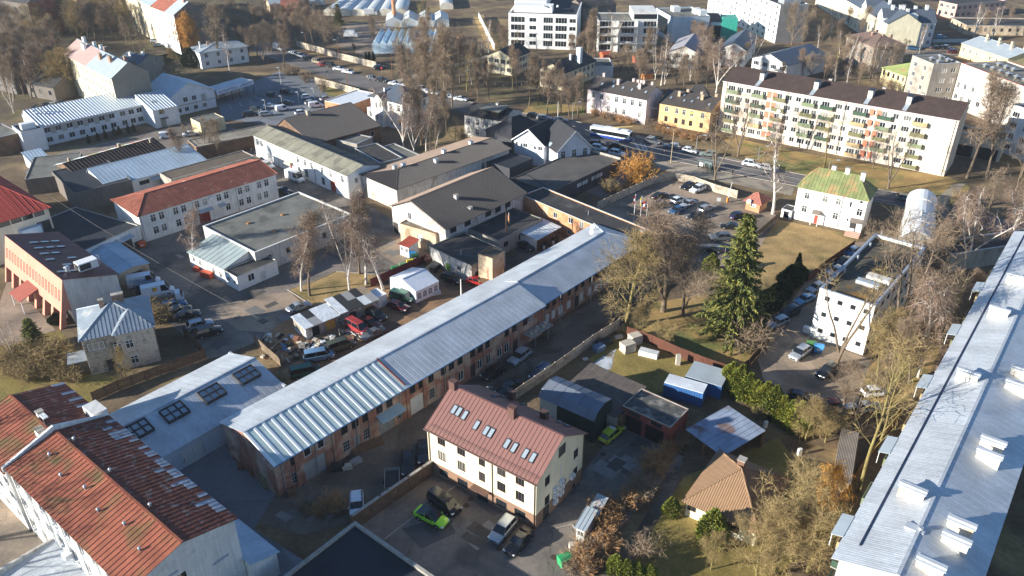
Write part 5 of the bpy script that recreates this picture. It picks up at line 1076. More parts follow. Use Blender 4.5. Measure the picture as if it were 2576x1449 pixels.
q.face([(L_,0,zt),(L_,0,0),(L_,W_,0),(L_,W_,6.4)][::-1],P_WHITE); q.face([(0,0,zt),(0,0,0),(0,W_,0),(0,W_,6.4)],P_WHITE); q.face([(L_,W_,0),(0,W_,0),(0,W_,6.4),(L_,W_,6.4)],P_WHITE)
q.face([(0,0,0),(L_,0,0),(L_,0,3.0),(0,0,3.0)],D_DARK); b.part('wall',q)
fy = lambda z: -lean*(zt-z)/zt
q = MB(); n = 14; base = 3.1
q.face([(-.2,fy(base),base),(L_+.2,fy(base),base),(L_+.2,0,zt),(-.2,0,zt)],P_SALMON,[(0,base),(L_,base),(L_,zt),(0,zt)])
q.face([(-.2,.02,base),(-.2,.02,zt-.1),(L_+.2,.02,zt-.1),(L_+.2,.02,base)],P_SALMON); q.face([(-.2,fy(base),base),(-.2,.02,base),(L_+.2,.02,base),(L_+.2,fy(base),base)],P_SALMON)
for x_ in (-.2,L_+.2): q.face([(x_,fy(base),base),(x_,.02,base),(x_,.02,zt)],P_SALMON)
b.part('leaning_facade',q)
for k in range(8):
 x_ = L_*(k+.5)/8 if False else L_*k/7; q = MB(); q.extr([(fy(0),0),(fy(0)+.9,0),(fy(base)+.9,base),(fy(base),base)],max(x_-.45,-.15),min(x_+.45,L_+.15),P_SALMON); b.part('buttress',q)
ang = -math.atan2(lean,zt)
wm,gm_ = window_mesh(.62,1.9,'1',FR_D,CGLASS)
for k in range(18):
 x_ = L_*(k+.6)/18.2; o_ = link('window',wm,b.root,(x_,fy(5.0)-.05,5.0),(ang,0,0)); link('pane',gm_,o_)
panels(b.root,[(L_+.3,W_+.3,6.35),(-.3,W_+.3,6.35),(-.3,-.1,zt+.03),(L_+.3,-.1,zt+.03)],M('roof_darkmaroon',lin(96,62,60),rough=.5,metal=.1,var=.06),.8,(.035,.04),.07)
slp = (6.4-zt)/W_
for k in range(6):
 for j in range(3):
  if (k+j) % 5 == 4: continue
  x_ = L_*(.22+.13*k); y_ = W_*(.32+.2*j)-.3*k; q = MB(); q.box((-.45,-.75,0),(.45,.75,.14),FR_D); o_ = b.part('skylight',q); o_.location = (x_,y_,zt+slp*y_+.1); o_.rotation_euler = (math.atan(slp),0,0); q = MB(); q.face([(-.38,-.68,.15),(.38,-.68,.15),(.38,.68,.15),(-.38,.68,.15)],SKYGL); q.build('pane',o_)
q = MB(); x_,y_ = L_-3.4,W_*.62; z_ = zt+slp*y_; q.box((x_-1.0,y_-1.7,z_+.5),(x_+1.0,y_+1.7,z_+2.0),WHITE); o_ = b.part('cooling_unit',q)
q = MB(); q.box((x_-.8,y_-1.74,z_+.7),(x_+.8,y_-1.71,z_+1.8),DARKMETAL); q.box((x_+1.005,y_-1.5,z_+.7),(x_+1.03,y_+.4,z_+1.8),DARKMETAL); q.build('grille',o_)
q = MB(); 
for k in range(5): q.cyl((x_-1.8+.9*k,y_+2.6,z_),(x_-1.8+.9*k,y_+2.6,z_+1.5),.03,.03,STEEL,4)
q.cyl((x_-1.8,y_+2.6,z_+1.5),(x_+1.8,y_+2.6,z_+1.5),.03,.03,STEEL,4); b.part('railing',q)
q = MB(); x_,y_ = L_-3.0,2.2; z_ = zt+slp*y_; q.cyl((x_,y_,z_-.1),(x_,y_,z_+1.1),.35,.35,METAL,10); q.cyl((x_,y_,z_+1.1),(x_,y_,z_+1.3),.6,.3,METAL,10); b.part('roof_vent',q)
q = MB(); q.extr([(-lean-2.4,2.6),(-lean-2.4,2.7),(-1.4,4.0),(-1.4,3.9)],L_*.42,L_*.42+5,M('awning_red',lin(150,86,72),var=.05)); q.box((L_*.42+.1,-lean-2.2,0),(L_*.42+.25,-lean-2.05,2.6),WHITE); q.box((L_*.42+4.7,-lean-2.2,0),(L_*.42+4.85,-lean-2.05,2.6),WHITE); b.part('entrance_awning',q)
b = Bld('red_tile_building','cream building with bright red tiled roof and ribbon window under the eaves','building',(-70,578),(120,521.4),W=30,z=8.8,mat=PL('plaster_ivory',(214,204,184),streak=.1))
for k in range(9): b.win(0,b.L-1.9-k*2.2,8.0,2.0,1.0,'2',fm=FR_D)
b.winpx(0,[(112,568)],2.6,2.2,'3',fm=FR_D)
b.hip(12.6,R_REDT,width=1.0,seam=(.08,.04),o=.5,hl=5.5,hr=5.5,yr=None)
for k in range(3): b.skylight(None,.9,1.4,xy=(b.L-12-2.5*k,4.5+k))
q = MB(); t_,z_ = b.on(0,(78,577)); q.prism([(t_-2,-1.2),(t_+1.6,-1.2),(t_+2.2,-.02),(t_-2.4,-.02)],3.4,6.0,M('bay_pale_blue',lin(168,190,210),rough=.3,var=.05)); b.part('glazed_bay',q)
b = Bld('black_flat_block','wide low block with blue-black felt roof below the red tiled building','building',T(1,0,640,438),T(1,0,1050,252),W=20,z=4.2,mat=P_WHITE); b.W = (at(240,500,4.2)-at(*T(1,0,1050,252),4.2)).dot(b.v)
b.door(0,b.on(0,T(1,0,960,395))[0],2.6,2.6,D_DARK); b.flat(R_BLUEK,par=.12,pt=.15,cap=R_FELT)
q = MB(); t_ = b.on(0,T(1,0,930,365))[0]; q.extr([(-.02,3.4),(-1.3,3.0),(-1.3,2.9),(-.02,3.3)],t_-2,t_+2,R_PALE); b.part('door_canopy',q)
b = Bld('black_flat_block','second low blue-black roof further back by the wooden sheds','building',(185,487),(330,452),W=18,z=4.6,mat=P_DGREY); b.flat(R_BLUEK,par=.1,pt=.15,cap=R_FELT)  # dark wall plaster puts the shade of this corner into the colour
b = Bld('felt_roof_shed','low grey felt roof with light edging beside the rusty ribbed shed','shed',(62,452),(190,437),W=16,z=4.0,mat=P_DGREY); b.flat(R_FELT,par=.1,pt=.15,cap=CONC)
b = Bld('blue_gable_shed','open shed with blue-grey gabled sheet roof beside the parked vans','shed',T(1,0,640,438),T(1,0,890,618),T(1,0,1132,547),3.2,P_TAN); b.door(1,b.W*.5,3,2.4,D_DARK); b.gable(b.ridge_from(T(1,0,1000,560)),R_BLUEC,width=1.0,seam=None,o=.3)
def pk(i,r,n,rows): return random.choice([R_ORUST,R_ORUST,R_FELT,R_PALE,M('roof_moss_felt2',lin(128,134,92),var=.2)])
b = Bld('ribbed_shed','long shed with black-brown ribbed sheets and patched rust and white back slope','shed',T(0,0,575,1318),T(0,0,1245,1118),W=10,z=4.0,mat=BRICKB)
zr = 5.6; b.yr = ridge_y(b,T(0,0,1180,1035),zr); b.W = b.yr*2
b.gable(zr,M('roof_blackbrown',lin(58,48,44),rough=.85,var=.25,scale=1,rnd=.1),width=.9,seam=(.25,.10),o=.3,yr=b.yr,bpick=pk); b.chimney(b.L*.62,b.W*.55,1.0,.6,.6,P_TAN); b.chimney(b.L*.93,b.W*.35,.9,.4,.4,P_TAN); b.chimney(b.L*.08,b.W*.6,.9,.5,.5,P_TAN)
b = Bld('silver_roof_shed','white walled shed with pale silver-blue ribbed roof behind the rusty workshop','shed',T(0,0,810,1408),T(0,0,1555,1208),W=12,z=4.2,mat=P_WHITE)
zr = 5.8; b.yr = ridge_y(b,T(0,0,1425,1085),zr); b.W = b.yr+2
for p in ((960,1415),(1090,1375),(1290,1318)): b.winpx(0,[T(0,0,*p)],2.4,1.0,'3',fm=FR_D)
b.gable(zr,R_BLUEC,width=.95,seam=(.06,.04),o=.4,yr=b.yr); t_ = b.on(0,T(0,0,1200,1345))[0]; q = MB(); q.extr([(-.02,3.7),(-1.4,3.3),(-1.4,3.2),(-.02,3.6)],t_-2.2,t_+2.2,R_BLUEC); b.part('door_canopy',q)
HOT = PL('hotel_white',(216,216,216),streak=.08); HPAN = PL('hotel_panel',(172,168,160),streak=.05)
R_RIB = M('roof_ribbed_silver',(.52,.56,.60),rough=.42,metal=.4,var=.06)
b = Bld('long_white_house','long white two storey house with ribbed silver roof and grey window bays','building',T(0,0,300,955),T(0,0,1105,782),W=11,z=5.6,mat=HOT)
zr = 7.6; b.yr = ridge_y(b,T(0,0,1000,672),zr); b.W = b.yr+3
for x_ in (362,445,530,610,690,772,847,930,995,1055): b.win(0,b.on(0,T(0,0,x_,1010-(x_-300)*.215))[0],4.2,1.7,1.5,'2')
for x_ in (390,475,557,635,715,800,870,955,1018,1075): b.win(0,b.on(0,T(0,0,x_,1110-(x_-300)*.215))[0],1.5,1.6,1.5,'2')
b.gable(zr,R_RIB,width=.85,seam=(.4,.15),o=.5,og=.2,yr=b.yr)
ts = [b.on(0,T(0,0,x_,1010-(x_-300)*.215))[0] for x_ in (403,487,570,650,731,810)]
for t_ in ts: q = MB(); q.box((t_-.7,-.03,2.95),(t_+.7,-.004,5.1),HPAN); b.part('cladding_panel',q)
for fx in (.06,.14): q = MB(); x_,y_ = b.L*fx,b.yr*.7; z_ = b.slope_z(x_,y_); q.cyl((x_,y_,z_),(x_,y_,z_+.9),.25,.25,METAL,8); q.cyl((x_,y_,z_+.9),(x_-.6,y_,z_+1.1),.3,.3,METAL,8); b.part('roof_vent',q)
b = Bld('long_white_house','stair wing with ribbed silver roof between the long white house and its gable','building',T(0,0,1150,835),T(0,0,1340,795),W=14,z=5.4,mat=HOT)
b.winpx(0,[T(0,0,1220,842)],1.6,1.5,'1',fm=FR_G); b.door(0,b.on(0,T(0,0,1235,920))[0],1.6,2.3,D_GREY); b.gable(7.6,R_RIB,width=.85,seam=(.4,.15),o=.5,og=.2,yr=b.W*.8); b.skylight(T(0,0,1165,770),1.0,1.3); t_ = b.on(0,T(0,0,1235,890))[0]; q = MB(); q.box((t_-1.2,-1.1,2.6),(t_+1.2,-.02,2.68),DARKMETAL); b.part('door_canopy',q)
b = Bld('gabled_white_house','white house front with broad gable and grey window bays at the car park','building',T(0,0,1275,742),T(0,0,1612,668),W=16,z=5.8,mat=HOT)
for x_,y_ in ((1400,752),(1465,737)): b.winpx(0,[T(0,0,x_,y_)],1.5,1.5,'2')
b.winpx(0,[T(0,0,1535,732)],1.7,2.2,'1',gm=HPAN)
for x_,y_ in ((1360,852),(1415,840),(1483,825),(1550,810)): b.win(0,b.on(0,T(0,0,x_,y_))[0],1.4,1.4,1.4,'2')
zr = 9.2; L_,W_ = b.L,b.W; xr = L_*.45
b.walls([([(0,0,5.8),(L_,0,5.8),(xr,0,zr)],0),([(L_,W_,5.8),(0,W_,5.8),(xr,W_,zr)],2)])
panels(b.root,[(-.4,W_,5.5),(-.4,-.4,5.5),(xr,-.4,zr),(xr,W_,zr)],R_RIB,.85,(.4,.13),.07); panels(b.root,[(L_+.4,-.4,5.5),(L_+.4,W_,5.5),(xr,W_,zr),(xr,-.4,zr)],R_RIB,.85,(.4,.13),.07)
q = MB(); q.box((0.1,-.03,2.7),(L_-.1,-.004,3.0),HPAN); b.part('string_course',q)
b = Bld('white_stair_tower','square white block at the end of the long white house with rooftop tanks','building',T(0,0,155,1000),T(0,0,325,965),W=8,z=6.0,mat=HOT); b.flat(R_DARK,par=.2); q = MB(); q.box((1,2,5.8),(4.5,4,7.4),WHITE); b.part('water_tank',q); b.win(0,b.L*.2,2.5,1,1)
b = Bld('ribbed_porch','low porch with ribbed blue roof at the foot of the white end block','porch',T(0,0,225,1215),T(0,0,360,1185),W=6,z=3.0,mat=HOT); b.shed(3.6,R_BLUEC,width=.8,seam=(.1,.05))
b = Bld('brick_boiler_house','dark brick boiler house at the end of the long white house','building',T(0,0,-60,1050),T(0,0,150,1000),W=12,z=5.0,mat=BRICKB); b.flat(R_FELT,par=.15)
b = Bld('garage_row','long garage row with pale flat roof and stained brick back wall','garage',T(0,0,1480,1112),Z1(260,420),W=7,z=3.6,mat=BRICKB); b.flat(M('roof_pale_felt',lin(150,142,126),rough=.95,var=.2,scale=.3,col2=lin(126,118,104),thr=.58,sc2=.15),par=.1,pt=.2,cap=CONC); GR = b
b = Bld('cream_hut','small cream flat roofed hut beside the barrier','hut',T(0,0,1437,893),T(0,0,1508,928),T(0,0,1662,872),3.6,PL('plaster_hut',(222,208,164))); b.flat(R_FELT,par=.1,pt=.15,cap=CONC)
b = Bld('canopy','long white banner canopy on posts at the back of the car park','canopy',T(0,0,1630,688),T(0,0,1910,605),W=6,z=4.4,mat=WHITE)
L_ = b.L; q = MB(); q.box((0,0,4.3),(L_,6,4.45),R_SILV); b.part('roof',q); q = MB(); q.box((0,-.12,3.1),(L_,-.02,4.6),M('banner_white',lin(206,214,226),rough=.5,var=.03)); ban = b.part('banner',q)
for k in range(6): q = MB(); q.box((L_*k/5-.08+(.1 if k == 0 else -.1 if k == 5 else 0),.2,0),(L_*k/5+.08+(.1 if k == 0 else -.1 if k == 5 else 0),.36,4.3),DARKMETAL); b.part('post',q)
q = MB(); q.box((0,5.7,0),(L_,5.9,4.3),P_OLDWH); b.part('back_wall',q)
def text_mesh(body,size,mat,name='lettering'):
 c = bpy.data.curves.new(name,'FONT'); c.body = body; c.size = size; c.extrude = .008; c.align_x = 'LEFT'
 o = bpy.data.objects.new(name,c); COL.objects.link(o); dg = bpy.context.evaluated_depsgraph_get(); me = bpy.data.meshes.new_from_object(o.evaluated_get(dg)); bpy.data.objects.remove(o); me.materials.clear(); me.materials.append(mat); return me
TXT = M('lettering_blue',lin(40,60,96),rough=.6,var=0)
for body,x_ in (('AUTOMAŠĪNU',L_*.05),('APSKATE',L_*.63)): link('lettering',text_mesh(body,1.15,TXT),ban,(x_,-.135,3.42),(math.pi/2,0,0))
b = Bld('tenement','cream four storey tenement with pink and grey metal roof and brick end wall','apartment house',(158,133),(280,197),(372,180),13.0,PL('plaster_buttercream',(228,214,178)))
for z_ in (1.8,5.0,8.1,11.2): b.grid(0,13,[z_],1.1,1.9,'T')
q = MB(); q.face([(b.L+.02,.02,.02),(b.L+.02,b.W-.02,.02),(b.L+.02,b.W-.02,12.98),(b.L+.02,.02,12.98)],PL('gable_greybrick',(150,140,124),streak=.05)); 
zr = b.ridge_from((317,158)); b.gable(zr,R_PALE,width=1.3,seam=(.05,.05),o=.4,og=.2,pick=lambda i,r,n,rows: (M('roof_pinkish',lin(176,150,142),var=.08) if i < n*.5 else R_PALE))
for fx,fy,w_ in ((.12,.55,1.6),(.25,.35,2.4),(.3,.6,1.2),(.42,.62,1.2),(.52,.6,1.),(.62,.3,1.6),(.78,.35,2.0),(.9,.6,1.)): b.chimney(b.L*fx,b.W*fy,1.7,w_,.8,CHIM if fx > .5 else WHITE)
q.face([(b.L+.02,.02,13.0),(b.L+.02,b.W-.02,13.0),(b.L+.02,b.W/2,zr-.05)],MATS['gable_greybrick']); b.part('end_wall',q)
b = Bld('rear_wing','rear wing with dark blue and brown roofs behind the cream tenement','house',(287,158),(343,164),W=13,z=8.0,mat=P_GREY); b.gable(10,R_DBLUE,width=1.5,seam=None); b.chimney(b.L*.3,5,1.2,.8,.8,WHITE); b.chimney(b.L*.8,6,1.2,.8,.8,WHITE)
b = Bld('tenement','white five storey tenement with red and grey roof beside the golden willow','apartment house',T(0,0,1140,45),T(0,0,1310,112),W=13,z=15.0,mat=P_BRWH)
for z_ in (2.,5.,8.,11.,13.6): b.grid(0,8,[z_],1.1,1.8,'T')
b.gable(19,R_PALE,width=1.5,seam=None,pick=lambda i,r,n,rows: R_ORUST if i < n*.6 else R_PALE)
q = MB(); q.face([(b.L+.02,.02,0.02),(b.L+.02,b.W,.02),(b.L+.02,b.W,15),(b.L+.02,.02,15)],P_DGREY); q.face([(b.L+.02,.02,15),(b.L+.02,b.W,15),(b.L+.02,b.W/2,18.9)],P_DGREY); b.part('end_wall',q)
for fx in (.3,.55,.9): b.chimney(b.L*fx,b.W*.45,1.6,1.2,.8,CHIM)
b = Bld('tenement','long cream five storey tenement continuing the street towards the back','apartment house',(245,-52),T(0,0,1135,42),W=13,z=15.0,mat=MATS['plaster_buttercream'])
for z_ in (2.,5.,8.,11.,13.6): b.grid(0,20,[z_],1.1,1.8,'T')
b.gable(18,R_PALE,width=2.5,seam=None)
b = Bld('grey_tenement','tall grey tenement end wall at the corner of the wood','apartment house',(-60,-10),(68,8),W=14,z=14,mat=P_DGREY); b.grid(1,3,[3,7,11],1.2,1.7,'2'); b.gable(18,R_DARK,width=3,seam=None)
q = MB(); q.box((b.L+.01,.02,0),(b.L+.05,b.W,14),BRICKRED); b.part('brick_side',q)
b = Bld('yellow_house','yellow house end glimpsed between the trees behind the tenements','house',(172,-12),(212,6),W=12,z=9,mat=P_YELL); b.grid(0,2,[2,5,7.6],1.1,1.5,'2'); b.gable(12,R_ORUST,width=2,seam=None)
b = Bld('pale_villa','pale two storey villa with light grey hipped roof behind a birch','house',T(0,0,1437,360),T(0,0,1505,398),T(0,0,1862,345),6.0,P_BRWH)
b.winpx(0,[T(0,0,1470,440)],1,1.4); 
for z_ in (1.8,4.6): b.grid(1,4,[z_],1.2,1.5,'T')
b.hip(7.8,R_PALE,width=1.4,seam=None,o=.6,yr=None); b.chimney(b.L*.5,b.W*.12,2.2,.5,.5,WHITE,z=6.6); b.chimney(b.L*.4,b.W*.3,1.2,.7,.7,CHIM,z=6.9)
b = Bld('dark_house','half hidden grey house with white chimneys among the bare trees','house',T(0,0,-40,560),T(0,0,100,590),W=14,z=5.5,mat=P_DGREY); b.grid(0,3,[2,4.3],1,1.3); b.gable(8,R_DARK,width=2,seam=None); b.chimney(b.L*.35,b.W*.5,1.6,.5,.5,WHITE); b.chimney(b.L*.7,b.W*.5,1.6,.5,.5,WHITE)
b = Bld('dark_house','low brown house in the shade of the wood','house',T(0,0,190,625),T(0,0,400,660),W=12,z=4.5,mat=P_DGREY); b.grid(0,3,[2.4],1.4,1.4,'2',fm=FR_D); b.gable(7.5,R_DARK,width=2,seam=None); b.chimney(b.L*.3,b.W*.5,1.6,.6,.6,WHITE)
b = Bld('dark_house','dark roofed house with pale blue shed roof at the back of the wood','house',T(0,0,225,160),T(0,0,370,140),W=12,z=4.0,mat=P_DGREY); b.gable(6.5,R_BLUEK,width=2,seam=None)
def bays(b,f,n,zs,w,h,style='3'):
 for z_ in zs: b.grid(f,n,[z_],w,h,style,fm=FR_W,gm=GLASS)
b = Bld('white_office','white five storey apartment building with large square window bays and flat roof','building',(1279,33),(1452,38),W=60,z=13.5,mat=P_BRWH)
for k,z_ in enumerate((2.0,5.0,8.0,11.0)):
 for fx,ww in ((.14,5.6),(.36,2.8),(.585,3.8),(.775,4.6),(.94,2.6)): b.win(0,b.L*fx,z_+.2,ww,2.2 if ww > 3 else 1.6,'4' if ww > 3 else '2',fm=FR_W,gm=GLASS,depth=.13)
bays(b,3,12,(2,5,8,11),3.8,2.2,'4'); b.flat(R_BLUEK,par=.6,pt=.4,cap=P_BRWH)
q = MB(); q.box((b.L*.05,5,13),(b.L*.62,11,15.6),P_BRWH); q.box((b.L*.0+.5,13,13),(b.L*.5,40,16),P_BRWH); b.part('penthouse',q)
for k in range(3): q = MB(); q.cyl((b.L*(.5+.1*k),4.4,15.6),(b.L*(.5+.1*k),4.3,16.2),.5,.4,WHITE,10); b.part('satellite_dish',q)
b = Bld('glass_office','five storey office with fully glazed balconied front and grey flat roof','building',Z8(-150,195),Z8(410,197),W=16,z=12.0,mat=P_WHITE)
bays(b,0,5,(1.8,5.0,8.2,10.8),5.2,2.0,'4'); b.flat(R_FELT,par=.3)
q = MB(); q.box((b.L*.58,.3,12),(b.L-.2,14,15.2),P_WHITE); o_ = b.part('penthouse',q); q = MB(); q.box((b.L*.6,.24,12.6),(b.L-.4,.28,14.4),GLASS); q.build('pane',o_)
for z_ in (3.3,6.5,9.6): q = MB(); q.box((-.3,-1.0,z_),(b.L+.2,-.02,z_+.25),P_WHITE); b.part('balcony_slab',q)
for k in range(4): q = MB(); q.box((b.L*(.01+.325*k),-1.0,0),(b.L*(.01+.325*k)+.3,-.02,12.0),P_WHITE); b.part('pier',q)
TEAL = M('teal_cladding',lin(70,160,140),rough=.5,var=.06,wave=(.8,.05)); MAG = M('magenta_cladding',lin(140,44,66),rough=.6,var=.08)
b = Bld('culture_centre','large flat roofed hall with pale walls behind the glass office','building',Z8(395,75),Z8(555,165),Z8(915,155),10.0,PL('hall_pale',(196,206,210),streak=.05)); b.win(0,b.L*.45,5.0,b.L*.6,6.5,'4',fm=FR_D,gm=GLASS); b.flat(R_FELT,par=.4)
for fx,fy in ((.6,.85),(.75,.9),(.3,.4)): q = MB(); q.box((b.L*fx-2,b.W*fy-1.5,9.6),(b.L*fx+2,b.W*fy+1.5,11.6),WHITE); b.part('air_unit',q)
b = Bld('culture_centre','hall front with magenta curved wall and teal corner','building',Z8(640,205),Z8(1050,215),W=22,z=7.0,mat=PL('front_pale',(206,214,216),streak=.05)); b.win(0,b.L*.3,4.2,1.8,1.8,'1s',fm=FR_W); b.flat(R_DARK,par=.3); q = MB(); q.prism([(b.L*.14,-.8),(b.L*.66,-.8),(b.L*.66,-.02),(b.L*.10,-.02)],0,8.0,MAG); o_ = b.part('magenta_wall',q); 
wm,gm_ = window_mesh(2.2,2.4,'1',FR_W,GLASS); w_ = link('window',wm,b.root,(b.L*.3,-.88,3.6)); link('pane',gm_,w_)
q = MB(); q.box((b.L*.68,-.1,.2),(b.L*.92,-.02,5.8),GLASS); b.part('glazing',q); q = MB(); q.box((b.L*.93,-1.0,0),(b.L+5,8,8.8),TEAL); b.part('teal_corner',q)
R_KIND = M('roof_grey_kind',lin(150,146,150),rough=.7,var=.1)
def gable_v(b,zr,rm,o=.5):
 L_,W_ = b.L,b.W; xr = L_/2
 b.walls([([(0,0,b.z),(L_,0,b.z),(xr,0,zr)],0),([(L_,W_,b.z),(0,W_,b.z),(xr,W_,zr)],2)])
 sl = (zr-b.z)/xr
 panels(b.root,[(-o,W_+.3,b.z-o*sl),(-o,-.5,b.z-o*sl),(xr,-.5,zr),(xr,W_+.3,zr)],rm,1.6,None,.1); panels(b.root,[(L_+o,-.5,b.z-o*sl),(L_+o,W_+.3,b.z-o*sl),(xr,W_+.3,zr),(xr,-.5,zr)],rm,1.6,None,.1)
b = Bld('kindergarten','white gabled kindergarten pavilion with wooden window panels under birches','school',Z8(522,482),Z8(795,505),W=22,z=6.0,mat=P_OLDWH)
for z_ in (1.9,4.5): b.grid(0,4,[z_],1.8,1.5,'3',fm=FR_W)
b.grid(1,5,[1.9,4.5],1.5,1.4,'2'); gable_v(b,8.2,R_KIND)
b = Bld('kindergarten','white gabled pavilion with slate blue roof and red edge','school',Z8(1005,455),Z8(1245,478),W=24,z=6.2,mat=P_BRWH)
for z_ in (2.0,4.6): b.grid(0,3,[z_],1.6,1.4,'2')
gable_v(b,8.8,R_DBLUE)
b = Bld('kindergarten','pale gabled pavilion with big grey roof half hidden by the brown apartment roof','school',Z8(1310,545),Z8(1640,620),W=24,z=6.0,mat=P_WHITE)
for z_ in (1.9,4.5): b.grid(0,4,[z_],2.2,1.5,'3')
gable_v(b,8.6,R_DBLUE)
b = Bld('small_school','two storey cream school with black pitched roof and tall white chimney','school',T(0,2,212,515),T(0,2,398,548),T(0,2,622,455),6.2,PL('plaster_school',(230,218,184)))
for z_ in (1.8,4.5): b.grid(0,4,[z_],1.9,1.6,'2'); b.grid(1,7,[z_],1.5,1.6,'2')
gable_v(b,8.6,R_DARK); q = MB(); q.box((b.L*.75,b.W*.55,6),(b.L*.75+1.6,b.W*.55+1.6,12),WHITE); b.part('chimney',q); q = MB(); q.box((b.L*.6,b.W*.45,7),(b.L*.6+.6,b.W*.45+.6,10),WHITE); b.part('chimney',q)
b = Bld('small_school','white flat roofed gym beside the cream school','school',T(0,2,620,500),T(0,2,765,500),W=12,z=4.0,mat=P_WHITE); b.flat(R_FELT)
b = Bld('small_school','cream two storey school with dark roof next to the white apartments','school',T(0,1,1748,412),T(0,1,1932,440),(1345,130),6.2,MATS['plaster_school'])
for z_ in (1.8,4.5): b.grid(0,4,[z_],1.9,1.6,'2'); b.grid(1,7,[z_],1.5,1.6,'2')
gable_v(b,8.6,R_DARK)
GH = M('greenhouse_glass',lin(196,216,228),rough=.18,var=.08,spec=.7,rnd=.08); FILM = M('greenhouse_film',lin(196,200,200),rough=.5,var=.12,scale=.6)
g0 = at(*T(0,1,880,405)); g1 = at(*T(0,1,1370,402)); nb = 9; wd = (g1-g0).length/nb; dv = Vector((g1.x-g0.x,g1.y-g0.y,0)).normalized()
dep = 22; ang = math.atan2(dv.y,dv.x)
for k in range(nb):
 o_ = empty('greenhouse',g0+dv*wd*k,ang,'blue glass greenhouse bay with pointed roof in the linked row','greenhouse','linked blue glass greenhouse bays')
 if k == 0:
  parts = []
  q = MB(); h0,h1 = 3.6,5.2
  q.face([(0.03,0,0),(wd-.03,0,0),(wd-.03,0,h0),(wd/2,0,h1),(.03,0,h0)],GH); parts.append(('end_glazing',q.mesh('end_glazing'))); q = MB(); q.face([(.03,dep,0),(.03,dep,h0),(wd/2,dep,h1),(wd-.03,dep,h0),(wd-.03,dep,0)],GH); parts.append(('end_glazing',q.mesh('end_glazing')))
  for sgn in (0,1):
   for j in range(6):
    q = MB(); xa,xb = (.03,wd/2) if not sgn else (wd-.03,wd/2); y0,y1 = dep*j/6+.02,dep*(j+1)/6-.02
    q.face([(xa,y0,h0),(xb,y0,h1),(xb,y1,h1),(xa,y1,h0)],GH); parts.append(('pane',q.mesh('pane')))
  q = MB()
  for j in range(7): y = dep*j/6; q.box((0,y-.04,0),(.08,y+.04,h0),WHITE)
  q.box((0,-.05,h0-.06),(wd,.0,h0),WHITE); q.box((wd/2-.05,-.05,h1-.1),(wd/2+.05,dep,h1+.04),WHITE)
  parts.append(('frame',q.mesh('frame')))
 for nm,me in parts: link(nm,me,o_)
for k in range(7):
 p = at(*T(0,1,560+105*k if k < 6 else 1440,118 if k < 6 else 70)); L_,w_ = 34,6.4
 q = MB(); n = 8
 for j in range(n):
  a0,a1 = math.pi*j/n,math.pi*(j+1)/n; q.face([(w_/2*math.cos(a0),0,1.6+1.7*math.sin(a0)),(w_/2*math.cos(a1),0,1.6+1.7*math.sin(a1)),(w_/2*math.cos(a1),L_,1.6+1.7*math.sin(a1)),(w_/2*math.cos(a0),L_,1.6+1.7*math.sin(a0))],FILM)
 for x_ in (-w_/2,w_/2): q.face([(x_,0,0),(x_,L_,0),(x_,L_,1.6),(x_,0,1.6)],FILM)
 o_ = empty('film_tunnel',p,0.03*(k-3),'white film tunnel greenhouse in the back nursery row','greenhouse','film tunnels of the nursery'); q.build('film_cover',o_)
 q = MB(); q.face([(w_/2*math.cos(math.pi*j/n),.02,1.6+1.7*math.sin(math.pi*j/n)) for j in range(n+1)] + [(-w_/2,.02,0),(w_/2,.02,0)],M('film_end',lin(206,200,184),rough=.6,var=.1)); q.build('end_wall',o_)
for k in range(4):
 p = at(*T(0,1,1040+120*k,205)); b_ = empty('film_tunnel',p,.1,'pale pitched greenhouse roof behind the blue glass row','greenhouse','pitched greenhouses behind the glass row'); q = MB(); q.extr([(-3.5,0),(3.5,0),(3.5,2.6),(0,4.4),(-3.5,2.6)],0,16,FILM); o_ = q.build('film_cover',b_); o_.rotation_euler.z = math.pi/2
p = at(*T(0,1,1048,185)); q = MB(); q.cyl((0,0,0),(0,0,18),1.0,.75,BRICKO,12); o_ = q.build('brick_chimney'); o_.location = p; tag(o_,'round tan brick chimney stack between the greenhouses','chimney')
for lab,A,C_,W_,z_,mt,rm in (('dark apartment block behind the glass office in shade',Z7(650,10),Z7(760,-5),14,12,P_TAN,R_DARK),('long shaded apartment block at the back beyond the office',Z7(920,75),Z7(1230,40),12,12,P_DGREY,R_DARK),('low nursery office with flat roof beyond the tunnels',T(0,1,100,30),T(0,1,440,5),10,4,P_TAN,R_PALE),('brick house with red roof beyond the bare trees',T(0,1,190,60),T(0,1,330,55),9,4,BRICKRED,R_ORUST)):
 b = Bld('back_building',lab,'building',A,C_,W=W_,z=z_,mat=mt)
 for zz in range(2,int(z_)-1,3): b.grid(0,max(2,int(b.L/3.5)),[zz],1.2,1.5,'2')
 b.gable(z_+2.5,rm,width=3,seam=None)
b = Bld('dark_shed','long dark corrugated shed with mansard roof behind the cream house','shed',T(2,2,215,85),T(2,2,620,262),W=6,z=4.4,mat=M('shed_dark_green',lin(46,60,56),rough=.6,var=.1,wave=(.25,.03)))
b.W = max(5.,(at(*T(2,2,758,165),4.4)-at(*T(2,2,620,262),4.4)).dot(b.v)); L_,W_ = b.L,b.W
b.walls(); RD = M('roof_shed_slate',lin(116,122,134),rough=.5,metal=.2,var=.15,scale=.4,rnd=.06)
prof = [(-.25,4.1),(W_*.12,5.2),(W_*.5,5.7),(W_*.88,5.2),(W_+.25,4.1)]
for j in range(4):
 (ya,za),(yb,zb) = prof[j],prof[j+1]; panels(b.root,[(-.2,ya,za),(L_+.2,ya,za),(L_+.2,yb,zb),(-.2,yb,zb)],RD,1.5,(.06,.04),.05)
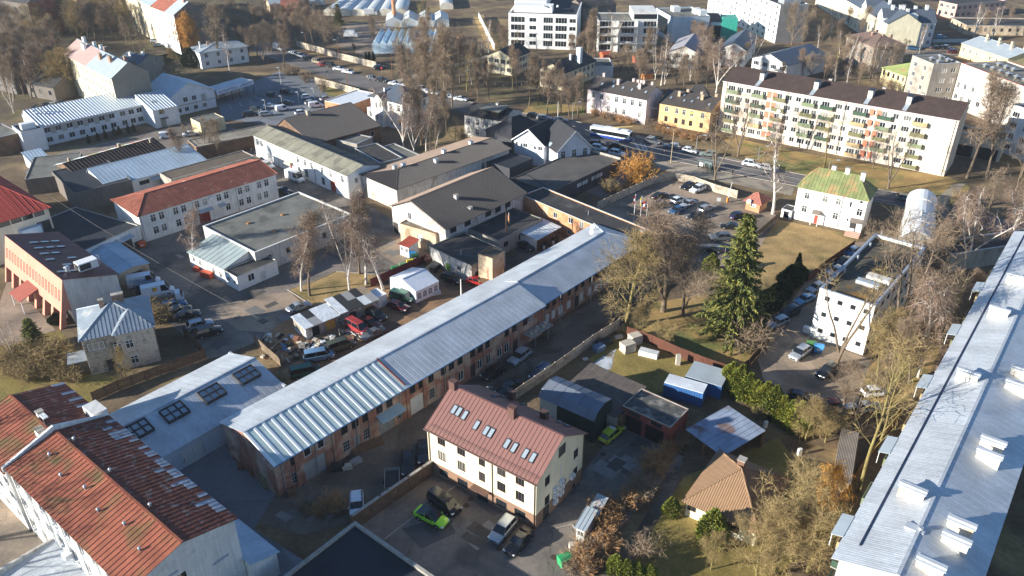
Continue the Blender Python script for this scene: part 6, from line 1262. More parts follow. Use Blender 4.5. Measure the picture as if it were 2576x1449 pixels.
for x_ in (0,L_): q = MB(); q.face([(x_,y,z_-.05) for y,z_ in prof] ,MATS['shed_dark_green']); b.part('end_wall',q)
q = MB(); q.box((-.02,-.06,0),(L_*.32,-.015,4.3),M('shed_pale_front',lin(196,192,180),var=.05)); b.part('pale_cladding',q)
b = Bld('asbestos_roof_shed','broad low shed with weathered grey asbestos sheets behind the concrete fence','shed',(1412,985),(1548,1048),(1625,990),3.0,P_GREY); b.W = max(6,(at(1488,924,3.0)-b.o).dot(b.v)); b.shed(3.5,M('roof_dark_asbestos',lin(94,86,80),rough=.95,var=.2,scale=.8,wave=(.2,.03),rnd=.06),width=1.1,seam=None,rows=3)
b = Bld('brick_garage','brick double garage with mossy asbestos roof and two dark doorways','garage',T(2,2,835,165),T(2,2,1195,330),T(2,2,1342,195),3.8,M('garage_brick',lin(134,66,56),rough=.92,var=.2,col2=lin(150,90,74),thr=.6,space='uv',brick=(2.6,lin(120,90,80))))
for t_ in (.24,.70): b.door(0,b.L*t_,2.9,2.5,BLACK); b.win(0,b.L*(t_+.02),3.2,1.8,.7,'4',fm=FR_D)
b.flat(M('roof_mossy_asbestos',lin(82,82,80),rough=.95,var=.3,scale=1.2,col2=lin(124,120,112),thr=.58,sc2=.8),par=.05,pt=.12,cap=CONC)
b = Bld('side_shed','low dark shed joined to the brick double garage','shed',T(2,2,745,205),T(2,2,838,240),W=8,z=3.0,mat=WOOD); b.door(0,b.L*.35,1.2,2.1,BLACK); b.flat(R_DARK,par=.05,pt=.1,cap=WOOD)
def container(lab,A,B_,C_,z,wallm,topm):
 b = Bld('container',lab,'container',A,B_,C_,z,wallm); L_,W_ = b.L,b.W; q = MB(); q.box((0,0,.15),(L_,W_,z),wallm); o_ = b.part('body',q); q = MB(); q.box((-.05,-.05,z+.002),(L_+.05,W_+.05,z+.1),topm); b.part('roof',q)
 for k in range(int(L_/.4)): q = MB(); q.box((.1+k*.4,-.05,.3),(.3+k*.4,-.003,z-.15),wallm); b.part('rib',q)
 for x_ in (0,L_):
  for y_ in (0,W_): q = MB(); q.box((x_-.08,y_-.08,0),(x_+.08,y_+.08,z-.01),wallm); b.part('corner_post',q)
BLUE = M('container_blue',lin(60,96,148),rough=.5,var=.12)
container('blue shipping container with frosty white roof beside the thuja hedge',T(2,2,1152,-10),T(2,2,1440,72),T(2,2,1495,12),2.7,BLUE,M('container_frost',lin(206,210,214),rough=.7,var=.15))
container('blue shed box with pale roof sheets against the wooden fence',T(1,2,1310,1390),T(1,2,1580,1470),T(1,2,1625,1350),2.5,BLUE,R_PALE)
b = Bld('open_carport','open carport with frosty blue sheet roof beside the bungalow','carport',T(2,2,1318,345),T(2,2,1590,545),T(2,2,1785,290),2.6,WOOD); L_,W_ = b.L,b.W
panels(b.root,[(-.1,-.1,2.6),(L_+.1,-.1,2.6),(L_+.1,W_+.1,3.0),(-.1,W_+.1,3.0)],M('roof_frosty',lin(140,150,168),rough=.7,var=.18,scale=.6,col2=lin(120,100,96),thr=.6,sc2=.4,rnd=.08),.9,(.06,.04),.05,rows=3)
for x_ in (.1,L_/2,L_-.1):
 for y_ in (.1,W_-.2): q = MB(); q.box((x_-.08,y_-.08,0),(x_+.08,y_+.08,2.55+.4*y_/W_),WOOD); b.part('post',q)
q = MB(); q.box((0,W_-.06,0),(L_,W_-.01,2.9),WOOD); b.part('back_wall',q)
b = Bld('bungalow','cream bungalow with brown tiled hipped roof in its own garden','house',T(2,2,1322,870),T(2,2,1850,1105),W=11,z=2.7,mat=PL('plaster_bungalow',(236,222,188),streak=.05,var=.05))
b.winpx(0,[T(2,2,1358,925)],1.2,1.6,'T',fm=FR_B); b.winpx(0,[T(2,2,1662,1080)],1.7,1.6,'3',fm=FR_B); b.hip(6.0,R_BRTILE,width=1.4,seam=None,o=.5); b.chimney(b.L*.45,b.W*.62,1.4,.9,.9,M('chimney_tanmetal',lin(120,92,76),var=.1),z=5.0)
b = Bld('rubble_shed','long old stone shed with mossy corrugated roof under the bare trees','shed',T(2,3,500,712),T(2,3,615,745),W=11,z=2.5,mat=P_TAN); b.W = (at(*T(2,3,790,405),2.5)-at(*T(2,3,615,745),2.5)).dot(b.v); b.shed(2.5,R_GREY,width=1.1,seam=None,rows=4); 
b = Bld('garden_shed','small white garden shed with ribbed roof beside the brambles','shed',T(2,2,488,1075),T(2,2,548,1100),W=3,z=2.3,mat=WHITE); b.win(0,b.L/2,1.3,.9,.9); b.shed(2.7,R_PALE,width=.5,seam=(.06,.04))
b = Bld('garden_shed','second small white shed tucked into the brambles','shed',T(2,2,580,960),T(2,2,640,985),W=2.6,z=2.2,mat=WHITE); b.shed(2.6,R_PALE,width=.5,seam=(.06,.04))
b = Bld('black_flat_block','black flat roof with white parapet at the bottom of the car park','building',(720,1465),(905,1318),W=16,z=3.2,mat=P_GREY)
a_,c_ = at(893,1312,3.2),at(1090,1449,3.2); u_ = (c_-a_).normalized(); b.u = -u_; b.v = Vector((u_.y,-u_.x,0)); b.L = (c_-a_).length+6; b.W = 18; b.o = Vector((a_.x,a_.y,0))+u_*b.L; b.root.location = b.o; b.root.rotation_euler.z = math.atan2(b.u.y,b.u.x)
b.flat(R_BLUEK,par=.3,pt=.35,cap=CONC)
# ================================================================ VEGETATION
def rv(r,s=1.): return Vector((r.gauss(0,s),r.gauss(0,s),r.gauss(0,s)))
class Tube:
 def __init__(s): s.v = []; s.f = []; s.m = []
 def seg(s,pts,rad,n=5,m=0):
  rings = []
  for i,p in enumerate(pts):
   d = (pts[min(i+1,len(pts)-1)]-pts[max(i-1,0)]).normalized(); a = d.orthogonal().normalized(); b = d.cross(a); k = len(s.v)
   for j in range(n): t = 6.2832*j/n; s.v.append(p+(a*math.cos(t)+b*math.sin(t))*rad[i])
   rings.append(k)
  for i in range(len(rings)-1):
   for j in range(n):
    q = (j+1) % n; s.f.append((rings[i]+j,rings[i]+q,rings[i+1]+q,rings[i+1]+j)); s.m.append(m)
 def ribbon(s,pts,w,r,m=0):
  d = (pts[-1]-pts[0]).normalized(); sd = d.cross(rv(r)); sd.normalize(); k = len(s.v)
  for i,p in enumerate(pts): ww = w*(1-.8*i/(len(pts)-1))/2; s.v += [p-sd*ww,p+sd*ww]
  for i in range(len(pts)-1): s.f.append((k+2*i,k+2*i+1,k+2*i+3,k+2*i+2)); s.m.append(m)
 def leaf(s,p,d,n,l,w,m=0):
  sd = d.cross(n).normalized()*w/2; k = len(s.v); s.v += [p-sd,p+sd,p+d*l+sd*.4,p+d*l-sd*.4]; s.f.append((k,k+1,k+2,k+3)); s.m.append(m)
 def mesh(s,name,mats,smooth=False):
  me = bpy.data.meshes.new(name); me.from_pydata([tuple(v) for v in s.v],[],s.f)
  for m in mats: me.materials.append(m)
  me.polygons.foreach_set('material_index',s.m)
  if smooth: me.polygons.foreach_set('use_smooth',[True]*len(s.f))
  me.update(); return me
def path(p,d,L,n,r,wob,grav=0.):
 pts = [p.copy()]; d = d.normalized()
 for i in range(n):
  d = (d+rv(r,wob)+Vector((0,0,grav))).normalized(); p = p+d*(L/n); pts.append(p.copy())
 return pts,d
BARK = M('bark_grey',lin(112,98,82),rough=.95,var=.25,scale=2,space='obj'); BARK2 = M('bark_olive',lin(128,116,72),rough=.95,var=.25,scale=2,space='obj')
BIRCHB = M('bark_birch',lin(214,204,192),rough=.9,var=.15,scale=1,col2=lin(60,52,48),thr=.66,sc2=1.1,space='obj')
TW = {'brown': M('twig_brown',lin(138,120,98),rough=.9,var=.2,scale=.4,rnd=.12),'red': M('twig_birch',lin(128,108,92),rough=.9,var=.2,scale=.4,rnd=.12),'olive': M('twig_olive',lin(150,130,88),rough=.9,var=.25,scale=.4,rnd=.10),'gold': M('twig_gold',lin(190,140,62),rough=.9,var=.2,scale=.4,rnd=.06),'grey': M('twig_grey',lin(138,118,98),rough=.9,var=.2,scale=.4,rnd=.12),'straw': M('twig_straw',lin(170,132,88),rough=.9,var=.2,scale=.5,rnd=.12)}
def deciduous(seed,H=12.,nl=18,e0=50,crown=.42,start=.25,tw='brown',bark=None,droop=0.,nsub=8,ntw=9,lean=0.,fork=0,tww=.032,up=.05,twl=.09):
 """bare tree: trunk and limbs as tubes, fine twigs as slim ribbons; returns trunk and crown meshes"""
 r = random.Random(seed); t = Tube(); c = Tube(); R0 = H*(.0125 if bark is BIRCHB else .016)
 stems = [(Vector((0,0,-.2)),Vector((lean,.3*lean,1)),H*.96,R0)]
 if fork: 
  for k in range(fork): a = 6.28*k/fork+r.random(); stems.append((Vector((0,0,H*.12)),Vector((.38*math.cos(a),.38*math.sin(a),1)),H*r.uniform(.7,.88),R0*.7))
 limb_i = 0
 for (p0,d0,L0,r0) in stems:
  n = 9; tp,td = path(p0,d0,L0,n,r,.06,.02); t.seg(tp,[r0*(1.25 if i == 0 else 1)*(1-i/(n+.6)) ** .85+.012 for i in range(n+1)],7)
  m = nl if not fork else max(6,nl // (fork+1)+2)
  for k in range(m):
   u = start+(1-start)*((k+r.random())/m) ** .9; i = min(int(u*n),n-1); f = u*n-i; p = tp[i].lerp(tp[i+1],f)
   az = limb_i*2.4+r.gauss(0,.3); limb_i += 1; el = R(e0+22*u+r.gauss(0,8))
   env = math.sin(math.pi*min(1,max(.10,(u-start*.7)/(1.08-start*.7))) ** .75); L = H*crown*(env*.85+.18)*r.uniform(.75,1.15)*(1-.35*u)
   d = Vector((math.cos(az)*math.cos(el),math.sin(az)*math.cos(el),math.sin(el)))
   lp,ld = path(p,d,L,5,r,.13,up-droop*.2); rl = max(.02,r0*.42*(1-.6*u)); t.seg(lp,[rl*(1-.82*j/5) for j in range(6)],4)
   for s in range(nsub):
    v = .22+.78*(s+r.random())/nsub; j = min(int(v*5),4); q = lp[j].lerp(lp[j+1],v*5-j); dd = (lp[j+1]-lp[j]).normalized()
    sd = (dd*.7+rv(r,.55)+Vector((0,0,.15-droop*.5))).normalized(); sl = L*.42*(1.15-.5*v)*r.uniform(.7,1.2)+.25
    sp,_ = path(q,sd,sl,3,r,.14,up*.6-droop*.35); c.ribbon(sp,rl*.55+.02,r,1)
    for w_ in range(ntw):
     x = .15+.85*(w_+r.random())/ntw; jj = min(int(x*3),2); qq = sp[jj].lerp(sp[jj+1],x*3-jj); d3 = ((sp[jj+1]-sp[jj]).normalized()*.6+rv(r,.6)+Vector((0,0,.1-droop*.9))).normalized()
     L3 = H*twl*r.uniform(.5,1.3); tp3,d4 = path(qq,d3,L3,2,r,.12,-droop*.5+.03); c.ribbon(tp3,tww,r,0)
     for z in range(3):
      c.ribbon([tp3[1],tp3[1]+(d4+rv(r,.55)+Vector((0,0,-droop*.8))).normalized()*L3*.6],tww*.8,r,0)
 bk = bark or BARK
 return H,t.mesh('trunk',[bk],True),c.mesh('crown',[TW[tw],bk])
def spruce(seed,H=14.,rad=.24,dens=1.):
 r = random.Random(seed); t = Tube(); c = Tube(); t.seg([Vector((0,0,-.2)),Vector((0,0,H*.5)),Vector((0,0,H))],[H*.018,H*.01,.02],7)
 n = int(46*dens)
 for k in range(n):
  u = (k+.5)/n; z = H*(.05+.95*u); L = H*rad*(1-u) ** .8*r.uniform(.75,1.15)+.15
  for j in range(7):
   az = r.random()*6.28; d = Vector((math.cos(az),math.sin(az),-.12+.25*u)); Lb = L*r.uniform(.5,1.3); bp,_ = path(Vector((0,0,z)),d,Lb,3,r,.06,-.05); c.ribbon(bp,.05,r,2)
   m = int(7+9*Lb)
   for q in range(m):
    x = .12+.88*r.random(); i = min(int(x*3),2); p = bp[i].lerp(bp[i+1],x*3-i); dd = (d+rv(r,.5)+Vector((0,0,-.55))).normalized(); c.leaf(p,dd,rv(r),r.uniform(.3,.7),.2,0 if r.random() < .6 else 1)
 return H,t.mesh('trunk',[BARK],True),c.mesh('crown',[NEED,NEED2,BARK])
NEED = M('needles_dark',lin(86,92,44),rough=.8,var=.3,scale=.6,rnd=.05); NEED2 = M('needles_olive',lin(124,120,54),rough=.8,var=.3,scale=.6,rnd=.05)
THU = M('thuja_green',lin(96,106,38),rough=.85,var=.25,scale=.6,rnd=.12); THU2 = M('thuja_yellow',lin(136,134,46),rough=.85,var=.25,scale=.6,rnd=.08); DKG = M('yew_green',lin(50,62,34),rough=.85,var=.3,scale=.7,rnd=.1)
def bush(seed,H,rx,mats,n=3800,pw=2.2,lf=.34,core=True):
 """clipped or natural evergreen: leaf sprays through the outer shell of the crown"""
 r = random.Random(seed); t = Tube(); c = Tube(); t.seg([Vector((0,0,-.1)),Vector((0,0,H*.8))],[.09,.03],6)
 lob = [(r.uniform(0,6.28),r.uniform(.1,.9),r.uniform(-.16,.16)) for _ in range(14)]
 for k in range(n):
  u = r.random() ** .8; az = r.random()*6.28; prof = (1-abs(2*max(u,.12)-.75) ** pw*.55)*(1-u ** 3.2)
  bump_ = 1+sum(a*math.exp(-((((az-o+3.14) % 6.28)-3.14) ** 2)*3-(u-h) ** 2*18) for o,h,a in lob)*1.6
  rad = rx*max(prof,.05)*bump_*(r.uniform(.55,1) ** .5); p = Vector((rad*math.cos(az),rad*math.sin(az),H*(.02+.98*u)))
  out = Vector((math.cos(az),math.sin(az),.9)); d = (out+rv(r,.5)).normalized(); c.leaf(p,d,rv(r),lf*r.uniform(.6,1.3),lf*.5,0 if r.random() < .65 else 1)
 return H,t.mesh('trunk',[BARK],True),c.mesh('crown',mats)
def shrub(seed,H=2.6,rx=1.6,tw='brown',ns=26):
 r = random.Random(seed); t = Tube(); c = Tube()
 for k in range(ns):
  az = k*2.4; el = R(r.uniform(42,86)); d = Vector((math.cos(az)*math.cos(el),math.sin(az)*math.cos(el),math.sin(el))); L = H*r.uniform(.7,1.1)
  p,_ = path(Vector((r.gauss(0,rx*.12),r.gauss(0,rx*.12),-.05)),d,L,4,r,.12,.0); t.seg(p,[.03,.025,.02,.014,.006],3)
  for s in range(16):
   v = .2+.8*r.random(); j = min(int(v*4),3); q = p[j].lerp(p[j+1],v*4-j); dd = ((p[j+1]-p[j]).normalized()*.6+rv(r,.6)).normalized(); l = H*r.uniform(.15,.34); sp,d2 = path(q,dd,l,2,r,.15); c.ribbon(sp,.035,r,0)
   for z in range(3): c.ribbon([sp[1],sp[1]+(d2+rv(r,.6)).normalized()*l*.6],.028,r,0)
 return H,t.mesh('trunk',[BARK],True),c.mesh('crown',[TW[tw],BARK])
SPEC = {
 'linden': [deciduous(11),deciduous(12,nl=20,crown=.38,e0=56,tw='grey'),deciduous(13,crown=.46,e0=46,fork=2,nl=20)],
 'tall': [deciduous(21,crown=.26,e0=58,start=.3,tw='brown',nl=22),deciduous(22,crown=.30,e0=60,fork=2,tw='grey',nl=22,nsub=7)],
 'birch': [deciduous(31,ntw=7,tww=.03,crown=.26,e0=52,start=.28,tw='red',bark=BIRCHB,droop=.55,lean=.06,twl=.10),deciduous(32,ntw=6,tww=.03,crown=.28,e0=54,start=.3,tw='red',bark=BIRCHB,droop=.6,fork=2,twl=.10,nl=20),deciduous(33,ntw=6,tww=.03,crown=.24,e0=56,tw='red',bark=BIRCHB,droop=.45,lean=-.1)],
 'thinbirch': [deciduous(36,crown=.24,e0=48,start=.2,tw='grey',bark=BIRCHB,droop=.25,nsub=4,ntw=4,fork=2,nl=16),deciduous(37,crown=.22,e0=52,tw='red',bark=BIRCHB,droop=.3,nsub=5,ntw=4)],
 'olive': [deciduous(41,crown=.44,e0=40,start=.12,tw='olive',bark=BARK2,nl=26,nsub=9,ntw=9),deciduous(42,crown=.48,e0=36,start=.12,tw='olive',bark=BARK2,nl=24,nsub=9,ntw=8,fork=2)],
 'sparse': [deciduous(51,crown=.42,e0=38,start=.3,tw='olive',bark=BARK2,nsub=4,ntw=3,nl=16),deciduous(52,crown=.46,e0=36,start=.3,tw='brown',nsub=5,ntw=3,fork=2,nl=18)],
 'willow': [deciduous(61,crown=.42,e0=50,start=.2,tw='gold',bark=BARK2,droop=.85,nl=24,nsub=9,ntw=9,tww=.05,twl=.13)],
 'pollard': [deciduous(71,crown=.20,e0=62,start=.45,tw='olive',bark=BARK,nsub=4,ntw=3,nl=12,fork=2)],
 'spruce': [spruce(81,rad=.25,dens=1.7)],'fir': [spruce(82,H=9,rad=.2)],
 'hedge': [bush(91,3.2,1.5,[THU,THU2],6500,lf=.25),bush(92,3.4,1.6,[THU2,THU],6500,lf=.25)],'thuja': [bush(93,4.0,.95,[THU,THU2],2600,pw=2.6,lf=.26)],'cone': [bush(94,3.4,.5,[DKG,NEED],1600,lf=.24)],'yew': [bush(95,3.0,1.8,[DKG,NEED],3600)],
 'shrub': [shrub(101),shrub(102,rx=2.0)],'bramble': [shrub(103,2.0,2.2,'straw',34),shrub(104,2.2,2.2,'brown',34)],'goldbush': [shrub(105,3.2,2.2,'gold',44)],'olivebush': [shrub(106,2.6,2.0,'olive',36),shrub(107,2.4,2.0,'olive',34)],
}
_tr = random.Random(5)
def tree(kind,base,h,label,group,name=None,wide=1.,var=None,cat=None,rot=None,z=0):
 H,tm,cm = SPEC[kind][_tr.randrange(len(SPEC[kind])) if var is None else var]; s = h/H; p = at(*base)
 nm = name or {'birch': 'birch_tree','thinbirch': 'birch_tree','spruce': 'spruce_tree','fir': 'spruce_tree','willow': 'willow_tree','hedge': 'thuja_hedge','thuja': 'thuja_bush','cone': 'cypress','yew': 'evergreen_bush','shrub': 'bare_shrub','bramble': 'bramble','goldbush': 'golden_shrub','olivebush': 'bare_shrub'}.get(kind,'bare_tree')
 o = empty(nm,(p.x,p.y,z),rot if rot is not None else _tr.random()*6.28,label,cat or ('tree' if kind not in ('hedge','thuja','cone','yew','shrub','bramble','goldbush','olivebush') else 'shrub'),group); o.scale = (s*wide,s*wide,s)
 link('trunk',tm,o); link('crown',cm,o); return o
def treet(kind,base,top,label,group,**k):
 return tree(kind,base,max(2.,height(base,top[1] if isinstance(top,tuple) else top)),label,group,**k)
def trees(kind,pairs,label,group,**k):
 for b_,t_ in pairs: treet(kind,b_,t_,label,group,**k)
t11 = lambda x,y: T(1,1,x,y); t10 = lambda x,y: T(1,0,x,y); t01 = lambda x,y: T(0,1,x,y); t00 = lambda x,y: T(0,0,x,y); t02 = lambda x,y: T(0,2,x,y); t03 = lambda x,y: T(0,3,x,y); t12 = lambda x,y: T(1,2,x,y); t13 = lambda x,y: T(1,3,x,y); t22 = lambda x,y: T(2,2,x,y); t23 = lambda x,y: T(2,3,x,y)
trees('birch',[(t11(345,745),t11(130,210)),(t11(705,740),t11(540,110)),(t11(830,700),t11(740,10)),(t11(960,735),t11(870,60))],'tall birch with hanging reddish twigs on the grass island','birches on the grass island')
trees('linden',[(t11(405,785),t11(270,190)),(t11(780,620),t11(700,120))],'dark trunked bare tree among the birches on the grass island','bare trees on the grass island')
treet('birch',t10(1465,560),t10(1375,140),'white birch against the wall of the pale lean-to',None)
trees('birch',[(t01(1115,1120),t01(1040,640)),(t01(1190,1160),t01(1170,780)),(t01(1365,1110),t01(1350,830)),(t01(1285,1140),t01(1250,720))],'birch in the overgrown yard below the white villa','birches below the villa')
trees('tall',[(t01(1130,700),t01(1130,330)),(t01(1180,850),t01(1180,560)),(t01(1360,960),t01(1360,600)),(t01(1250,1100),t01(1230,640)),(t01(1420,850),t01(1390,250)),(t01(1320,830),t01(1300,330)),(t01(1480,800),t01(1450,380)),(t01(1230,760),t01(1240,360))],'tall slender bare tree behind the workshop roofs','slender trees behind the workshops')
treet('thinbirch',t00(1735,548),t00(1710,215),'pale birch standing in front of the pale villa',None)
treet('thinbirch',t00(105,855),t00(60,560),'white stemmed birch at the end of the long white house',None)
treet('thinbirch',t02(745,432),t02(720,90),'bright white branching birch before the glass office',None)
trees('thinbirch',[(t02(1080,600),t02(1080,340)),(t02(1125,645),t02(1170,240)),(t02(1635,500),t02(1620,330)),(t02(1810,490),t02(1810,240))],'thin birch beside the kindergarten pavilions','birches by the kindergarten')
trees('birch',[(t02(1540,700),t02(1550,290)),(t02(1420,510),t02(1410,180)),(t02(1480,540),t02(1480,200))],'reddish twigged birch between the kindergarten pavilions','red birches by the kindergarten')
trees('thinbirch',[(t03(375,360),t03(385,185)),(t03(500,640),t03(480,460)),(t03(590,650),t03(600,440)),(t03(1140,405),t03(1150,190)),(t03(1545,300),t03(1540,30)),(t03(1690,295),t03(1720,40))],'white stemmed birch among the far houses','birches among the far houses')
treet('thinbirch',t13(35,165),t03(140,900),'large white birch beside the car park kiosk',None,wide=1.15)
treet('birch',t13(1130,1395),t13(1340,560),'drooping red birch beside the silver roofed apartment block',None,wide=1.1)
treet('birch',t13(1480,565),t13(1690,-30),'tall birch with dense reddish twigs behind the barrel roofed hall',None,wide=1.1)
trees('birch',[((2440,640),470),((2545,600),440)],'birch on the verge behind the annex','birches behind the annex')
treet('olive',t12(868,1010),t12(900,350),'broad olive-toned bare tree at the end of the brick warehouse',None,wide=1.3,var=0)
treet('tall',t12(1140,900),t12(1230,200),'grey branching tree with twisted trunk beside the olive tree',None,var=1,wide=1.6)
treet('linden',t12(1290,930),t12(1380,440),'bushy bare tree next to the spruce',None,wide=1.5,var=2)
treet('olive',t12(960,1080),t12(950,860),'small olive-toned fruit tree behind the plank fence corner',None)
treet('olive',t12(1150,1175),t12(1150,975),'small mossy apple tree behind the brown plank fence',None)
treet('spruce',t12(1650,1085),t12(1775,165),'tall old spruce in the garden',None,wide=.92)
treet('thuja',t12(1500,610),t12(1510,470),'yellowish thuja left of the spruce',None,wide=1.6)
treet('shrub',t12(1800,1185),t12(1800,955),'large bare twiggy bush beside the garden fence',None,wide=1.2,var=1)
for k in range(9): tree('hedge',(1838+21*k,975+13.5*k),4.6+.5*math.sin(k*1.7),'tall yellow-green thuja in the hedge beside the blue container','thujas of the hedge',wide=.95)
for p,h in (((1900,800),3.6),((1935,772),3.8),((1965,745),3.2),((1985,716),4.0),((2005,700),3.2)): tree('yew',p,h,'dark evergreen bush along the edge of the straw lawn','evergreens beside the straw lawn')
tree('cone',(2003,690),4.5,'narrow dark cypress at the corner of the straw lawn',None)
trees('linden',[(t13(1180,700),t13(1180,330)),(t13(1290,560),t13(1300,200)),(t13(1080,1000),t13(1080,600)),(t13(1200,1050),t13(1210,640)),(t13(880,1449),t13(890,1000)),(t13(1060,1440),t13(1070,1050)),(t13(1420,330),t13(1430,60)),(t23(560,260),t13(560,1350)),(t23(900,230),t13(910,1280))],'thicket tree between the white box building and the silver roofed block','trees between white box and silver roof',wide=1.15)
treet('pollard',t13(515,1295),t13(640,540),'lopped two-stemmed tree in front of the white box building',None,wide=.9)
treet('sparse',t13(960,1215),t13(1050,230),'big spreading bare tree beside the white box building',None,wide=1.1,var=1)
treet('sparse',t13(900,860),t13(870,420),'crooked bare tree leaning over the flat roof',None)
trees('olive',[(t13(820,1380),t13(830,900)),(t13(1000,1420),t13(1020,1000))],'bushy bare tree at the foot of the white box building','trees at the foot of the white box')
trees('sparse',[(t23(690,820),t13(860,1180)),(t23(830,480),t13(930,1240)),(t23(640,300),t13(700,1330))],'thin lichen-covered tree beside the silver roofed block','thin trees by the silver roofed block',wide=.7)
treet('olive',t23(280,430),t23(260,120),'round olive-toned tree beside the thuja hedge',None,wide=1.2)
treet('olive',t23(430,440),t23(430,190),'low olive-toned tree between hedge and parked cars',None,wide=1.2)
treet('willow',t23(430,1010),t23(380,580),'small tree with yellow leaves by the ochre fence',None,wide=.8)
trees('olive',[(t23(180,1330),t23(150,730)),(t23(60,1440),t23(60,950)),(t23(300,1420),t23(280,980)),(t23(-90,1480),t23(-80,1090))],'dense straw-olive bare tree in the bungalow garden','dense trees in the bungalow garden',wide=1.25)
trees('sparse',[((2190,700),560),((2250,640),520),((2330,600),500)],'bare tree between the white box and the barrel roofed hall','trees by the barrel roofed hall')
trees('sparse',[(t03(425,1262),t03(480,880)),(t03(905,1425),t03(960,980)),(t03(790,1275),t03(800,1060)),(t02(1530,1362),t02(1590,830)),(t02(1705,1180),t02(1740,720))],'bare street tree in front of the five storey apartment house','street trees before the apartment house')
trees('linden',[(t03(1500,1345),t03(1640,560)),(t03(1650,1345),t03(1700,700))],'big bare tree rising between the apartment house and the ribbon window block','big trees by the gateway',wide=.9)
trees('sparse',[(t03(1870,1440),t03(1860,1000)),((2480,560),430),((2560,560),420)],'crooked bare tree before the ribbon window block','trees before the ribbon window block')
trees('linden',[(t02(500,895),t02(490,580)),(t02(430,880),t02(440,610))],'dense bare tree beside the pinkish white house','trees beside the pinkish white house')
trees('tall',[(t02(130,800),t02(150,420)),(t02(40,700),t02(30,380)),(t02(240,700),t02(250,470)),(t02(330,690),t02(330,480))],'bare tree in front of the cream schools','trees before the schools')
trees('tall',[(t02(625,432),t02(610,85)),(t02(570,420),t02(570,150))],'tall slim bare tree between the two office buildings','trees between the offices')
trees('linden',[(t02(880,560),t02(880,350)),(t02(960,600),t02(970,390)),(t02(820,540),t02(820,370)),(t02(1300,680),t02(1290,430)),(t02(1390,690),t02(1400,500)),(t02(1000,560),t02(1000,420))],'low bare tree in the kindergarten garden','trees in the kindergarten garden',wide=1.2)
trees('linden',[(t03(430,620),t03(440,430)),(t03(760,620),t03(770,470)),(t03(400,350),t03(410,150)),(t03(600,200),t03(610,60)),(t03(700,180),t03(710,70)),(t03(1000,420),t03(1000,300)),(t03(1620,250),t03(1620,90)),(t03(1820,200),t03(1820,60)),(t02(1690,600),t02(1700,400)),(t02(1240,640),t02(1240,420)),(t02(1740,500),t02(1740,330)),(t03(260,590),t03(280,380)),(t03(320,600),t03(330,410)),(t03(180,340),t03(200,40)),(t03(520,330),t03(520,150)),(t03(90,640),t03(100,470)),(t03(680,650),t03(690,480))],'spreading bare tree among the far right houses','spreading trees among the far houses')
trees('shrub',[(t03(840,680),t03(850,570)),(t03(920,700),t03(930,600)),(t03(1250,760),t03(1250,660))],'bare bush beside the yellow cottage','bushes by the yellow cottage')
treet('fir',t02(515,385),t02(510,250),'small dark spruce beside the white apartment building',None)
pk = [(1105,545,190),(1150,520,250),(1235,640,320),(1300,600,260),(1440,640,230),(1540,625,290),(1600,560,300),(1660,600,350),(1480,500,200),(1200,450,240),(1420,430,180),(1530,450,240),(1270,520,150),(1590,690,420),(1370,690,330)]
for x,y,ty in pk: treet(_tr.choice(['tall','sparse','tall']),t01(x,y),t01(x,ty),'bare tree in the leaf-littered park','trees of the park',wide=.95)
treet('linden',t01(1757,755),t01(1750,500),'spreading bare tree at the park corner beside the street',None)
nur = [(-160,120,-40),(-60,60,-80),(60,110,-40),(150,180,30),(240,90,-50),(-200,260,90),(-120,330,150),(20,230,60),(560,250,60),(430,345,70),(520,385,130),(330,330,120),(210,525,190),(60,480,190),(120,400,170),(10,420,200),(280,300,110),(470,300,90),(580,330,170),(740,430,330),(640,320,200),(170,310,140),(380,250,60)]
for x,y,ty in nur: treet('linden',t01(x,y),t01(x,ty),'bare tree beside the street opposite the nursery wall','trees along the nursery street',wide=1.1)
treet('fir',t01(625,190),t01(620,30),'dark spruce standing beside the film tunnels',None,wide=1.2)
trees('shrub',[(t01(510,690),t01(510,590)),(t01(385,620),t01(380,530)),(t01(300,560),t01(300,490)),(t01(240,570),t01(240,500))],'low bare bush at the car park entrance','bushes at the car park entrance')
for k,(x,y) in enumerate(((835,480),(860,478),(890,478))): treet('cone',t01(x,y),t01(x,y-85),'dark clipped cypress before the blue glass greenhouse','cypresses before the greenhouse')
wood = [(r_.uniform(0,480),r_.uniform(150,760)) for r_ in [random.Random(k) for k in range(26)]] + [(r_.uniform(480,1000),r_.uniform(20,330)) for r_ in [random.Random(k+90) for k in range(14)]] + [(30,260),(70,300),(130,330),(200,250),(250,300),(60,380),(150,420),(220,400),(320,330),(360,260),(290,200),(180,180),(420,330),(440,420),(380,430),(310,450),(500,240),(560,260),(620,230),(540,180),(640,140),(600,300),(690,220),(720,290),(780,310),(860,290),(920,260),(880,200),(960,330),(820,220),(300,560),(360,600),(420,640),(460,560),(230,560),(120,520),(520,700),(580,720),(470,690),(980,280),(740,150),(660,60),(420,90),(360,60),(480,70),(760,90),(20,520),(90,640),(160,700),(60,720),(240,740),(10,650)]
for x,y in wood: tree(_tr.choice(['linden','linden','tall','olive']),t00(x,y),_tr.uniform(10,15),'bare tree of the tangled wood around the tenements','trees of the wood',wide=1.1)
treet('sparse',t00(1080,505),t00(1060,210),'dark spreading oak on the lawn behind the cream tenement',None,wide=1.2,var=1)
treet('willow',t00(1425,410),t00(1400,95),'golden weeping willow beside the white tenement',None,wide=1.05)
trees('linden',[(t00(1650,500),t00(1640,60)),(t00(1590,160),t00(1600,30)),(t00(1880,450),t00(1870,220)),(t00(1750,200),t00(1760,30)),(t00(1900,200),t00(1900,40)),(t00(1830,330),t00(1820,120))],'bare tree behind the pale villa','trees behind the pale villa')
